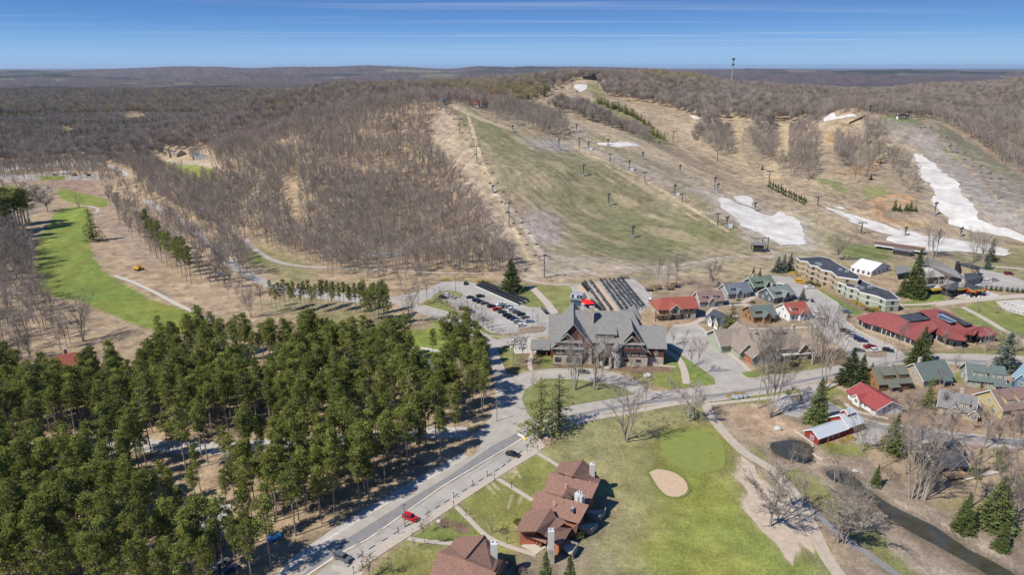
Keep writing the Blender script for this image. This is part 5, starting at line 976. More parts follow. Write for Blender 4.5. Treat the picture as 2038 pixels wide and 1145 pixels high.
# ================================================================ vehicles
PAINT = {n: mat('paint_' + n, c, .32, spec=.5, metal=m) for n, c, m in (('black', (.015, .016, .018), 0), ('white', (.62, .62, .61), 0), ('silver', (.38, .39, .40), .3), ('grey', (.13, .135, .145), .2), ('red', (.40, .012, .015), 0), ('navy', (.02, .04, .10), .1), ('green', (.02, .05, .035), 0), ('maroon', (.22, .015, .03), 0), ('yellow', (.75, .42, .02), 0), ('steelblue', (.16, .24, .34), .2), ('blue', (.04, .20, .45), 0))}
M_TYRE = mat('tyre_rubber', (.012, .012, .012), .9); M_RIM = mat('wheel_rim', (.3, .31, .32), .4, metal=.5); M_CG = mat('car_glass', (.012, .015, .018), .08, spec=.6); M_LAMP = mat('headlight', (.7, .7, .66), .2); M_TAIL = mat('tail_light', (.35, .01, .01), .3)
def wheel_mesh():
    m = MB(); m.tube((0, -.11, 0), (0, .11, 0), .35, .35, 12, 0); m.tube((0, -.125, 0), (0, .125, 0), .2, .2, 8, 1); return m.mesh('wheel', [M_TYRE, M_RIM])
WHEEL = wheel_mesh(); _cm = {}
def car_meshes(kind, col):
    if (kind, col) in _cm: return _cm[(kind, col)]
    L_, W, hood, top = {'suv': (4.7, 1.9, 1.02, 1.72), 'sedan': (4.7, 1.82, .92, 1.42), 'pickup': (5.6, 2.0, 1.08, 1.82), 'van': (5.4, 2.0, 1.2, 2.1)}[kind]
    prof = {'suv': [(-2.3,.35),(2.3,.35),(2.35,.7),(2.2,.98),(1.15,1.05),(-2.3,1.05),(-2.35,.7)], 'sedan': [(-2.3,.3),(2.3,.3),(2.33,.6),(2.2,.82),(1.1,.92),(-1.7,.96),(-2.3,.88),(-2.34,.6)],
            'pickup': [(-2.8,.42),(2.75,.42),(2.8,.8),(2.65,1.05),(1.5,1.12),(-2.8,1.12)], 'van': [(-2.65,.38),(2.6,.38),(2.68,.8),(2.5,1.1),(1.75,1.22),(-2.65,1.22)]}[kind]
    cab = {'suv': [(1.15,1.04),(.45,1.62),(-1.95,1.66),(-2.28,1.04)], 'sedan': [(1.05,.9),(.25,1.36),(-.95,1.38),(-1.75,.92)], 'pickup': [(1.35,1.1),(.7,1.74),(-.75,1.76),(-.95,1.1)], 'van': [(1.75,1.2),(1.0,1.95),(-2.5,2.0),(-2.62,1.2)]}[kind]
    b = MB()
    def ext(mb, P, w0, w1, zlo, zhi, m=0):
        n = len(P); wd = lambda z: w0 + (w1 - w0) * max(0, min(1, (z - zlo) / (zhi - zlo))); i = len(mb.v)
        mb.v += [(x, -wd(z) / 2, z) for x, z in P] + [(x, wd(z) / 2, z) for x, z in P]
        mb.f.append(tuple(range(i, i + n))); mb.f.append(tuple(range(i + n, i + 2 * n))[::-1]); mb.m += [m, m]
        for k in range(n): mb.f.append((i + (k + 1) % n, i + k, i + n + k, i + n + (k + 1) % n)); mb.m.append(m)
    ext(b, prof, W, W * .95, .3, 1.2)
    zt = cab[1][1]; rf = [(cab[1][0] - .02, zt - .02), (cab[2][0] + .04, cab[2][1] - .02), (cab[2][0] + .12, cab[2][1] + .07), (cab[1][0] - .15, zt + .07)]; ext(b, rf, W * .82, W * .76, zt, zt + .1)
    if kind == 'pickup': b.box(-2.75, -1.0, -W * .47, -W * .41, 1.1, 1.32); b.box(-2.75, -1.0, W * .41, W * .47, 1.1, 1.32); b.box(-2.8, -2.72, -W * .46, W * .46, 1.1, 1.32)
    for x0, x1 in ((cab[0][0] - .1, cab[1][0]), ((cab[3][0] + .05), cab[2][0])):
        for s_ in (-1, 1): b.tube((x0, s_ * W * .455, cab[0][1] + .02), (x1, s_ * W * .40, zt), .05, .05, 4)
    g = MB(); ext(g, cab, W * .90, W * .80, cab[0][1], zt)
    hl = MB(); hl.box(-.03, .03, -.18, .18, -.07, .07)
    _cm[(kind, col)] = (b.mesh('car_body', PAINT[col]), g.mesh('window_glass', M_CG), hl.mesh('headlight', M_LAMP), L_, W, _cm.get('tail') or hl.mesh('tail_light', M_TAIL)); return _cm[(kind, col)]
def car(px, py, kind, col, head, label, group=None):
    """head: compass of the nose in degrees, 0 pointing to the right of the photograph, 90 away"""
    b, g, hl, L_, W, tl = car_meshes(kind, col); p = G(px, py); o = thing('parked_car' if kind != 'pickup' else 'pickup_truck', label, {'pickup': 'truck', 'van': 'van'}.get(kind, 'car'), (p.x, p.y, p.z + .03), R(head), group)
    link('body', b, o); link('window_glass', g, o)
    for sx in (-1, 1):
        for sy in (-1, 1): link('wheel', WHEEL, o, (sx * L_ * .31, sy * W * .44, .35))
    for sy in (-1, 1): link('headlight', hl, o, (L_ / 2 - .06, sy * W * .33, .72)); link('tail_light', tl, o, (-L_ / 2 + (.02 if kind != 'van' else -.0), sy * W * .36, .85))
    return o
for a in [
 (683,1115,'suv','grey',-28,'dark grey car with a bicycle rack parked at the very bottom of the strip'), (817,1035,'suv','red',-27,'bright red car behind the utility pole on the parking strip'), (1021,908,'sedan','black',-25,'black car alone at the upper end of the parking strip'),
 (1161,743,'sedan','grey',-4,'dark grey car on the drive in front of the hotel'), (440,549,'suv','white',-38,'white car driving on the road through the bare trees'), (271,373,'sedan','black',-50,'small dark car far up the road past the golf hole'),
 (412,492,'sedan','grey',-38,'dark car further up the road behind the white one'),
 (927,566,'suv','black',85,'black car leaving the hotel lot at its back edge'), (891,590,'suv','white',-20,'white car on the small oval island side of the lot'), (882,594,'suv','black',-20,'black car beside the white one at the left island'), (899,594,'suv','silver',-20,'silver car half behind branches at the left island'),
 (936,594,'sedan','black',10,'dark saloon at the left end of the car row'), (956,592,'suv','black',25,'black car at the back left of the middle row'), (948,600,'suv','navy',30,'dark blue car front left in the middle row'), (956,603,'suv','black',32,'black car between two dark ones in the middle row'), (964,606,'suv','grey',30,'dark grey car with pale roof rails in the middle row'),
 (978,612,'suv','black',30,'black car just left of the red one'), (997,608,'pickup','white',35,'white truck behind the red car'), (1005,613,'sedan','green',35,'dark green car right behind the red one'), (989,618,'suv','red',33,'bright red car in the middle of the hotel lot'), (999,623,'sedan','green',32,'dark green car front right of the red one'),
 (1012,613,'suv','silver',35,'silver car right of the white truck'), (1018,618,'suv','white',35,'white car between silver and grey ones'), (1027,623,'sedan','grey',30,'grey green saloon right of the two pale cars'), (1009,630,'suv','black',28,'black car at the left end of the front row'), (1016,634,'suv','black',28,'second black car in the front row'), (1023,637,'sedan','navy',28,'dark blue saloon in the front row'),
 (1030,643,'suv','silver',28,'silver car next to last in the front row'), (1038,650,'suv','white',25,'white car at the near end of the front row'), (1037,628,'suv','black',35,'large black car on the right side of the lot'), (1045,634,'sedan','grey',32,'grey car touching the shade of the large black one'), (1054,642,'sedan','steelblue',20,'grey blue saloon nearest the lamp post island'),
 (922,618,'suv','black',-25,'black car under the bare trees of the grass strip'), (936,622,'suv','grey',-22,'grey car under the bare trees of the grass strip'), (962,638,'sedan','silver',-15,'silver saloon alone behind the grass strip'),
 (1591,563,'van','yellow',0,'bright yellow van at the back of the upper lot'), (1611,574,'pickup','white',5,'white pickup at the right edge of the upper lot'), (1550,569,'pickup','white',-10,'white truck behind the slate cottage'), (1556,572,'van','white',-20,'white van with dark windows behind the slate cottage'),
 (1628,627,'suv','white',3,'white car right of the white red roofed cottage'), (1635,637,'sedan','grey',3,'grey saloon just in front of the white car'), (1685,623,'suv','steelblue',8,'blue grey car beside the sage green hotel'),
 (1682,661,'suv','black',-10,'dark car topmost of the row by the restaurant'), (1692,666,'suv','grey',-10,'grey car second in the row by the restaurant'), (1700,671,'suv','silver',-10,'silver car third in the row by the restaurant'), (1709,677,'suv','navy',-10,'navy car fourth in the row by the restaurant'), (1716,681,'suv','navy',-10,'dark blue car last in the row by the restaurant'),
 (1710,700,'sedan','grey',-8,'grey car beside the spruces near the road'), (1731,693,'pickup','maroon',8,'maroon truck near the road in the restaurant lot'), (1742,700,'suv','white',8,'white car beside the maroon truck'), (1767,700,'suv','black',-20,'black car at the exit of the restaurant lot'), (2007,547,'van','maroon',5,'dark maroon van on the service yard'),
 (1978,560,'pickup','silver',10,'silver truck on the service yard below the maroon van'), (1962,563,'van','white',0,'white van with blue load beside the service building'), (442,1128,'suv','grey',60,'dark grey car parked deep in the pines, upper of three'), (430,1142,'suv','silver',60,'silver car parked deep in the pines, left of three'), (457,1141,'suv','navy',60,'navy car parked deep in the pines, right of three'),
 (1294,601,'van','white',70,'white utility cart at the right edge of the cart lot'), (110,349,'van','silver',10,'silver vehicle near the brush pile in the far left'), (1172,299,'van','white',-20,'white snow machine shed on wheels on the upper slope')]: car(*a)
# ---- golf carts
def cart_mesh(body):
    m = MB(); m.box(-1.15, 1.15, -.58, .58, .22, .55, 0); m.box(.72, 1.18, -.52, .52, .55, .86, 0); m.box(-.55, .12, -.5, .5, .55, .85, 1); m.box(-.62, -.5, -.5, .5, .85, 1.25, 1); m.box(-1.2, -.7, -.5, .5, .55, .95, 1)
    m.box(-.95, .38, -.54, .54, 1.86, 1.95, 1)
    for x, y in ((.45, .52), (.45, -.52), (-.85, .52), (-.85, -.52)): m.tube((x, y, .5), (x * .95, y, 1.88), .03, .03, 4, 1)
    for x in (-.8, .82):
        for y in (-.52, .52): m.tube((x, y - .09, .23), (x, y + .09, .23), .23, .23, 8, 1)
    return m.mesh('golf_cart', [PAINT[body], mat('cart_black', (.02, .022, .028), .6)])
CART = [cart_mesh('white'), cart_mesh('silver'), cart_mesh('black')]
def cart(p, rz, label, group, k=0, sc_=1.0):
    o = link('golf_cart', CART[k], None, (p.x, p.y, .03), rz); return tag(o, label, 'golf cart', group)
# nine long files in the right lot, noses to the hotel
files = [((1164,565),(1204,622),0), ((1176,564),(1217,621),0), ((1196,561),(1238,619),0), ((1205,561),(1248,618),0), ((1214,560.5),(1258,617),0), ((1222,560),(1266,616),0), ((1230,559.5),(1274,615),0), ((1238,559),(1281,613),0)]
for a, b_, k in files:
    pa, pb = at_z(*a), at_z(*b_); d = pb - pa; n = int(d.length / 2.75); rz = math.atan2(d.y, d.x)
    for i in range(n + 1):
        
        p = pa + d * (i / n) + Vector((rng.normal(0, .08), rng.normal(0, .05), 0)); cart(p, rz + float(rng.normal(0, .03)), 'white golf cart with black roof in the long files of the lot behind the hotel', 'golf carts in files behind the hotel', int(rng.random() < .4))
for a, b_ in (((1160,568),(1170,580)), ((1178,602),(1196,620))):
    pa, pb = at_z(*a), at_z(*b_); d = pb - pa; n = int(d.length / 2.75)
    for i in range(n + 1): cart(pa + d * (i / n), math.atan2(d.y, d.x), 'golf cart in the short broken file at the left of the cart lot', 'golf carts in the short broken file', 2)
for j, off in enumerate((0, 1, 2)):
    pa, pb = at_z(949 + off * 5.2, 571.5 - off * 3.4), at_z(1031 + off * 9, 607.5 - off * 3.0); d = pb - pa; n = int(d.length / 1.5); rz = math.atan2(d.y, d.x) - R(58)
    for i in range(n + 1): cart(pa + d * (i / n) + Vector((0, math.sin(i / n * 3.14) * .0, 0)), rz + float(rng.normal(0, .03)), 'golf cart side by side in the three deep rank along the car park edge', 'golf carts ranked along the car park', 1 if j else 0)
for i, (a, b_) in enumerate(((1234,556),(1239,556),(1244,555.5),(1249,555))): cart(at_z(a, b_), R(75), 'white golf cart in the short rank of four at the back of the cart lot', 'four white carts at the back', 0)
for i, (a, b_) in enumerate(((1080,619),(1084,622),(1088,625))): cart(at_z(a, b_), R(-60), ('golf cart at the back of three by the hotel corner', 'middle golf cart of three by the hotel corner', 'golf cart at the front of three by the hotel corner')[i], None, i % 3)
cart(at_z(1616,601), R(80), 'dark golf cart driving across the upper lot', None, 2); cart(at_z(1689,632), R(60), 'black golf cart beside the blue grey car', None, 2)
# racks of bicycles or pull carts beyond the white carts
m = MB()
for i in range(10): m.tube((i * .9, 0, .0), (i * .9, 2.2, .9), .07, .07, 4); m.tube((i * .9, 2.2, .9), (i * .9 + .5, 3.6, .2), .07, .07, 4); m.tube((i * .9 - .3, .6, .3), (i * .9 + .3, .6, .3), .3, .3, 6)
o = thing('equipment_rack', 'rack of grey metal equipment on the grass beyond the cart lot', 'rack', at_z(1261,555).xyz, -.1); m.build('frame', M_STEEL, o)
# ---- works vehicles
M_YELM = mat('machine_yellow', (.62, .36, .03), .5, .1, 2); M_ORM = mat('machine_orange', (.55, .17, .03), .5)
def digger(px, py, rz, label, m_=None, s=1.0):
    p = G(px, py); o = thing('excavator', label, 'excavator', (p.x, p.y, p.z), R(rz)); o.scale = (s,) * 3; m_ = m_ or M_YELM
    for sy in (-1, 1): m = MB(); m.prism([(-2, sy * 1.3 - .3), (2, sy * 1.3 - .3), (2, sy * 1.3 + .3), (-2, sy * 1.3 + .3)], 0, .8); m.build('track', M_TYRE, o)
    m = MB(); m.box(-2.2, 1.4, -1.2, 1.2, .9, 2.0); m.box(-2.2, -1, -1.1, 1.1, 2.0, 2.4); m.build('body', m_, o); m = MB(); m.box(0, 1.4, .2, 1.2, 2.0, 3.1); m.build('cab', M_CG, o)
    m = MB(); m.tube((1.2, -.4, 1.9), (3.6, -.4, 4.2), .3, .25, 4); m.tube((3.6, -.4, 4.2), (5.4, -.4, 2.4), .25, .18, 4); m.build('boom', m_, o); m = MB(); m.prism([(5.0, -.9), (5.9, -.9), (5.9, .1), (5.0, .1)], 1.3, 2.5); m.build('bucket', M_DARKM, o); return o
digger(276,538,-30,'yellow excavator among the cleared brush beside the golf hole'); digger(1749,323,-20,'small yellow digger on the orange earth of the bike trail', s=1.1); digger(148,350,10,'orange loader behind the white truck at the far left', M_ORM, 1.2); digger(176,350,160,'dark machine right of the orange loader at the far left', M_DARKM, 1.1)
p = G(131,346); o = thing('dump_truck', 'white tipper truck beside the brush piles at the far left', 'truck', (p.x, p.y, p.z), R(-12)); m = MB(); m.box(-6, 3, -1.3, 1.3, 1.2, 3.4); m.build('tipper_body', PAINT['white'], o); m = MB(); m.box(3.4, 6, -1.2, 1.2, .8, 3.3); m.build('cab', PAINT['white'], o)
for x in (-5, -3.6, 3.8, 5): [link('wheel', WHEEL, o, (x, y, .5)).__setattr__('scale', (1.5, 1.5, 1.5)) for y in (-1.2, 1.2)]
# ================================================================ ski lifts
M_TOW = mat('tower_paint', (.16, .175, .17), .6, .1, 1); M_TOWD = mat('tower_dark', (.045, .055, .055), .6, .1, 1)
def tower(px, py, top, ang, label, m=None, r=.42, arm=3.2, solid=True):
    """a lift tower standing where the photograph shows its foot, as tall as its top row tells"""
    p = G(px, py); q = at_y(px, top, p.y); h = max(6, q[2] - p.z); m = m or M_TOW; o = thing('lift_tower', label, 'lift tower', (p.x, p.y, p.z), ang)
    a = MB(); a.tube((0, 0, -1), (0, 0, h), r * 1.15, r * .75, 8); a.build('mast', m, o); a = MB(); a.box(-.25, .25, -arm, arm, h - .2, h + .25); a.build('crossarm', m, o)
    for s_ in (-1, 1):
        a = MB(); a.box(-1.8, 1.8, s_ * arm - .12, s_ * arm + .12, h - .35, h - .12)
        for k in range(4): a.tube((-1.5 + k, s_ * arm - .2, h - .42), (-1.5 + k, s_ * arm + .2, h - .42), .22, .22, 6)
        a.build('sheave_train', M_DARKM, o)
    a = MB(); a.box(-.7, .7, -.7, .7, -.6, .5); a.build('footing', M_CONC2, o)
    a = MB(); a.box(.35, .45, -.2, -.14, 0, h); a.box(.35, .45, .14, .2, 0, h)
    for k in range(int(h)): a.box(.36, .44, -.14, .14, k + .4, k + .46)
    a.build('ladder', M_DARKM, o)
    a = MB(); a.box(-.5, .5, -arm * .9, -arm * .5, h + .25, h + .32); a.box(-.5, .5, arm * .5, arm * .9, h + .25, h + .32); a.build('work_platform', M_STEEL, o)
    return Vector((p.x, p.y, p.z + h)), arm
def chair_mesh():
    m = MB(); m.tube((0, 0, 0), (0, 0, -1.6), .05, .05, 4); m.tube((0, -1, -1.6), (0, 1, -1.6), .05, .05, 4)
    for s_ in (-1, 1): m.tube((0, s_, -1.6), (0, s_, -2.6), .05, .05, 4)
    m.box(-.05, .55, -1.1, 1.1, -2.7, -2.55); m.box(-.12, 0, -1.1, 1.1, -2.6, -1.9); return m.mesh('lift_chair', M_DARKM)
CHAIR = chair_mesh()
def line(pts, name, chairs=True, step=21, m=None, arm=3.2, r=.42):
    W = [G(a, b_) for a, b_, _, _ in pts]; T = []
    for i, (a, b_, t_, lb) in enumerate(pts):
        d = W[min(i + 1, len(W) - 1)] - W[max(i - 1, 0)]; T.append((tower(a, b_, t_, math.atan2(d.y, d.x), lb, m, arm=arm, r=r)[0], math.atan2(d.y, d.x)))
    for s_ in (-1, 1):
        cb = MB(); acc = 0
        for (p, a), (q, c) in zip(T[:-1], T[1:]):
            u = p + Vector((-math.sin(a), math.cos(a), 0)) * s_ * arm; v = q + Vector((-math.sin(c), math.cos(c), 0)) * s_ * arm; L_ = (v - u).length; n = 6; sg_ = L_ * .018
            P = [u.lerp(v, k / n) - Vector((0, 0, .5 + 4 * sg_ * (k / n) * (1 - k / n))) for k in range(n + 1)]
            for k in range(n): cb.tube(P[k], P[k + 1], .06, .06, 4, cap=False)
            if chairs:
                k = 0
                for j in range(max(1, int(L_ / step))):
                    t = (j + .5) / max(1, int(L_ / step)); e = u.lerp(v, t) - Vector((0, 0, .5 + 4 * sg_ * t * (1 - t))); tag(link('lift_chair', CHAIR, None, e, math.atan2(v.y - u.y, v.x - u.x)), 'dark lift chair hanging from the cable of ' + name, 'lift chair', 'chairs of ' + name)
        tag(cb.build('lift_cable', M_DARKM), ('left' if s_ > 0 else 'right') + ' hand cable of ' + name, 'cable')
line([(1083,554,510,'grey lift tower nearest the car park on the left slope'), (1013,451,404,'tall grey lift tower second from the bottom of the left slope'), (949,325,291,'grey lift tower with wide head half way up the left slope'), (915,266,236,'grey lift tower in the upper third of the left slope'), (889,225,203,'last grey lift tower under the top of the left slope')], 'the left chairlift')
line([(1713,467,443,'dark lift tower on green grass above the long lift station'), (1627,411,391,'dark lift tower beside the rows of young firs'), (1530,366,340,'dark lift tower where the dirt tracks meet'), (1427,322,299,'dark lift tower above the pale valley run'), (1339,283,261,'dark lift tower in the sandy saddle below the firs'), (1260,232,218,'dark lift tower right of the fir strip'), (1189,173,157,'dark lift tower just under the summit lodge')], 'the summit chairlift', False, m=M_TOWD, arm=2.6)
line([(1985,398,355,'grey lift tower lowest on the right hand hill'), (1889,305,277,'grey lift tower half way up the right hand hill'), (1830,256,237,'grey lift tower near the crest of the right hand hill')], 'the right chairlift', step=26)
line([(1428,450,425,'slim dark tower at the left tip of the big snow patch'), (1357,405,385,'slim dark tower upslope of the snow patch tower'), (1283,361,343,'slim dark tower in the middle of the second slope line'), (1214,323,306,'slim dark tower in the upper second slope line'), (1153,296,275,'slim dark tower at the head of the second slope line')], 'the middle chairlift', False, m=M_TOWD, arm=1.8, r=.3)
def gun(px, py, top, label, box_=False):
    p = G(px, py); q = at_y(px, top, p.y); h = max(4, (q[2] - p.z)); o = thing('snow_gun', label, 'snow gun', (p.x, p.y, p.z)); m = MB(); m.tube((0, 0, -1), (0, 0, h - 1), .38, .3, 6); m.build('mast', M_TOWD, o)
    m = MB(); m.tube((-.9, -.2, h - .6), (1.0, .3, h + .1), .75, .95, 10); m.build('barrel', M_TOWD, o); m = MB(); m.box(-.9, .9, -.8, .8, -.5, 2.2); m.build('base_cabinet', M_STEEL, o); m = MB(); m.box(-1.1, 1.1, -1.0, 1.0, h - 2.6, h - 2.45); m.build('work_platform', M_DARKM, o)
    if box_: m = MB(); m.box(1.2, 4.2, -1.2, 1.2, -.4, 2.2); m.build('pump_housing', PAINT['white'], o)
for a in [(1112,298,277,'snow gun beside the pale patch high on the green slope'), (1161,350,328,'snow gun second down the middle of the green slope'), (1211,410,386,'snow gun third down the middle of the green slope'), (1259,474,451,'snow gun at the foot of the green slope'), (1147,263,247,'snow gun at the top of the sandy run'),
 (1171,299,282,'snow gun beside the thin snow strip, left one',True), (1210,290,277,'snow gun standing on the thin snow strip'), (1252,339,320,'snow gun with white housing in the second slope',True), (1279,317,303,'snow gun right of the thin snow strip'), (1342,390,368,'snow gun with white housing left of the slim towers',True), (1353,344,329,'snow gun alone on the brown slope between two runs'),
 (1422,378,353,'tall thin snow pole above the small snow patch'), (1428,382,366,'snow gun right of the tall thin pole'), (1502,420,404,'snow gun between the two lobes of snow'), (1446,452,432,'snow gun at the lower left of the big snow patch',True), (1801,470,453,'snow gun on the long snow band'), (1911,471,454,'snow gun near the foot of the right snow field'),
 (1859,430,404,'snow gun at the left edge of the right snow field'), (1766,311,295,'snow gun above the bike trail'), (1751,333,325,'short snow gun on the bike trail bend'), (1730,227,210,'mast on the crest of the right hand hill'), (1139,180,168,'snow gun left of the summit snow patch'), (1148,192,181,'snow gun below the summit snow patch'), (981,384,370,'short snow gun beside the left lift line'), (1312,292,282,'snow gun at the end of the fir strip'), (1020,263,250,'snow gun in the tree line of the green slope')]: gun(*a)
# top station, bottom stations, tower on the horizon
p = G(884,207); o = thing('lift_station', 'small grey lift station at the top of the left slope', 'lift station', (p.x, p.y, p.z), .9); m = MB(); m.box(-5, 5, -2, 2, 4, 6.5); m.build('housing', M_STEEL, o); [MB.build(mm, 'post', M_TOW, o) for mm in [MB() for _ in range(2)] if not mm.tube((-3 if mm is None else 0, 0, -1), (0, 0, 4), .6)]
p = G(1795,236); o = thing('lift_station', 'white topped lift station on the crest of the right hand hill', 'lift station', (p.x, p.y, p.z), .2); m = MB(); m.box(-7, 7, -2.5, 2.5, 3, 5); m.build('housing', M_DARKM, o)
for x in (-6, 6): m = MB(); m.tube((x, 0, -.5), (x, 0, 5.5), 1.4, .9, 8); m.build('pylon', PAINT['white'], o)
p = at_z(1150,606); o = thing('lift_station', 'silver domed lift station with dark windows behind the hotel', 'lift station', (p.x, p.y, 0), R(-22)); m = MB(); m.box(-3, 3.6, -2.6, 2.6, 0, 3.2); m.build('base', WM_['navy'], o); m = MB()
prof = [(-3.2, 3.2), (-3.4, 4.6), (-2.5, 5.9), (-1, 6.5), (1, 6.5), (2.5, 5.9), (3.4, 4.6), (3.2, 3.2)]
for k in range(7):
    (a, b_), (c, d) = prof[k], prof[k + 1]; m.face([(3.0, a, b_), (3.0, c, d), (-3.0, c, d), (-3.0, a, b_)]); m.face([(3.0, a, b_), (4.6, a * .4, 3.2 + (b_ - 3.2) * .45), (4.6, c * .4, 3.2 + (d - 3.2) * .45), (3.0, c, d)]); m.face([(-3.0, c, d), (-4.4, c * .4, 3.2 + (d - 3.2) * .45), (-4.4, a * .4, 3.2 + (b_ - 3.2) * .45), (-3.0, a, b_)])
m.face([(-3.0, -3.2, 3.2), (3.0, -3.2, 3.2), (3.0, 3.2, 3.2), (-3.0, 3.2, 3.2)]); m.build('dome', mat('dome_silver', (.25, .265, .29), .5), o)
for x in (-2.6, .2, 1.7): m = MB(); m.slab([(x, -3.43, 4.55), (x + 1.3, -3.43, 4.55), (x + 1.3, -2.53, 5.95), (x, -2.53, 5.95)], .1); m.build('dome_window', M_CG, o)
p = at_z(1169,612); o = thing('shade_canopy', 'bright red pyramid canopy between the domed station and the carts', 'canopy', (p.x, p.y, 0), .3); m = MB(); q = [(-3, -3, 2.8), (3, -3, 2.8), (3, 3, 2.8), (-3, 3, 2.8)]
for k in range(4): m.face([q[k], q[(k + 1) % 4], (0, 0, 4.4)])
m.build('canopy', mat('canopy_red', (.75, .02, .015), .6), o)
for x, y, _ in q: m = MB(); m.tube((x * .95, y * .95, 0), (x * .95, y * .95, 2.8), .08, .08, 5); m.build('pole', M_STEEL, o)
p = G(1509,500); o = thing('lift_station', 'small dark lift hut with flat grey roof below the big snow patch', 'lift station', (p.x, p.y, p.z), -.15); m = MB(); m.box(-3, 3, -2.5, 2.5, -.5, 3.4); m.build('cabin', WM_['dark'], o); m = MB(); m.box(-4.6, 4.6, -3.4, 3.6, 5, 5.4); m.build('roof', RM['grey'], o)
for x, y in ((-4, -3), (4, -3), (-4, 3), (4, 3)): m = MB(); m.tube((x, y, -.5), (x, y, 5), .25, .25, 6); m.build('post', M_TOWD, o)
m = MB(); m.tube((3, 4, -.5), (3, 4, 8), .3, .25, 6); m.tube((7, 5, -.5), (7, 5, 9), .3, .25, 6); m.tube((-2, 4, 7.6), (7.4, 5.1, 8.4), .25, .25, 5); m.build('gantry', M_TOWD, o)
p = G(1789,500); o = thing('lift_station', 'long lift station with curved tan and dark roof beside the snow band', 'lift station', (p.x, p.y, p.z + .2), R(-38)); m = MB(); m2 = MB(); w = MB(); Lh = 15; rr = 3.4
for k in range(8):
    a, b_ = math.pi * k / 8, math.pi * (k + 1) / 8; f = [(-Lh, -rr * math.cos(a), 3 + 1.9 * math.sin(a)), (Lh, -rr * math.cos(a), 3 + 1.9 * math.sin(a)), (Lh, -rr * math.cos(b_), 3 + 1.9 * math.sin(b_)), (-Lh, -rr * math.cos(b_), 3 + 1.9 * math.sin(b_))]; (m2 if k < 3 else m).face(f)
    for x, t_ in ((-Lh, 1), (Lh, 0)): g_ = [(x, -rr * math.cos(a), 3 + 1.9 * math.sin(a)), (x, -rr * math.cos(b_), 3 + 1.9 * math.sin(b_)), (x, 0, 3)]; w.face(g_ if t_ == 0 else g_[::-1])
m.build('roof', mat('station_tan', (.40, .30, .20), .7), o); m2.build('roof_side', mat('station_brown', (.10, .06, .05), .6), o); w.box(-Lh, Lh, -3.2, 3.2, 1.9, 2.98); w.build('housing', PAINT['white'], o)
for x in (-9, 9): q = MB(); q.tube((x, 0, -.5), (x, 0, 2), 1, 1, 8); q.build('pylon', M_CONC2, o)
q = MB(); q.box(-2, 9, -11, -6, -.3, 2.8); q.build('operator_hut', WM_['dark'], o); q = MB(); q.box(-2.5, 9.5, -11.5, -5.5, 2.8, 3.2); q.build('hut_roof', RM['grey'], o)
p = at_y(1457, 150, 1500); z0 = H1(p[0], 1500); tp = at_y(1457, 115, 1500)[2]; o = thing('radio_mast', 'thin pale radio mast standing on the skyline', 'mast', (p[0], 1500, z0)); m = MB(); m.tube((0, 0, -2), (0, 0, tp - z0), 1.5, 1.0, 6); m.build('mast', M_STEEL, o)
m = MB(); m.tube((0, 0, tp - z0 - 4), (0, 0, tp - z0), 3.0, 3.0, 8); m.tube((0, 0, tp - z0 - 14), (0, 0, tp - z0 - 11), 2.6, 2.6, 8); m.build('antennas', M_DARKM, o)
# ================================================================ street furniture and small things
def post(px, py, label, h=1.7):
    p = at_z(px, py); o = thing('path_light', label, 'light', (p.x, p.y, .14)); m = MB(); m.tube((0, 0, -.1), (0, 0, h), .09, .07, 6); m.build('post', M_DARKM, o); m = MB(); m.tube((0, 0, h), (0, 0, h + .35), .2, .12, 8); m.build('lamp_head', M_DARKM, o)
for i, (a, b_) in enumerate([(1049,900),(1061,894),(1070,898),(970,951),(984,956),(941,970),(903,994),(903,1011),(793,1065),(723,1112),(721,1132),(704,1143),(1018,973),(927,1028),(1009,1085)]):
    post(a, b_, ('short black path light on the kerb above the lone black car', 'short black path light nearest the yellow marking', 'short black path light at the corner of the sidewalk', 'black path light on the kerb near the upper footpath', 'black path light at the junction with the upper footpath', 'black path light on the kerb below the upper footpath', 'black path light on the kerb by the middle footpath', 'black path light at the junction with the middle footpath', 'black path light on the kerb below the red car', 'black path light on the kerb beside the dark grey car', 'black path light on the sidewalk at the lower lawn corner', 'black path light at the bottom end of the sidewalk', 'black path light half way along the upper footpath', 'black path light half way along the middle footpath', 'black path light near the townhouse terrace')[i])
cps = [Vector(q) for q in [(at_z(a, b_).x, at_z(a, b_).y) for a, b_ in [(690,1137),(731,1101),(804,1056),(902,995),(1000,934),(1045,898)]]]; k = 0
for a, b_ in zip(cps[:-1], cps[1:]):
    n = int((b_ - a).length / 3.2)
    for i in range(n):
        p = a.lerp(b_, (i + .5) / n); d = (b_ - a).normalized(); p += Vector((-d.y, d.x)) * .7; m_ = MATS.get('wheel_stop_black') or mat('wheel_stop_black', (.06, .06, .062), .8)
        if k == 0: ws = MB(); ws.box(-.95, .95, -.09, .09, 0, .16); wsm = ws.mesh('wheel_stop', m_)
        tag(link('wheel_stop', wsm, None, (p.x, p.y, .02), math.atan2(d.y, d.x)), 'low dark wheel stop in the line along the parking strip kerb', 'wheel stop', 'wheel stops along the parking strip'); k += 1
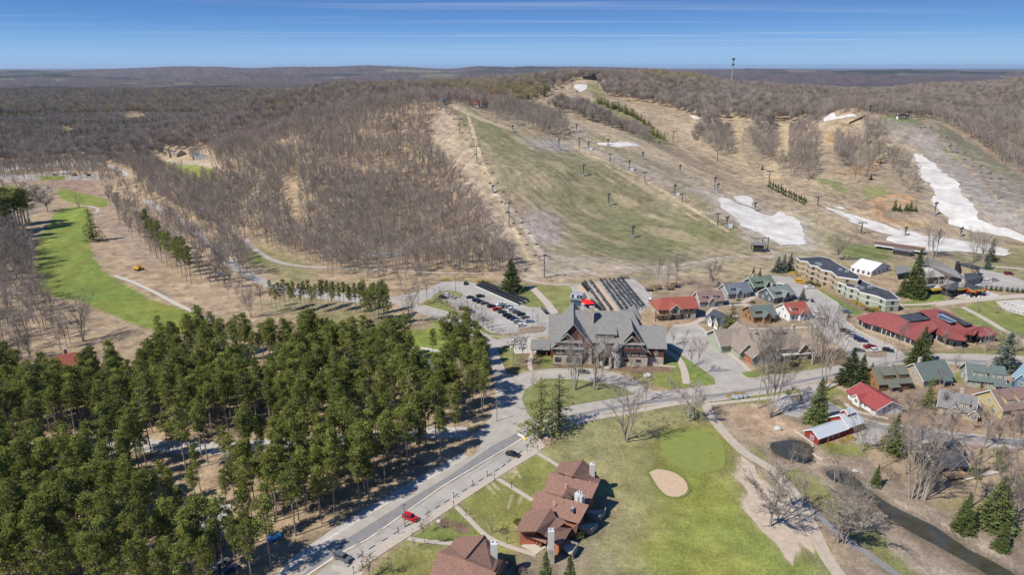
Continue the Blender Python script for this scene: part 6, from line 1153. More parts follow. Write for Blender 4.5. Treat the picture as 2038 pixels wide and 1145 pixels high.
def pole(px, py, top, label, kind='utility'):
    p = at_z(px, py); h = at_y(px, top, p.y)[2]; o = thing('utility_pole' if kind == 'utility' else 'lamp_post', label, 'pole' if kind == 'utility' else 'lamp post', (p.x, p.y, 0), .5); m = MB(); m.tube((0, 0, -.3), (0, 0, h), .16 if kind == 'utility' else .09, .11 if kind == 'utility' else .07, 7); m.build('shaft', mat('pole_wood', (.23, .21, .17), .9, .15, 2) if kind == 'utility' else M_DARKM, o)
    m = MB(); (m.box(-.8, .8, -.07, .07, h - .6, h - .45) if kind == 'utility' else m.box(0, .9, -.16, .16, h - .05, h + .1)); m.build('crossarm' if kind == 'utility' else 'lamp_head', M_DARKM if kind != 'utility' else MATS['pole_wood'], o); return Vector((p.x, p.y, h))
w1 = pole(806,1049,1003,'wooden utility pole standing beside the bright red car'); w2 = pole(989,839,797,'wooden utility pole on the grass corner of the intersection'); pole(1060,656,618,'tall dark lamp post on the mulch island of the hotel lot', 'l'); pole(907,582,548,'lamp post beside the oval island of the hotel lot', 'l'); pole(1760,686,664,'lamp post beside the restaurant walk', 'l'); pole(774,985,976,'short lamp post among the pines at the road edge', 'l')
p = at_z(1411,914); o = thing('golf_flag', 'yellow golf flag with red edge on the putting green', 'flag', (p.x, p.y, .05)); m = MB(); m.tube((0, 0, 0), (0, 0, 2.2), .04, .04, 5); m.build('pin', PAINT['yellow'], o); m = MB(); m.box(0, .6, -.02, .02, 1.7, 2.15); m.build('cloth', PAINT['red'], o)
def rock(px, py, s, label, m=None, z=0):
    p = at_z(px, py); bm = bmesh.new(); bmesh.ops.create_icosphere(bm, subdivisions=2, radius=1); r_ = random.Random(int(px * 7 + py))
    for v in bm.verts: v.co *= 1 + r_.uniform(-.16, .16); v.co.z *= .62
    me = bpy.data.meshes.new('boulder'); bm.to_mesh(me); bm.free(); me.materials.append(m or mat('pale_boulder', (.42, .40, .37), .9, .2, 1.2, .05)); o = link('boulder', me, None, (p.x, p.y, s * .35 + z)); o.scale = (s, s * .85, s); return tag(o, label, 'boulder')
GB = mat('grey_boulder', (.25, .27, .27), .85, .2, 1)
rock(1288,751,1.8,'large white boulder on the grass in front of the hotel'); rock(1464,794,1.6,'left grey boulder below the yellow bushes',GB); rock(1474,792,1.4,'middle grey boulder below the yellow bushes',GB); rock(1483,791,1.3,'right grey boulder below the yellow bushes',GB)
rock(1548,856,1.5,'flat pale boulder on the bare earth above the pond'); rock(1638,857,1.4,'pale boulder behind the red barn',GB); rock(1718,873,.9,'white rock beside the side street'); rock(874,1040,.7,'pale rock on the mulch bed near the red car')
rock(1702,940,.9,'white rock on the near bank at the head of the stream'); rock(470,118 + 455,1.2,'rock beside the old road') if False else None
def umbrella(px, py, label, m, r=1.8, h=2.6):
    p = at_z(px, py); o = thing('parasol', label, 'parasol', (p.x, p.y, .1)); q = MB(); q.tube((0, 0, 0), (0, 0, h), .05, .05, 5); q.build('pole', M_STEEL, o); q = MB(); q.tube((0, 0, h - .6), (0, 0, h + .1), r, .05, 8, cap=False); q.build('canopy', m, o)
RC = MATS['canopy_red']
umbrella(1815,590,'left red parasol of three beside the big spruce',RC,2.4); umbrella(1826,588,'right red parasol of three beside the big spruce',RC,2.4); umbrella(1819,594,'front red parasol of three beside the big spruce',RC,2.0); umbrella(1922,588,'red parasol on the terrace, left one',RC,1.1); umbrella(1936,590,'red parasol on the terrace, middle one',RC,1.1); umbrella(1958,588,'red parasol on the terrace, right one',RC,1.1)
tb = MB(); tb.tube((0, 0, 0), (0, 0, .7), .06, .06, 5); tb.tube((0, 0, .7), (0, 0, .76), .7, .7, 8)
for a in (0, 1.57, 3.14, 4.71): tb.box(math.cos(a) * 1.1 - .25, math.cos(a) * 1.1 + .25, math.sin(a) * 1.1 - .25, math.sin(a) * 1.1 + .25, .4, .46); tb.box(math.cos(a) * 1.3 - .06, math.cos(a) * 1.3 + .06, math.sin(a) * 1.3 - .25, math.sin(a) * 1.3 + .25, .0, .9)
tbm = tb.mesh('patio_set', PAINT['white'])
for i in range(22):
    p = at_z(1912 + (i % 8) * 7.5 + rng.uniform(-1, 1), 584 + (i // 8) * 3.6 + rng.uniform(-.5, .5)); tag(link('patio_set', tbm, None, (p.x, p.y, .1), rng.uniform(0, 3)), 'white patio table with seats on the tavern terrace', 'patio table', 'white patio tables on the tavern terrace')
for i in range(10):
    p = at_z(2000 + (i % 5) * 9 + rng.uniform(-1, 1), 604 + (i // 5) * 12 + (i % 5) * 2.2); tag(link('patio_set', tbm, None, (p.x, p.y, .05), rng.uniform(0, 3)), 'pale outdoor seat set on the paved square at the right edge', 'patio table', 'seat sets on the paved square')
for i in range(9):
    p = at_z(1022 + (i % 3) * 10 + rng.uniform(-2, 2), 680 + (i // 3) * 7); tag(link('patio_set', tbm, None, (p.x, p.y, .1), rng.uniform(0, 3)), 'white patio table on the terrace left of the hotel', 'patio table', 'patio tables left of the hotel')
p = at_z(545,1073); o = thing('tarp', 'bright blue tarpaulin lying over a stack under the pines', 'tarp', (p.x, p.y, 0), .6); m = MB(); m.box(-2.2, 2.2, -1.4, 1.4, 0, 1.3); o.scale = (.7, .7, .7); m.slab([(-2.6, -1.8, 1.2), (2.6, -1.8, 1.2), (2.3, 0, 1.7), (-2.3, 0, 1.7)], .05); m.slab([(2.6, 1.8, 1.2), (-2.6, 1.8, 1.2), (-2.3, 0, 1.7), (2.3, 0, 1.7)], .05); m.build('sheet', PAINT['blue'], o)
# fence and deck bits at the mini zip tower among trees
p = at_z(1318,578); o = thing('play_tower', 'low dark timber platforms among the three tall trees beside the cart lot', 'platform', (p.x, p.y, 0), .2)
for i, (x, y) in enumerate(((-8, 0), (-2, 2), (4, 0), (9, 3))): m = MB(); m.box(x - 2, x + 2, y - 1.5, y + 1.5, 1.2 + i * .3, 1.5 + i * .3); m.build('platform', WM_['brown'], o); m = MB(); [m.tube((x + a, y + b_, -.2), (x + a, y + b_, 2.6), .12, .12, 5) for a in (-1.8, 1.8) for b_ in (-1.3, 1.3)]; m.build('frame', WM_['dark'], o)
for a, b_, lb in (((1950,572),(2038,582),'long grey low wall behind the row of young firs'), ((1893,574),(1904,580),'short dark ramp wall below the tavern')):
    pa, pb = at_z(*a), at_z(*b_); d = pb - pa; o = thing('low_wall', lb, 'wall', (pa.x, pa.y, 0), math.atan2(d.y, d.x)); m = MB(); m.box(0, d.length, -.2, .2, -.2, 1.8); m.build('panel', WM_['grey'], o)
o = thing('snow_fence', 'low brown timber wall along the crest road of the right hill', 'fence', G(1712,240).xyz); m = MB(); q = [G(1690,247), G(1700,243), G(1712,238), G(1722,232)]
for a, b_ in zip(q[:-1], q[1:]): a = a - o.location; b_ = b_ - o.location; m.face([tuple(a), tuple(b_), (b_.x, b_.y, b_.z + 2.6), (a.x, a.y, a.z + 2.6)]); m.face([(a.x, a.y + .5, a.z + 2.6), (b_.x, b_.y + .5, b_.z + 2.6), (b_.x, b_.y + .5, b_.z), (a.x, a.y + .5, a.z)]); m.face([(a.x, a.y, a.z + 2.6), (b_.x, b_.y, b_.z + 2.6), (b_.x, b_.y + .5, b_.z + 2.6), (a.x, a.y + .5, a.z + 2.6)])
m.build('boards', WM_['brown'], o)
# ================================================================ trees
def bark(name, c, inst=.2): return mat(name, c, .95, .25, 1.5, 0, inst=inst)
M_PBARK = bark('pine_bark', (.25, .20, .16)); M_GBARK = bark('grey_bark', (.27, .235, .20)); M_SBARK = bark('spruce_bark', (.12, .095, .075))
def leafy(name, c, c2, inst=.22, tr=.0):
    m = mat(name, c, .75, .35, .45, 0, col2=c2, inst=inst, spec=.12, detail=3); t = m.node_tree; b = t.nodes['Principled BSDF']; o_ = t.nodes['Material Output']
    tl = t.nodes.new('ShaderNodeBsdfTranslucent'); ms = t.nodes.new('ShaderNodeMixShader'); ms.inputs[0].default_value = .38; t.links.new(b.inputs['Base Color'].links[0].from_socket, tl.inputs[0]); t.links.new(b.outputs[0], ms.inputs[1]); t.links.new(tl.outputs[0], ms.inputs[2]); t.links.new(ms.outputs[0], o_.inputs[0]); return m
M_PINE = leafy('pine_needles', (.130, .155, .030), (.31, .335, .082)); M_SPR = leafy('spruce_needles', (.085, .118, .036), (.20, .24, .078))
M_BLUE = leafy('blue_spruce_needles', (.095, .125, .095), (.18, .215, .17)); M_FORS = leafy('yellow_blossom', (.55, .38, .01), (.75, .55, .03)); M_SHRUB = leafy('shrub_leaves', (.08, .11, .03), (.15, .19, .05))
def twigmat(name, a, b_, c):
    """bark of fine branches: grey, purple brown and budding olive from one part of the wood to the next"""
    m = bpy.data.materials.new(name); m.use_nodes = True; t = m.node_tree; b = t.nodes['Principled BSDF']; b.inputs['Roughness'].default_value = .95; b.inputs['Specular IOR Level'].default_value = .1
    oi = t.nodes.new('ShaderNodeObjectInfo'); n = t.nodes.new('ShaderNodeTexNoise'); n.inputs['Scale'].default_value = .011; n.inputs['Detail'].default_value = 2
    t.links.new(oi.outputs['Location'], n.inputs['Vector'])
    ad = t.nodes.new('ShaderNodeMath'); ad.operation = 'MULTIPLY_ADD'; ad.inputs[1].default_value = .30; t.links.new(oi.outputs['Random'], ad.inputs[0]); t.links.new(n.outputs[0], ad.inputs[2])
    r = t.nodes.new('ShaderNodeValToRGB'); e = r.color_ramp.elements; e[0].position = .45; e[0].color = (*a, 1); e[1].position = .85; e[1].color = (*c, 1); k = e.new(.62); k.color = (*b_, 1)
    t.links.new(ad.outputs[0], r.inputs[0])
    h = t.nodes.new('ShaderNodeHueSaturation'); mr = t.nodes.new('ShaderNodeMapRange'); mr.inputs[3].default_value = .66; mr.inputs[4].default_value = 1.30
    wn = t.nodes.new('ShaderNodeTexWhiteNoise'); t.links.new(oi.outputs['Location'], wn.inputs['Vector']); t.links.new(wn.outputs['Value'], mr.inputs[0])
    t.links.new(mr.outputs[0], h.inputs['Value']); t.links.new(r.outputs[0], h.inputs['Color']); t.links.new(h.outputs[0], b.inputs['Base Color']); return m
M_TWIG = twigmat('bare_twigs', (.325, .245, .215), (.29, .25, .21), (.255, .205, .165))
M_TWIGO = twigmat('budding_twigs', (.27, .225, .145), (.285, .25, .12), (.27, .205, .14))
M_TWIGG = twigmat('grey_twigs', (.27, .23, .195), (.25, .215, .185), (.24, .205, .175))

class TB:
    """triangles gathered fast"""
    def __init__(s): s.v = []; s.f = []
    def stick(s, a, b, r0, r1, n=3):
        d = b - a; u = d.orthogonal().normalized(); w = d.cross(u).normalized(); i = len(s.v)
        for k in range(n):
            t = 2 * math.pi * k / n; q = u * math.cos(t) + w * math.sin(t); s.v.append(a + q * r0); s.v.append(b + q * r1)
        for k in range(n):
            j = (k + 1) % n; s.f.append((i + 2 * k, i + 2 * j, i + 2 * j + 1, i + 2 * k + 1))
    def blade(s, a, b, w, rnd):
        u = (b - a).orthogonal().normalized() * w; u.rotate(Matrix.Rotation(rnd.random() * 6.3, 3, (b - a).normalized())); i = len(s.v)
        s.v += [a - u, a + u, b]; s.f.append((i, i + 1, i + 2))
    def tri(s, c, r, rnd, up=0.0):
        n = Vector((rnd.gauss(0, 1), rnd.gauss(0, 1), rnd.gauss(0, 1) + up)).normalized(); u = n.orthogonal().normalized(); u.rotate(Matrix.Rotation(rnd.random() * 6.3, 3, n)); w = n.cross(u); i = len(s.v)
        s.v += [c + u * r, c - u * r * .5 + w * r * .75, c - u * r * .5 - w * r * .75]; s.f.append((i, i + 1, i + 2))
    def mesh(s, name, m):
        me = bpy.data.meshes.new(name); me.from_pydata([tuple(p) for p in s.v], [], s.f); me.materials.append(m); return me
def rot_rand(d, ang, rnd):
    ax = d.orthogonal().normalized(); ax.rotate(Matrix.Rotation(rnd.random() * 6.283, 3, d)); q = d.copy(); q.rotate(Matrix.Rotation(ang, 3, ax)); return q
def bare_tree(seed, h=18., stems=1, spread=1.0, nlimb=12, nsub=6, ntw=7, tw=.05, trunk_m=None, twig_m=None, low=.35, fork=4):
    """a leafless tree: trunk with forking leaders, limbs, branches and a haze of twigs"""
    rnd = random.Random(seed); T = TB(); B = TB()
    for s_ in range(stems):
        lean = Vector((0, 0, 1)) if stems == 1 else rot_rand(Vector((0, 0, 1)), rnd.uniform(.08, .32) * spread, rnd)
        base = Vector((rnd.uniform(-.5, .5), rnd.uniform(-.5, .5), -.3)) * (stems > 1); base.z = -.4
        hh = h * rnd.uniform(.85, 1.0); r0 = (.0125 if stems == 1 else .010) * hh; leaders = []
        z0 = hh * low * rnd.uniform(.8, 1.2); p = base; q = base + lean * z0; T.stick(p, q, r0, r0 * .75, 6)
        for k in range(fork):
            d = rot_rand(lean, rnd.uniform(.12, .5) * spread if k else .06, rnd); d.z = max(d.z, .5); d.normalize(); pp = q.copy(); Lr = hh - z0; rr = r0 * (.62 if k else .72); pts = [pp.copy()]
            for j in range(4):
                d = (d + Vector((rnd.gauss(0, .09), rnd.gauss(0, .09), .10))).normalized(); nq = pp + d * Lr / 4 * rnd.uniform(.8, 1.05); T.stick(pp, nq, rr, rr * .68, 4); pp = nq; rr *= .68; pts.append(pp.copy())
            leaders.append(pts)
        for i in range(nlimb):
            ls = leaders[i % len(leaders)]; t = rnd.random() ** .8 * 3.9; k = int(t); a = ls[k].lerp(ls[k + 1], t - k)
            out = Vector((a.x - q.x * .6, a.y - q.y * .6, 0)) + Vector((rnd.gauss(0, 1), rnd.gauss(0, 1), 0)) * (1.0 * spread)
            d = (out.normalized() * spread + Vector((0, 0, rnd.uniform(.35, 1.1)))).normalized(); ll = hh * rnd.uniform(.16, .30) * (1 - t / 7.5); lr = r0 * .20
            pa = a
            for seg in range(2):
                d = (d + Vector((0, 0, .16))).normalized(); pb = pa + d * ll * .55; B.stick(pa, pb, lr, lr * .55, 3); lr *= .55
                for m_ in range(nsub // 2 + 1):
                    c = pa.lerp(pb, rnd.random()); e = (rot_rand(d, rnd.uniform(.35, .95), rnd) + Vector((0, 0, .2))).normalized(); c2 = c + e * ll * rnd.uniform(.25, .5); B.blade(c, c2, tw * 1.3, rnd)
                    for n_ in range(ntw):
                        g0 = c.lerp(c2, rnd.uniform(.2, 1)); B.blade(g0, g0 + (rot_rand(e, rnd.uniform(.2, .9), rnd) + Vector((0, 0, .15))).normalized() * ll * rnd.uniform(.14, .34), tw, rnd)
                pa = pb
    return T.mesh('trunk', trunk_m or M_GBARK), B.mesh('branches', twig_m or M_TWIG)
def pine_tree(seed, h=20., base=.48, rad=2.9, n=84, per=26, tri=.23, m=None):
    rnd = random.Random(seed); T = TB(); C = TB(); lean = Vector((rnd.gauss(0, .015), rnd.gauss(0, .015), 1))
    T.stick(Vector((0, 0, -.4)), lean * h * .5, .20, .15, 6); T.stick(lean * h * .5, lean * h * .97, .15, .04, 5)
    for k in range(n):
        t = base + (1 - base) * (k / n) ** .9; rr = rad * (math.sin(min(1, (t - base) / (1 - base) * .86 + .13) * math.pi) ** .45) * rnd.uniform(.30, 1.2)
        a = rnd.random() * 6.283; c = lean * (h * t) + Vector((math.cos(a) * rr, math.sin(a) * rr, rnd.uniform(-.2, .5))); T.stick(lean * (h * t - .5), c, .045, .02, 3)
        cr = rnd.uniform(.5, 1.0)
        for j in range(per):
            v = Vector((rnd.gauss(0, .5), rnd.gauss(0, .5), rnd.gauss(0, .30))) * cr; C.tri(c + v + Vector((0, 0, .1)), tri * rnd.uniform(.7, 1.3), rnd, .5)
    for k in range(9):                                       # dead stubs under the crown
        z = h * rnd.uniform(.2, base); a = rnd.random() * 6.283; T.stick(lean * z, lean * z + Vector((math.cos(a), math.sin(a), .1)) * rnd.uniform(.5, 1.4), .03, .01, 3)
    return T.mesh('trunk', M_PBARK), C.mesh('crown', m or M_PINE)
def spruce_tree(seed, h=18., rad=4., base=.05, whorls=22, arms=9, per=9, tri=.42, m=None, ragged=.2, power=.85):
    rnd = random.Random(seed); T = TB(); C = TB(); T.stick(Vector((0, 0, -.4)), Vector((0, 0, h * .55)), .022 * h, .012 * h, 6); T.stick(Vector((0, 0, h * .55)), Vector((0, 0, h * .99)), .012 * h, .03, 5)
    for k in range(whorls):
        t = base + (1 - base) * (k + rnd.random() * .6) / whorls; rr0 = rad * (1 - t) ** power / (1 - base) ** power + .15
        for a_ in range(max(4, int(arms * (1 - t * .5)))):
            a = rnd.random() * 6.283; rr = rr0 * rnd.uniform(1 - ragged * 1.6, 1 + ragged * .6); o = Vector((math.cos(a), math.sin(a), 0)); s0 = Vector((0, 0, h * t)); end = s0 + o * rr + Vector((0, 0, -rr * .22 + rnd.gauss(0, .15)))
            T.stick(s0, end, .04, .01, 3); sd = Vector((-o.y, o.x, 0)); k2 = max(3, int(per * rr / rad + 3))
            for j in range(k2):
                q = ((j + .6) / k2) ** .7; c = s0.lerp(end, q) + sd * rnd.gauss(0, .24) * (rr * .35 + .3) + Vector((0, 0, rnd.gauss(0, .14))); C.tri(c, tri * (.75 + .5 * rnd.random()) * (.6 + .4 * (1 - t)), rnd, .6)
    C.tri(Vector((0, 0, h)), .25, rnd); return T.mesh('trunk', M_SBARK), C.mesh('crown', m or M_SPR)
def lump(name, seed, r, hgt, n, tri, m):
    rnd = random.Random(seed); C = TB()
    for k in range(n):
        u = Vector((rnd.gauss(0, 1), rnd.gauss(0, 1), abs(rnd.gauss(0, 1)))).normalized() * rnd.uniform(.55, 1.0); C.tri(Vector((u.x * r, u.y * r, u.z * hgt)), tri * rnd.uniform(.7, 1.3), rnd, .3)
    return C.mesh(name, m)
def copse(seed, h, w, n, tw, m, _=0):
    """small far-off bare tree of few triangles"""
    rnd = random.Random(seed); B = TB(); B.stick(Vector((0, 0, -1)), Vector((0, 0, h * .6)), .22, .14, 3)
    for k in range(n):
        a = rnd.random() * 6.283; u = rnd.random(); e = Vector((math.cos(a) * w * math.sqrt(u), math.sin(a) * w * math.sqrt(u), h * (.62 + .38 * math.sqrt(max(0, 1 - u)) * rnd.uniform(.6, 1.05)))); s0 = Vector((e.x * .45, e.y * .45, h * rnd.uniform(.3, .62)))
        B.blade(s0, e, tw, rnd)
    return B.mesh('far_bare_tree', m)

# ---- what keeps trees off the land
CLEAR = [poly_world(p) for p in (
  [(1040,552),(1005,500),(965,440),(915,360),(870,318),(850,285),(850,245),(880,214),(895,204),(960,220),(985,213),(1050,208),(1100,185),(1150,155),(1185,156),(1205,190),(1240,200),(1300,208),(1370,228),(1400,245),
   (1480,240),(1560,240),(1640,234),(1720,228),(1850,236),(1900,258),(1950,290),(2000,325),(2060,362),(2300,460),(2300,560),(1640,545),(1300,560)],
  [(590,345),(570,370),(565,400),(580,440),(590,475),(612,475),(600,430),(592,380),(600,350)], [(522,370),(500,405),(475,445),(490,450),(512,415),(532,375)],
  [(465,480),(520,485),(600,518),(650,530),(650,548),(600,560),(520,560)], [(300,310),(345,314),(430,322),(440,340),(430,360),(380,362),(340,348),(300,325)],
  [(-400,362),(0,352),(60,346),(120,340),(200,343),(250,350),(275,385),(340,428),(300,540),(200,500),(170,410),(100,400),(60,380),(0,378),(-400,380)], [(-400,344),(0,333),(95,321),(105,318),(200,320),(245,338),(262,352),(240,352),(195,330),(110,328),(0,342),(-400,352)],
  [(122,254),(148,255),(150,274),(126,274)], [(245,226),(285,226),(295,242),(250,246)], [(325,300),(430,300),(430,318),(330,315)],
  [(230,340),(260,340),(285,385),(350,422),(480,520),(430,525),(340,440),(270,400)])]
ISLE = [poly_world(p) for p in ([(973,233),(1012,247),(1064,264),(1128,282),(1128,256),(1092,236),(1029,217),(977,214)], [(1085,216),(1127,226),(1169,240),(1221,257),(1274,278),(1293,284),(1286,270),(1221,240),(1169,212),(1120,204)],
  [(1385,270),(1400,246),(1450,262),(1462,306),(1450,312),(1400,290)], [(1493,246),(1540,246),(1547,300),(1537,326),(1505,316),(1490,280)], [(1570,262),(1620,255),(1628,300),(1625,352),(1600,366),(1572,352),(1567,300)],
  [(1660,275),(1700,280),(1700,322),(1668,334),(1658,310)], [(1712,250),(1752,255),(1757,290),(1740,302),(1715,285)], [(1480,240),(1560,242),(1640,240),(1640,225),(1480,225)], [(1550,318),(1570,330),(1560,350),(1545,345)])]
ISLE_THIN = [poly_world(p) for p in ([(1764,310),(1800,320),(1825,360),(1838,390),(1805,385),(1770,350)], [(1685,325),(1730,318),(1735,345),(1722,372),(1690,372)], [(1655,290),(1760,260),(1765,330),(1700,330)], [(1360,262),(1400,262),(1380,285)])]
HILL_FOOT = [(p.x, p.y) for p in Gpoly([(-300,362),(0,352),(120,344),(225,350),(262,400),(300,432),(350,470),(400,505),(452,548),(520,556),(600,553),(640,548),(720,543),(850,545),(960,548),(1030,550),(1045,552),(1100,545),(1900,480),(2300,500)], False)]
HILL_FOOT += [(2600, 900), (3200, 3300), (-3200, 3300), (-1500, 900)]

rng = np.random.default_rng(11)
def jgrid(x0, x1, y0, y1, sp, jit=.42):
    gx, gy = np.meshgrid(np.arange(x0, x1, sp), np.arange(y0, y1, sp)); gx = gx + rng.uniform(-jit, jit, gx.shape) * sp; gy = gy + rng.uniform(-jit, jit, gy.shape) * sp
    return gx.ravel(), gy.ravel()
def in_any(x, y, L_):
    r = np.zeros(x.shape, bool)
    for p in L_: r |= pip(x, y, p)
    return r
def view(x, y, z, lo=-60, hi=2100):
    d = y * cp - (z - CAM_H) * sp; px = CX + FOC * x / d; py = CY - FOC * (y * sp + (z - CAM_H) * cp) / d
    return px, py, d
def forest(x0, x1, y0, y1, sp, thin=.5):
    x, y = jgrid(x0, x1, y0, y1, sp); k = pip(x, y, HILL_FOOT); x, y = x[k], y[k]
    c = in_any(x, y, CLEAR) & ~in_any(x, y, ISLE); t = in_any(x, y, ISLE_THIN) & (rng.random(x.shape) < thin); k = ~c | t; x, y = x[k], y[k]
    d = fbm(x / 38, y / 38, 61, 3); k = rng.random(x.shape) < np.clip(.32 + 2.3 * (d - .2), .3, 1); x, y = x[k], y[k]
    z = Hgt(x, y); px, py, dd = view(x, y, z); k = (px > -140) & (px < 2200) & (dd > 0); return x[k], y[k], z[k]
def scatter(name, meshes, x, y, z, scl, label, idx=None, tilt=.03):
    """one object that grows many trees on the given points"""
    c = bpy.data.collections.new(name + '_kinds')
    for i, me_ in enumerate(meshes): c.objects.link(bpy.data.objects.new('%s_kind_%02d' % (name, i), me_))
    n = len(x); me = bpy.data.meshes.new(name); me.vertices.add(n); me.vertices.foreach_set('co', np.stack([x, y, z], -1).ravel())
    def at_(nm, ty, key, v): a = me.attributes.new(nm, ty, 'POINT'); a.data.foreach_set(key, v)
    at_('turn', 'FLOAT_VECTOR', 'vector', np.stack([rng.normal(0, tilt, n), rng.normal(0, tilt, n), rng.uniform(0, 6.283, n)], -1).ravel())
    at_('size', 'FLOAT_VECTOR', 'vector', np.asarray(scl).ravel()); at_('kind_index', 'INT', 'value', (rng.integers(0, len(meshes), n) if idx is None else idx).astype(np.int32))
    o = link(name, me); g = bpy.data.node_groups.new(name, 'GeometryNodeTree'); g.interface.new_socket('Geometry', in_out='INPUT', socket_type='NodeSocketGeometry'); g.interface.new_socket('Geometry', in_out='OUTPUT', socket_type='NodeSocketGeometry')
    gi = g.nodes.new('NodeGroupInput'); go = g.nodes.new('NodeGroupOutput'); ip = g.nodes.new('GeometryNodeInstanceOnPoints'); ci = g.nodes.new('GeometryNodeCollectionInfo')
    ci.inputs['Collection'].default_value = c; ci.inputs['Separate Children'].default_value = True; ci.inputs['Reset Children'].default_value = True; ip.inputs['Pick Instance'].default_value = True
    for nm, ty, sk in (('turn', 'FLOAT_VECTOR', 'Rotation'), ('size', 'FLOAT_VECTOR', 'Scale'), ('kind_index', 'INT', 'Instance Index')):
        na_ = g.nodes.new('GeometryNodeInputNamedAttribute'); na_.data_type = ty; na_.inputs['Name'].default_value = nm; g.links.new([s for s in na_.outputs if s.enabled and s.name == 'Attribute'][0], ip.inputs[sk])
    g.links.new(gi.outputs[0], ip.inputs['Points']); g.links.new(ci.outputs[0], ip.inputs['Instance']); g.links.new(ip.outputs[0], go.inputs[0])
    md = o.modifiers.new('grow', 'NODES'); md.node_group = g
    return tag(o, label, kind='stuff')
def scl(n, a, b_, k=.12):
    s = rng.uniform(a, b_, n); return np.stack([s * rng.uniform(1 - k, 1 + k, n), s * rng.uniform(1 - k, 1 + k, n), s], -1)

# ---- kinds of tree
HI = [bare_tree(100 + i, 17.5, nlimb=34, nsub=6, ntw=5, tw=.026, low=.42, fork=3 + i % 2, spread=.95, twig_m=M_TWIG) for i in range(6)]
WIDE = [bare_tree(200 + i, 17, stems=1, nlimb=60, nsub=7, ntw=8, tw=.034, low=.22, fork=6, spread=1.25, twig_m=M_TWIGG) for i in range(3)]
CLUMP = [bare_tree(230 + i, 20, stems=3 + i, nlimb=20, nsub=5, ntw=5, tw=.028, low=.32, fork=3, spread=1.0, twig_m=M_TWIGG) for i in range(3)]
YOUNG = [bare_tree(250 + i, 8, nlimb=22, nsub=5, ntw=5, tw=.022, low=.25, fork=3, spread=.7, twig_m=M_TWIG) for i in range(2)]
PINES = [pine_tree(300 + i, 20 + (i % 3) - 1, base=(.50, .56, .44, .60, .52, .48)[i], rad=(2.35, 1.95, 2.6, 2.1, 2.4, 1.9)[i]) for i in range(6)]
SPR = [spruce_tree(320 + i, 18, (4.2, 3.6, 4.8)[i], base=.04, whorls=26, arms=11, per=11, tri=.50) for i in range(3)]
NEARSPR = [spruce_tree(330 + i, 18, (4.4, 3.6)[i], base=.04, whorls=34, arms=14, per=17, tri=.36) for i in range(2)]
RAGGED = [spruce_tree(335 + i, 18, 4.6, base=.10, whorls=22, arms=9, per=13, tri=.34, ragged=.55, power=.62, m=(M_PINE, M_SPR)[i]) for i in range(2)]
WHITEP = [spruce_tree(340 + i, 18, 4.8, base=.06, whorls=18, arms=10, per=20, tri=.40, m=M_PINE, ragged=.45, power=.6) for i in range(2)]
BSPR = [spruce_tree(350 + i, 12, 3.0, base=.03, m=M_BLUE) for i in range(2)]
def joined(pair, name):
    me = bpy.data.meshes.new(name); a, b_ = pair; va = [tuple(v.co) for v in a.vertices]; fa = [tuple(p.vertices) for p in a.polygons]; n = len(va)
    me.from_pydata(va + [tuple(v.co) for v in b_.vertices], [], fa + [tuple(i + n for i in p.vertices) for p in b_.polygons]); me.materials.append(a.materials[0]); me.materials.append(b_.materials[0])
    me.polygons.foreach_set('material_index', [0] * len(fa) + [1] * len(b_.polygons)); return me
def put(name, pair, label, cat, loc, s=1.0, group=None, crown='branches', rz=None):
    o = thing(name, label, cat, loc, random.random() * 6.28 if rz is None else rz, group); o.scale = (s if isinstance(s, tuple) else (s, s, s))
    link('trunk', pair[0], o); link(crown, pair[1], o); return o

# ---- hillside woods: the 300 nearest bare trees are things, the rest one mass
fx, fy_, fz = forest(-620, 700, 330, 900, 5.2); fd = np.hypot(fx, fy_)
px_, py_, _ = view(fx, fy_, fz); vis = (px_ > 0) & (px_ < 2038)
order = np.argsort(np.where(vis, fd, 1e9)); near_i = order[:100]; rest = np.ones(len(fx), bool); rest[near_i] = False
LB = ['bare grey brown hardwood standing on the tan leaf litter of the lower hillside']
for n_, i in enumerate(near_i):
    put('bare_tree', HI[int(rng.integers(6))], 'tall leafless hardwood in the open wood on the tan lower hillside', 'tree', (fx[i], fy_[i], fz[i]), float(rng.uniform(.72, 1.12)), 'leafless hardwoods on the lower hillside')
MID = [joined(bare_tree(400 + i, 17, nlimb=34, nsub=5, ntw=4, tw=.030, low=.42, fork=4, spread=1.05, twig_m=M_TWIG), 'bare_tree_far') for i in range(5)]
x, y, z = fx[rest], fy_[rest], fz[rest]
scatter('bare_wood', MID, x, y, z, scl(len(x), .75, 1.15), 'leafless grey and purple brown woods covering the slopes')
LOWK = [copse(500 + i, 16, 5.4, 210, .085, (M_TWIG, M_TWIGG, M_TWIGO)[i % 3]) for i in range(9)]
x, y, z = forest(-1150, 1250, 900, 1750, 8.6)
ol = fbm(x / 160, y / 160, 81, 3) * .5 + .36 * (x < 60) * sstep(930, 1060, y) * (y < 1500) * sstep(18, 50, z) + .30 * (x > 250) * sstep(66, 95, z) + rng.normal(0, .07, len(x)); k = np.where(ol > .62, 2, rng.integers(0, 2, len(x)))
scatter('far_bare_wood', LOWK, x, y, z - .5, scl(len(x), .85, 1.25), 'distant leafless woods with budding olive crowns on the back hills', idx=rng.integers(0, 3, len(x)) * 3 + k)
x, y, z = forest(-2500, 2700, 1750, 3300, 15)
scatter('horizon_wood', LOWK, x, y, z - 1.5, scl(len(x), 1.3, 2.0), 'distant purple brown woods of the plain')
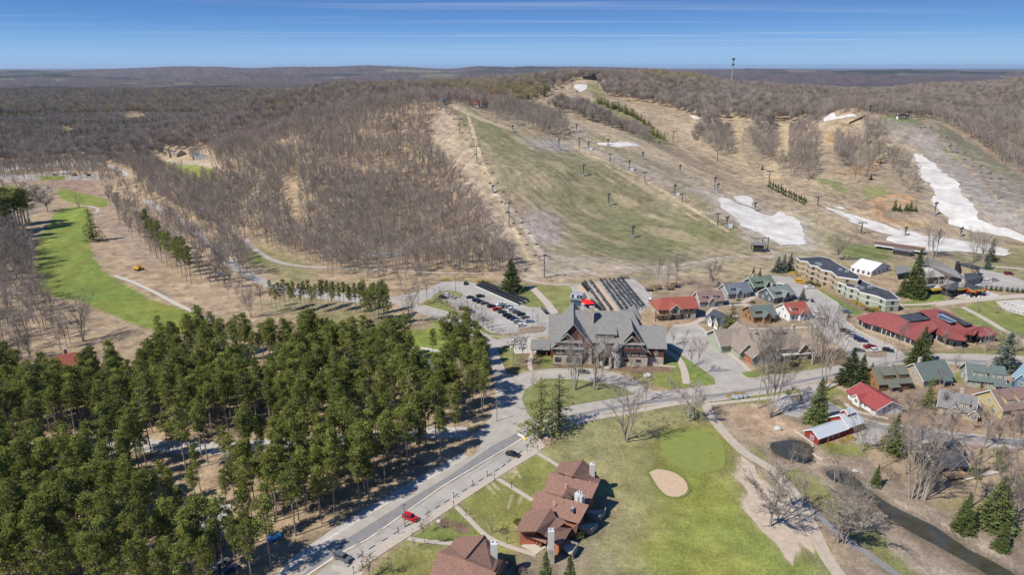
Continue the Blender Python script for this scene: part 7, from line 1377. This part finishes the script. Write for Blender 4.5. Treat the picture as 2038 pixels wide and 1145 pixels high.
# dark firs in bands on the plain
x, y = jgrid(-1900, 2100, 900, 3300, 11); b_ = fbm(x / 700, y / 130, 91, 4); k = (b_ > .57) & (x < -250 + 0 * y) | ((b_ > .61) & (x > 500) & (y > 1700)); k &= ~in_any(x, y, CLEAR); x, y = x[k], y[k]; z = Hgt(x, y); k = z < 14; x, y, z = x[k], y[k], z[k]
FIRS = [joined(spruce_tree(600 + i, 17, 3.6, whorls=9, arms=6, per=3, tri=1.0, m=M_SPR), 'far_fir') for i in range(3)]
scatter('far_fir_wood', FIRS, x, y, z, scl(len(x), .8, 1.3), 'dark bands of evergreens on the distant plain')
# scrub and shrubs under the hillside trees
vx_, vy_ = [], []
for pts_, sp_ in (([(-60,340),(0,352),(120,344),(240,352),(262,400),(215,385),(190,360),(60,362),(0,368),(-60,372)], 9), ([(-60,450),(40,452),(62,520),(90,600),(130,650),(150,690),(60,740),(-60,720)], 7.5), ([(215,400),(245,395),(330,450),(470,555),(500,600),(440,600),(380,560),(270,490)], 9), ([(262,372),(330,420),(420,480),(470,500),(440,505),(380,470),(300,425)], 8), ([(720,545),(860,552),(850,575),(800,585),(740,575)], 7), ([(640,540),(760,548),(750,565),(640,560)], 9)):
    P_ = [(at_z(a, b_).x, at_z(a, b_).y) for a, b_ in pts_]; A_ = np.array(P_); q_, r_ = jgrid(A_[:, 0].min(), A_[:, 0].max(), A_[:, 1].min(), A_[:, 1].max(), sp_); k = pip(q_, r_, P_) & (rng.random(q_.shape) < .75); vx_.append(q_[k]); vy_.append(r_[k])
vx_ = np.concatenate(vx_); vy_ = np.concatenate(vy_); scatter('valley_wood', MID, vx_, vy_, Hgt(vx_, vy_), scl(len(vx_), .6, 1.1), 'leafless trees along the road and round the fairway')
# ---- the pine stand in the lower left
PINE_STAND = [(p.x, p.y) for p in (at_z(a, b_) for a, b_ in [(-250,700),(0,760),(70,800),(190,770),(250,750),(330,722),(420,700),(520,712),(700,706),(790,712),(850,720),(905,712),(950,706),(968,735),(972,790),(962,822),(925,868),(880,905),(790,968),(690,1035),(590,1105),(520,1150),(400,1240),(250,1340),(-300,1340),(-600,1000)])]
GAPS = [[(at_z(a, b_).x, at_z(a, b_).y) for a, b_ in g] for g in ([(100,735),(175,725),(185,790),(120,800)], [(95,895),(200,885),(190,940),(110,950)], [(290,905),(470,895),(490,960),(470,1050),(400,1040),(330,1060),(285,1000)],
    [(500,745),(565,745),(560,800),(505,800)], [(395,1010),(470,1005),(475,1100),(420,1130),(390,1080)], [(820,720),(880,720),(890,770),(850,790),(820,770)], [(-200,872),(40,880),(220,868),(600,868),(940,858),(940,874),(600,896),(436,904),(216,890),(40,900),(-200,915)], [(210,895),(240,895),(215,935),(190,935)],[(540,1055),(580,1055),(575,1120),(540,1130)])]
x, y = jgrid(-260, 10, 128, 345, 4.3, .46); k = pip(x, y, PINE_STAND); x, y = x[k], y[k]; g_ = in_any(x, y, GAPS); keep = ~g_ | (pip(x, y, GAPS[2]) & (rng.random(x.shape) < .22)); x, y = x[keep], y[keep]
d_ = fbm(x / 22, y / 22, 95, 3); k = rng.random(x.shape) < np.clip(.45 + 1.9 * (d_ - .22), .35, 1); x, y = x[k], y[k]
px_, py_, dd = view(x, y, x * 0 + 14); vis = (px_ > 0) & (py_ < 1145); order = np.argsort(np.where(vis, dd, 1e9)); nr_ = order[:290]; rest = np.ones(len(x), bool); rest[nr_] = False
for i in nr_: put('pine_tree', PINES[int(rng.integers(6))], 'tall slim pine with a green tufted crown in the dense stand beside the road', 'tree', (x[i], y[i], 0), float(rng.uniform(.66, 1.12)), 'pines of the dense stand beside the road', 'crown')
scatter('pine_wood', [joined(p, 'far_pine') for p in PINES], x[rest], y[rest], x[rest] * 0, scl(int(rest.sum()), .7, 1.12), 'back of the dense pine stand', tilt=.02)
print('pines', len(x))
# low brush in the stand
def area(pts, sp, dens=1.0):
    P = [(at_z(a, b_).x, at_z(a, b_).y) for a, b_ in pts]; A = np.array(P); x, y = jgrid(A[:, 0].min(), A[:, 0].max(), A[:, 1].min(), A[:, 1].max(), sp); k = pip(x, y, P) & (rng.random(x.shape) < dens); return x[k], y[k]
# ================================================================ trees set one by one
def tree(px, py, top, kind, label, fam, crown='branches', g=None, wide=1.0):
    """kind: list of meshes, fam: their built height"""
    p = G(px, py); h = at_y(px, top, p.y)[2] - p.z; s = max(.15, h / fam); return put('evergreen_tree' if crown == 'crown' else 'young_tree' if fam == 8 else 'bare_tree', kind[int(px + py) % len(kind)], label, 'tree', (p.x, p.y, p.z), (s * wide, s * wide, s), g, crown)
for a in [
 (1243,878,738,CLUMP,'tall bare tree casting a long shadow on the lawn above the bunker',20,1.15), (1370,840,742,WIDE,'wide spreading bare tree with many stems at the top of the putting green',17,1.25), (1145,777,655,CLUMP,'slim bare tree on the left of two in the grass island before the hotel',20,.8), (1182,777,648,CLUMP,'large bare tree on the right of two in the grass island before the hotel',20,1.0),
 (1021,728,652,HI,'bare tree left of the hotel path, taller one',17.5,1.2), (1040,731,665,HI,'bare tree left of the hotel path, shorter one',17.5,1.1), (1060,775,735,YOUNG,'small bare tree beside the hotel drive entrance',8,1), (1070,648,622,YOUNG,'young bare tree on the mulch island of the lot',8,1), (815,641,560,CLUMP,'bare tree clump between the road bend and the fairway',20,.9), (850,600,545,HI,'bare tree at the left tip of the hotel lot',17.5,1), (833,608,560,HI,'slim bare tree just left of the one at the lot tip',17.5,1),
 (1508,814,640,HI,'first of two slim tall bare trees below the junction',17.5,.55), (1534,832,632,CLUMP,'second, thicker tall bare tree below the junction',20,.7), (1641,780,590,CLUMP,'tall many stemmed bare tree at the mouth of the side street',20,.75), (1617,726,600,CLUMP,'bare tree close to the right end of the long lodge',20,1), (1526,745,640,CLUMP,'reddish bare tree in front of the long lodge',20,.9), (1545,742,650,HI,'bare tree right beside the reddish one at the long lodge',17.5,1),
 (1713,899,800,CLUMP,'bare tree standing right of the red barn',20,.75), (1533,1049,905,WIDE,'spreading bare tree on the sand beside the gravel track',17,1.3), (1590,1041,925,HI,'slim bare tree beside the spreading one on the sand',17.5,.8), (1667,1082,935,WIDE,'large pale barked bare tree at the fork of the two paths',17,1.3), (1680,1084,950,CLUMP,'leaning bare tree right behind the fork of the two paths',20,.8),
 (1753,934,840,HI,'bare tree in front of the dark conifer above the stream',17.5,.7), (1812,994,850,CLUMP,'left tree of the tall bare group above the stream',20,.8), (1825,995,845,HI,'middle tree of the tall bare group above the stream',17.5,.8), (1838,996,835,CLUMP,'right tree of the tall bare group above the stream',20,.8), (1932,1010,860,HI,'bare tree with long shadow right of the cabin',17.5,.9), (2006,1050,900,CLUMP,'bare tree with many stems at the lower right edge',20,.9), (2030,1020,880,HI,'bare tree cut by the right edge of the picture',17.5,1),
 (1762,960,905,YOUNG,'small bare tree above the bend of the stream',8,1), (1660,962,905,YOUNG,'bare sapling in front of the stream head',8,1.4), (1575,920,880,YOUNG,'bare bush hanging over the pond, left one',8,1.4), (1598,925,884,YOUNG,'bare bush hanging over the pond, right one',8,1.4),
 (1308,578,502,HI,'left of three tall dark trees beside the cart lot',17.5,.55), (1329,574,505,CLUMP,'middle of three tall dark trees beside the cart lot',20,.5), (1346,571,500,HI,'right of three tall dark trees beside the cart lot',17.5,.75), (1418,573,506,WIDE,'round headed bare tree behind the brown roofed cottage',17,1), (1390,585,545,YOUNG,'small bare tree behind the brown roofed cottage',8,1), (1666,518,459,WIDE,'round headed bare tree behind the tan hotel',17,1.1), (1855,512,438,CLUMP,'wide bare tree clump in front of the long snow band',20,1.2), (1862,512,445,HI,'bare tree beside the clump before the snow band',17.5,1), (1939,521,448,CLUMP,'left bare tree clump near the service road',20,1.1), (1955,522,455,CLUMP,'right bare tree clump near the service road',20,1.1),
 (1339,688,640,YOUNG,'small bare tree at the corner of the hotel and its lot',8,1), (1360,703,650,YOUNG,'second small bare tree beside the hotel lot',8,1), (1388,748,668,HI,'bare tree at the lower edge of the hotel lot',17.5,.9), (1375,730,675,YOUNG,'third small bare tree beside the hotel lot',8,1), (1285,800,720,YOUNG,'bare sapling on the hotel lawn',8,1.2), (1256,735,700,YOUNG,'bare sapling close to the stair turret',8,1),
 (1783,716,640,HI,'bare tree at the restaurant corner near the road',17.5,.8), (1760,745,700,YOUNG,'bare tree at the roadside right of the spruces',8,1), (1830,690,655,YOUNG,'bare tree before the restaurant windows, left one',8,1.3), (1880,690,650,YOUNG,'bare tree before the restaurant windows, right one',8,1.3), (1800,672,635,YOUNG,'bare tree before the restaurant wall near the lot',8,1.2), (1960,700,650,YOUNG,'bare tree at the right corner of the restaurant',8,1.3), (1900,735,700,YOUNG,'small bare tree beyond the main road',8,1.3), (1995,700,655,CLUMP,'bare tree thicket right of the restaurant',20,1), (2020,700,650,CLUMP,'bare tree thicket at the right edge by the road',20,1),
 (1925,552,510,HI,'pale barked tree in front of the tavern',17.5,.8), (1880,600,540,HI,'slim bare tree before the sun deck',17.5,.6), (1838,580,525,CLUMP,'white barked tree right of the big spruce',20,.8), (1980,625,598,YOUNG,'small bare tree on the plaza lawn',8,1.2), (1945,622,596,YOUNG,'small bare tree on the round stone bed',8,1.2),
 (845,1092,1025,HI,'bare tree on the lawn between the two lower footpaths',17.5,.7), (735,1150,1085,YOUNG,'budding bush at the bottom end of the parking strip',8,1.6), (826,1092,1050,YOUNG,'slim sapling on the lower lawn',8,1), (856,1060,1012,YOUNG,'leafless sapling on the lawn beside the red car',8,1), (978,1062,1020,YOUNG,'reddish sapling beside the middle footpath',8,1.2), (780,1145,1095,YOUNG,'sapling on the lowest lawn',8,1),
 (95,421,362,WIDE,'wide bare tree standing alone above the fairway',17,1.6), (160,420,380,YOUNG,'small bare tree beside the curved cart path',8,1.5), (430,560,470,CLUMP,'bare tree in front of the white car',20,.9), (448,565,478,HI,'bare tree right of the white car',17.5,1), (500,633,560,CLUMP,'leaning bare tree at the edge of the cleared earth',20,.7), (522,625,560,HI,'slim bare tree at the edge of the cleared earth',17.5,.7), (165,680,575,CLUMP,'tall bare tree beyond the pines next to the fairway',20,1), (405,540,470,HI,'bare tree above the cleared earth',17.5,.9), (350,530,450,CLUMP,'bare tree among slim pines above the cleared earth',20,.8), (320,500,420,HI,'tall bare tree on the cleared earth',17.5,.9)]:
    tree(*a[:6], 'branches', None, a[6])
for i, (a, b_) in enumerate([(868,607),(879,611),(890,615),(898,620),(906,626),(917,632),(927,635),(936,639),(945,643),(953,648),(962,655),(972,660),(979,665)]):
    tree(a, b_, b_ - 38 - (i * 7) % 12, YOUNG, 'slim young bare tree in the row along the grass strip of the hotel lot', 8, 'branches', 'young bare trees along the grass strip', 1.0)
EVG = [
 (1017,580,514,NEARSPR,'big spruce beside the ranks of golf carts',18,1.9), (1076,872,752,RAGGED[:1],'left spruce of the dark pair at the intersection, lighter crown',18,1.3), (1111,851,745,RAGGED[1:],'right spruce of the dark pair at the intersection',18,1.25), (1453,664,606,WHITEP,'pine with bright green tips beside the dark roofed cottage',18,1.6), (1625,842,752,NEARSPR,'big pyramid spruce at the mouth of the side street',18,1.35),
 (1690,764,692,NEARSPR,'tallest spruce of three behind the crimson roof',18,1.6), (1712,763,706,NEARSPR,'middle spruce of three behind the crimson roof',18,1.6), (1731,762,722,NEARSPR,'smallest spruce of three behind the crimson roof',18,1.3), (1830,726,650,NEARSPR,'dark ragged spruce at the roadside before the restaurant',18,1.5), (1818,730,672,SPR,'brown green spruce leaning into its taller neighbour by the road',18,1.3),
 (1997,738,660,BSPR,'blue grey spruce beside the main road at the right',12,1.4), (1817,592,495,NEARSPR,'very tall spruce left of the tavern deck',18,1.15), (1808,590,525,SPR,'spruce left of the very tall one by the deck',18,.9), (1795,590,545,SPR,'shorter dark spruce near the sage hotel',18,1.1), (1829,594,545,SPR,'low spruce right under the very tall one',18,1.2),
 (1547,542,510,BSPR,'left blue spruce of three behind the upper lot',12,1.6), (1559,541,505,BSPR,'middle spruce of three behind the upper lot',12,1.1), (1572,539,503,BSPR,'right blue spruce of three behind the upper lot',12,1.1), (1499,548,529,SPR,'small fir behind the green cottage, left one',18,1), (1512,551,533,SPR,'small fir behind the green cottage, right one',18,1), (1596,600,573,BSPR,'rounded fir between the slate and the white cottage',12,1.3),
 (1742,969,925,NEARSPR,'small bright spruce above the stream',18,1.2), (1915,1058,980,NEARSPR,'broad spruce on the bank at the lower right',18,1.3), (1978,1050,948,NEARSPR,'tall bright spruce on the bank at the lower right',18,1.5), (1990,1095,1040,NEARSPR,'small spruce below the tall bright one',18,1.4), (1775,900,822,SPR,'dark spruce tangled in bare branches above the stream',18,1.2), (1790,905,840,SPR,'second dark spruce tangled in bare branches',18,1.1), (1846,810,750,WHITEP,'soft green pine between the tan and the grey house',18,1.1),
 (1085,1210,1098,NEARSPR,'left spruce rising from the lower edge beside the townhouses',18,1.0), (1132,1215,1104,NEARSPR,'right spruce rising from the lower edge beside the townhouses',18,1.0), (1970,520,473,SPR,'dark narrow spruce among bare trees by the service road',18,1), (1965,536,502,BSPR,'grey green spruce beside the service road',12,1), (186,480,414,WHITEP,'leaning white pine beside the fairway',18,1.1), (436,229,214,SPR,'dark fir alone in the far bare wood',18,2), (447,230,222,SPR,'second small dark fir in the far bare wood',18,2),
 (1083,190,164,WHITEP,'dark rounded fir beside the ridge chalet',18,1.4), (1780,419,396,SPR,'tallest of the dark firs inside the bike trail loop',18,1.2), (1790,421,404,SPR,'second of the dark firs inside the bike trail loop',18,1.2), (1803,419,403,SPR,'third of the dark firs inside the bike trail loop',18,1.2), (1811,420,398,SPR,'fourth of the dark firs inside the bike trail loop',18,1.1), (1822,421,409,SPR,'last and lowest of the dark firs inside the bike trail loop',18,1.4), (1733,358,344,SPR,'single dark fir above the bike trail loop',18,1.2), (1517,338,328,SPR,'small dark fir at the foot of the wooded strip',18,1.6),
 (1940,950,890,SPR,'dark spruce behind the cabin',18,1), (1985,940,880,WHITEP,'green pine among bare trunks right of the cabin',18,1)]
for a in EVG: tree(*a[:6], 'crown', None, a[6])
# dark pines at the left edge, beside the fairway
for i, (a, b_) in enumerate([(2,452),(14,450),(28,449),(40,447),(52,446),(8,462),(22,463),(36,461),(47,458),(60,452),(-10,455),(16,475),(-6,470)]):
    tree(a, b_, b_ - 68 - (i * 5) % 14, PINES, 'dark broad pine in the clump at the left edge beside the fairway', 20, 'crown', 'dark pines at the left edge', 1.7)
# slim pines in a row before the road
for i in range(30):
    a = 543 + i * 7.9 + rng.uniform(-2.5, 2.5); b_ = 613 + (i * 11) % 14 + max(0, i - 18) * .9; tree(a, b_, b_ - 52 - (i * 3) % 10 - max(0, i - 20), PINES, 'slim pine with a small tuft of crown in the row before the curved road', 20, 'crown', 'slim pines in the row before the curved road', .8)
for i, (a, b_) in enumerate([(355,545),(362,552),(372,560),(381,566),(344,538),(300,505),(312,515),(322,522),(334,530)]): tree(a, b_, b_ - 70 - (i * 7) % 18, PINES, 'slim pine among bare trees on the cleared earth', 20, 'crown', 'slim pines on the cleared earth', .8)
for i, (a, b_) in enumerate([(745,640),(755,645),(765,640),(772,650),(738,650),(728,640)]): tree(a, b_, b_ - 72 + i * 2, PINES, 'pine in the small dark group right of the slim row', 20, 'crown', 'small dark pine group beside the curved road', 1.1)
# young firs in rows on the hill, firs along the service wall, the strip on the upper slope
for i in range(30):
    t = (i // 2) / 14; a = 1528 + t * 72 + (i % 2) * 5 + rng.uniform(-1, 1); b_ = 372 + t * 35 + (i % 2) * -5 + (rng.uniform(-1, 1)); tree(a, b_, b_ - 8 - rng.uniform(0, 3), SPR, 'tiny young fir in the planted double row on the hill', 18, 'crown', 'young firs planted in a double row', 1.3)
for i, a in enumerate((1962,1972,1982,1991,2004,2014,2024,2034)): tree(a, 577 + i * .9, 566 + i * .9, SPR, 'small fir in the row along the grey low wall', 18, 'crown', 'small firs along the grey wall', 1.5)
for i in range(34):
    t = i / 33; a = 1188 + t * 130 + rng.uniform(-4, 4); b_ = (205 + t * 42 if t < .55 else 228 + (t - .55) * 110) + rng.uniform(-3, 3) + t * 4; tree(a, b_, b_ - 13 - rng.uniform(0, 5), WHITEP, 'dark green fir in the strip between two upper runs', 18, 'crown', 'dark firs between two upper runs', 1.4)
# bushes
def bush(px, py, r, h, m, label, name='shrub', n=260, tri=.22, g=None):
    p = G(px, py); k = (m.name, round(r / h, 1))
    if k not in _bc: _bc[k] = lump('bush', len(_bc), 1.0, h / r, n, tri / r, m)
    o = link(name, _bc[k], None, (p.x, p.y, p.z - .05), rng.uniform(0, 6)); o.scale = (r, r * rng.uniform(.85, 1.1), r); return tag(o, label, 'bush', g)
_bc = {}
for a, b_, r, lb in ((889,559,2.6,'yellow flowering bush alone behind the hotel lot'), (953,562,2.6,'larger yellow bush of the pair near the golf carts'), (970,562,2.1,'smaller yellow bush of the pair near the golf carts'), (1579,546,2.6,'yellow bush beside the end of the tan hotel'), (1706,605,2.4,'upper yellow bush in front of the sage hotel'), (1716,610,2.2,'second yellow bush in front of the sage hotel'), (1743,617,2.7,'lowest and largest yellow bush in front of the sage hotel'), (1698,600,1.6,'small yellow bush highest along the sage hotel'),
  (1453,791,1.9,'left yellow bush above the grey boulders'), (1465,787,1.9,'middle yellow bush above the grey boulders'), (1478,787,1.9,'right yellow bush above the grey boulders'), (1651,886,1.5,'yellow bush at the near corner of the red barn'), (1676,880,1.5,'yellow bush half way along the red barn'), (1694,875,2.0,'widest yellow bush at the far end of the red barn')): bush(a, b_, r, r * .85, M_FORS, lb, 'forsythia_bush')
for a, b_, r, lb in ((1156,1068,2.0,'round bright green bush at the corner of the townhouses'), (1032,1042,1.6,'green bush at the left corner of the townhouses'), (1590,549,1.8,'green bush right of the yellow one by the tan hotel'), (1612,566,3.0,'low green hedge bush below the tan hotel'), (1625,570,2.6,'dark bush right of the low hedge below the tan hotel'), (1578,727,2.2,'dark green bush before the long lodge'), (1075,709,1.8,'green bush beside the hotel path'), (1726,618,2.0,'grey green bush between the yellow ones'), (1735,621,1.8,'dark bush left of the largest yellow one'), (1498,604,1.8,'round green bush on the village green'), (1470,600,1.5,'small green bush near the village path')): bush(a, b_, r, r * .8, M_SHRUB, lb, 'shrub')
M_BR = mat('dead_brush', (.17, .115, .085), .95, .3, 1); M_BRR = mat('red_brush', (.20, .11, .085), .95, .3, 1)
for a, b_, r, lb in ((1010,1125,1.9,'brown leafless bush between the two townhouses'), (1035,1140,2.0,'second brown leafless bush at the lower edge'), (1003,1060,1.4,'dark brown bush beside the townhouse porch')): bush(a, b_, r, r * .8, M_BR, lb, 'leafless_bush', 420, .14)

# ---- the bare woods at the left, in the lower right and round the houses
def wood(pts, sp, h0, h1, kinds, label, group, dens=1.0, n_max=999, clear=True):
    x, y = area(pts, sp, dens); k = 0
    for a, b_ in zip(x, y):
        if k >= n_max: break
        put('bare_tree', kinds[int(rng.integers(len(kinds)))], label, 'tree', (float(a), float(b_), H1(a, b_)), float(rng.uniform(h0, h1)), group); k += 1
wood([(-40,500),(40,495),(62,540),(90,600),(125,650),(150,690),(60,740),(-60,720)], 11.5, .75, 1.1, HI, 'leafless hardwood in the wood left of the fairway', 'leafless hardwoods left of the fairway', .95)
wood([(1720,905),(1800,860),(2038,880),(2060,940),(1960,930),(1900,965),(1830,975),(1770,930)], 8.0, .75, 1.1, HI, 'leafless tree in the thicket between the side street and the stream', 'leafless trees between side street and stream', .9)
wood([(1950,965),(2050,945),(2060,1120),(1990,1040)], 6.5, .7, 1.05, HI, 'leafless tree in the thicket at the lower right edge', 'leafless trees at the lower right edge', .9)
wood([(1750,800),(1860,800),(1960,845),(2040,850),(2040,872),(1850,850),(1770,840)], 8, .4, .7, HI, 'small leafless tree between the houses and the side street', 'small leafless trees by the side street', .8)
wood([(1835,765),(1860,790),(1990,790),(1920,775)], 7, .35, .6, HI, 'small leafless tree in the gardens of the lower houses', 'small leafless trees in the gardens', .7)
wood([(205,400),(235,400),(300,470),(420,560),(380,560),(270,490)], 9.5, .7, 1.0, HI, 'leafless tree along the cleared strip left of the road', 'leafless trees along the cleared strip', .8)
wood([(-40,455),(50,470),(75,520),(60,560),(-60,560)], 12.0, 1.1, 1.5, WIDE, 'dense grey headed leafless tree below the dark pines at the left edge', 'grey leafless trees below the dark pines', .95)
wood([(-60,380),(60,385),(85,400),(60,425),(-60,440)], 11, .8, 1.1, HI, 'leafless tree behind the dark pines at the left edge', 'leafless trees behind the dark pines', .6)
# dim understorey: saplings and brush on the hill and round the houses
SAP = [joined(bare_tree(700 + i, 5, nlimb=14, nsub=4, ntw=4, tw=.03, low=.15, fork=3, spread=.9, twig_m=M_TWIG), 'sapling') for i in range(3)]
BRU = [lump('brush', 710 + i, 1.1, .8, 60, .22, (M_BR, M_BRR, M_BR)[i]) for i in range(3)]
x, y, z = forest(-620, 300, 330, 640, 9.0); scatter('hill_saplings', SAP, x, y, z, scl(len(x), .5, 1.2), 'leafless saplings under the hillside wood')
xs, ys = [], []
for pts, sp, d in (([(1075,705),(1330,705),(1340,745),(1290,755),(1150,735),(1080,738)], 3.2, .5), ([(1300,650),(1400,615),(1500,615),(1620,645),(1640,700),(1500,735),(1410,672)], 4.5, .45), ([(1660,590),(1740,600),(1790,615),(1760,630),(1700,615)], 2.6, .8), ([(1700,655),(1800,700),(1980,690),(1980,700),(1860,705),(1790,712)], 3.2, .6),
    ([(1660,790),(1800,745),(2040,760),(2040,870),(1800,850),(1700,840)], 4.2, .5), ([(1690,900),(1830,880),(2040,900),(2040,1145),(1960,1075),(1860,1030),(1770,985)], 3.6, .5), ([(180,470),(250,480),(320,545),(500,590),(540,640),(410,640),(230,548),(190,510)], 3.4, .6), ([(1040,1095),(1200,1090),(1150,1145),(1000,1145)], 3, .5), ([(1560,745),(1690,722),(1690,700),(1500,735)], 3, .5), ([(850,548),(1040,560),(1030,572),(880,560)], 4, .5), ([(-40,480),(60,480),(150,700),(-60,740)], 5, .5), ([(1040,680),(1085,680),(1090,735),(1050,735)], 2.5, .6)):
    a, b_ = area(pts, sp, d); xs.append(a); ys.append(b_)
x = np.concatenate(xs); y = np.concatenate(ys); z = Hgt(x, y); scatter('low_brush', BRU, x, y, z, scl(len(x), .35, 1.15, .3), 'low dead brush and leafless shrubs in beds and rough ground')
xs, ys = [], []
for pts, sp, d in (([(1660,745),(1740,738),(1830,735),(1880,742),(1960,735),(2038,745),(2038,760),(1880,762),(1820,760),(1745,740),(1680,765)], 5, .6), ([(1740,785),(1850,780),(1860,810),(1940,850),(2038,845),(2038,872),(1830,850),(1760,838)], 4, .7), ([(1740,885),(1830,866),(2038,895),(2038,1010),(1960,960),(1850,960),(1780,930)], 4.5, .7), ([(1850,700),(1990,694),(2038,690),(2038,705),(1860,704)], 5, .6), ([(1430,665),(1480,655),(1500,690),(1490,720)], 4, .6), ([(1500,736),(1620,722),(1690,716),(1690,722),(1560,742),(1500,748)], 5, .5), ([(1330,580),(1400,560),(1450,575),(1440,590),(1385,590)], 4, .5), ([(1395,620),(1450,612),(1500,606),(1495,640),(1440,640)], 4, .5), ([(1640,690),(1690,700),(1680,725),(1610,735)], 5, .6)): a, b_ = area(pts, sp, d); xs.append(a); ys.append(b_)
x = np.concatenate(xs); y = np.concatenate(ys); scatter('garden_saplings', SAP, x, y, Hgt(x, y), scl(len(x), .5, 1.7, .2), 'leafless saplings and small trees in the gardens and thickets')
# heaps of cut brush and roots
xs, ys = [], []
for pts, sp in (([(130,365),(190,372),(200,392),(150,385)], 4), ([(225,430),(245,432),(250,445),(230,445)], 3), ([(240,455),(260,462),(262,480),(245,478)], 3), ([(255,500),(300,520),(320,545),(280,530)], 4)): a, b_ = area(pts, sp, .8); xs.append(a); ys.append(b_)
x = np.concatenate(xs); y = np.concatenate(ys); scatter('brush_heap', BRU, x, y, x * 0, scl(len(x), 1.6, 3.4), 'heaps of cut brush and roots on the cleared earth', idx=rng.integers(0, 2, len(x)))
# dry grass, reeds and leaf clumps that roughen the open ground
GT = []
for i, c in enumerate(((.24, .20, .10), (.30, .25, .15), (.16, .17, .06))): GT.append(lump('grass_tuft', 720 + i, .5, .35, 14, .22, mat('dry_grass_%s' % ('tan', 'pale', 'green')[i], c, .95, .25, 2, inst=.25)))
xs, ys = [], []
for pts, sp, d in (([(1640,930),(1700,930),(1760,985),(1860,1030),(1960,1080),(2030,1140),(2010,1150),(1900,1085),(1780,1010),(1700,955)], 1.5, .7), ([(1630,948),(1700,1000),(1770,1060),(1900,1140),(1960,1160),(1850,1160),(1760,1085),(1690,1020)], 1.5, .6), ([(1526,884),(1546,874),(1578,871),(1604,874),(1604,878),(1578,875),(1550,878),(1534,886),(1540,905),(1575,921),(1606,926),(1606,931),(1570,926),(1534,908)], .8, .8), ([(1660,932),(1694,938),(1740,974),(1798,1011),(1870,1045),(1940,1091),(2022,1136),(2012,1140),(1932,1097),(1862,1050),(1792,1016),(1733,978),(1690,943)], .9, .8), ([(1520,870),(1600,860),(1640,900),(1640,935),(1520,905)], 1.8, .5), ([(0,800),(350,720),(960,720),(940,860),(600,1100),(0,1140)], 3.2, .5), ([(1080,900),(1180,850),(1300,815),(1330,850),(1240,980),(1190,930)], 2.2, .35), ([(1220,1000),(1290,1000),(1280,1140),(1200,1140)], 2.2, .35)):
    a, b_ = area(pts, sp, d); xs.append(a); ys.append(b_)
x = np.concatenate(xs); y = np.concatenate(ys); scatter('dry_grass', GT, x, y, x * 0, scl(len(x), .6, 1.5, .3), 'dry grass and reed tufts on banks and rough ground')
# ================================================================ air
m = bpy.data.materials.new('thin_haze'); m.use_nodes = True; t = m.node_tree; t.nodes.clear(); vo = t.nodes.new('ShaderNodeVolumePrincipled'); ou = t.nodes.new('ShaderNodeOutputMaterial')
vo.inputs['Color'].default_value = (.62, .78, 1, 1); vo.inputs['Density'].default_value = 1.9e-5; vo.inputs['Anisotropy'].default_value = .2; t.links.new(vo.outputs[0], ou.inputs['Volume']); m.cycles.homogeneous_volume = True
hz = MB(); hz.box(-61000, 61000, -61000, 61000, -70, 230); tag(hz.build('haze', m), 'thin blue haze over the whole land', kind='stuff')
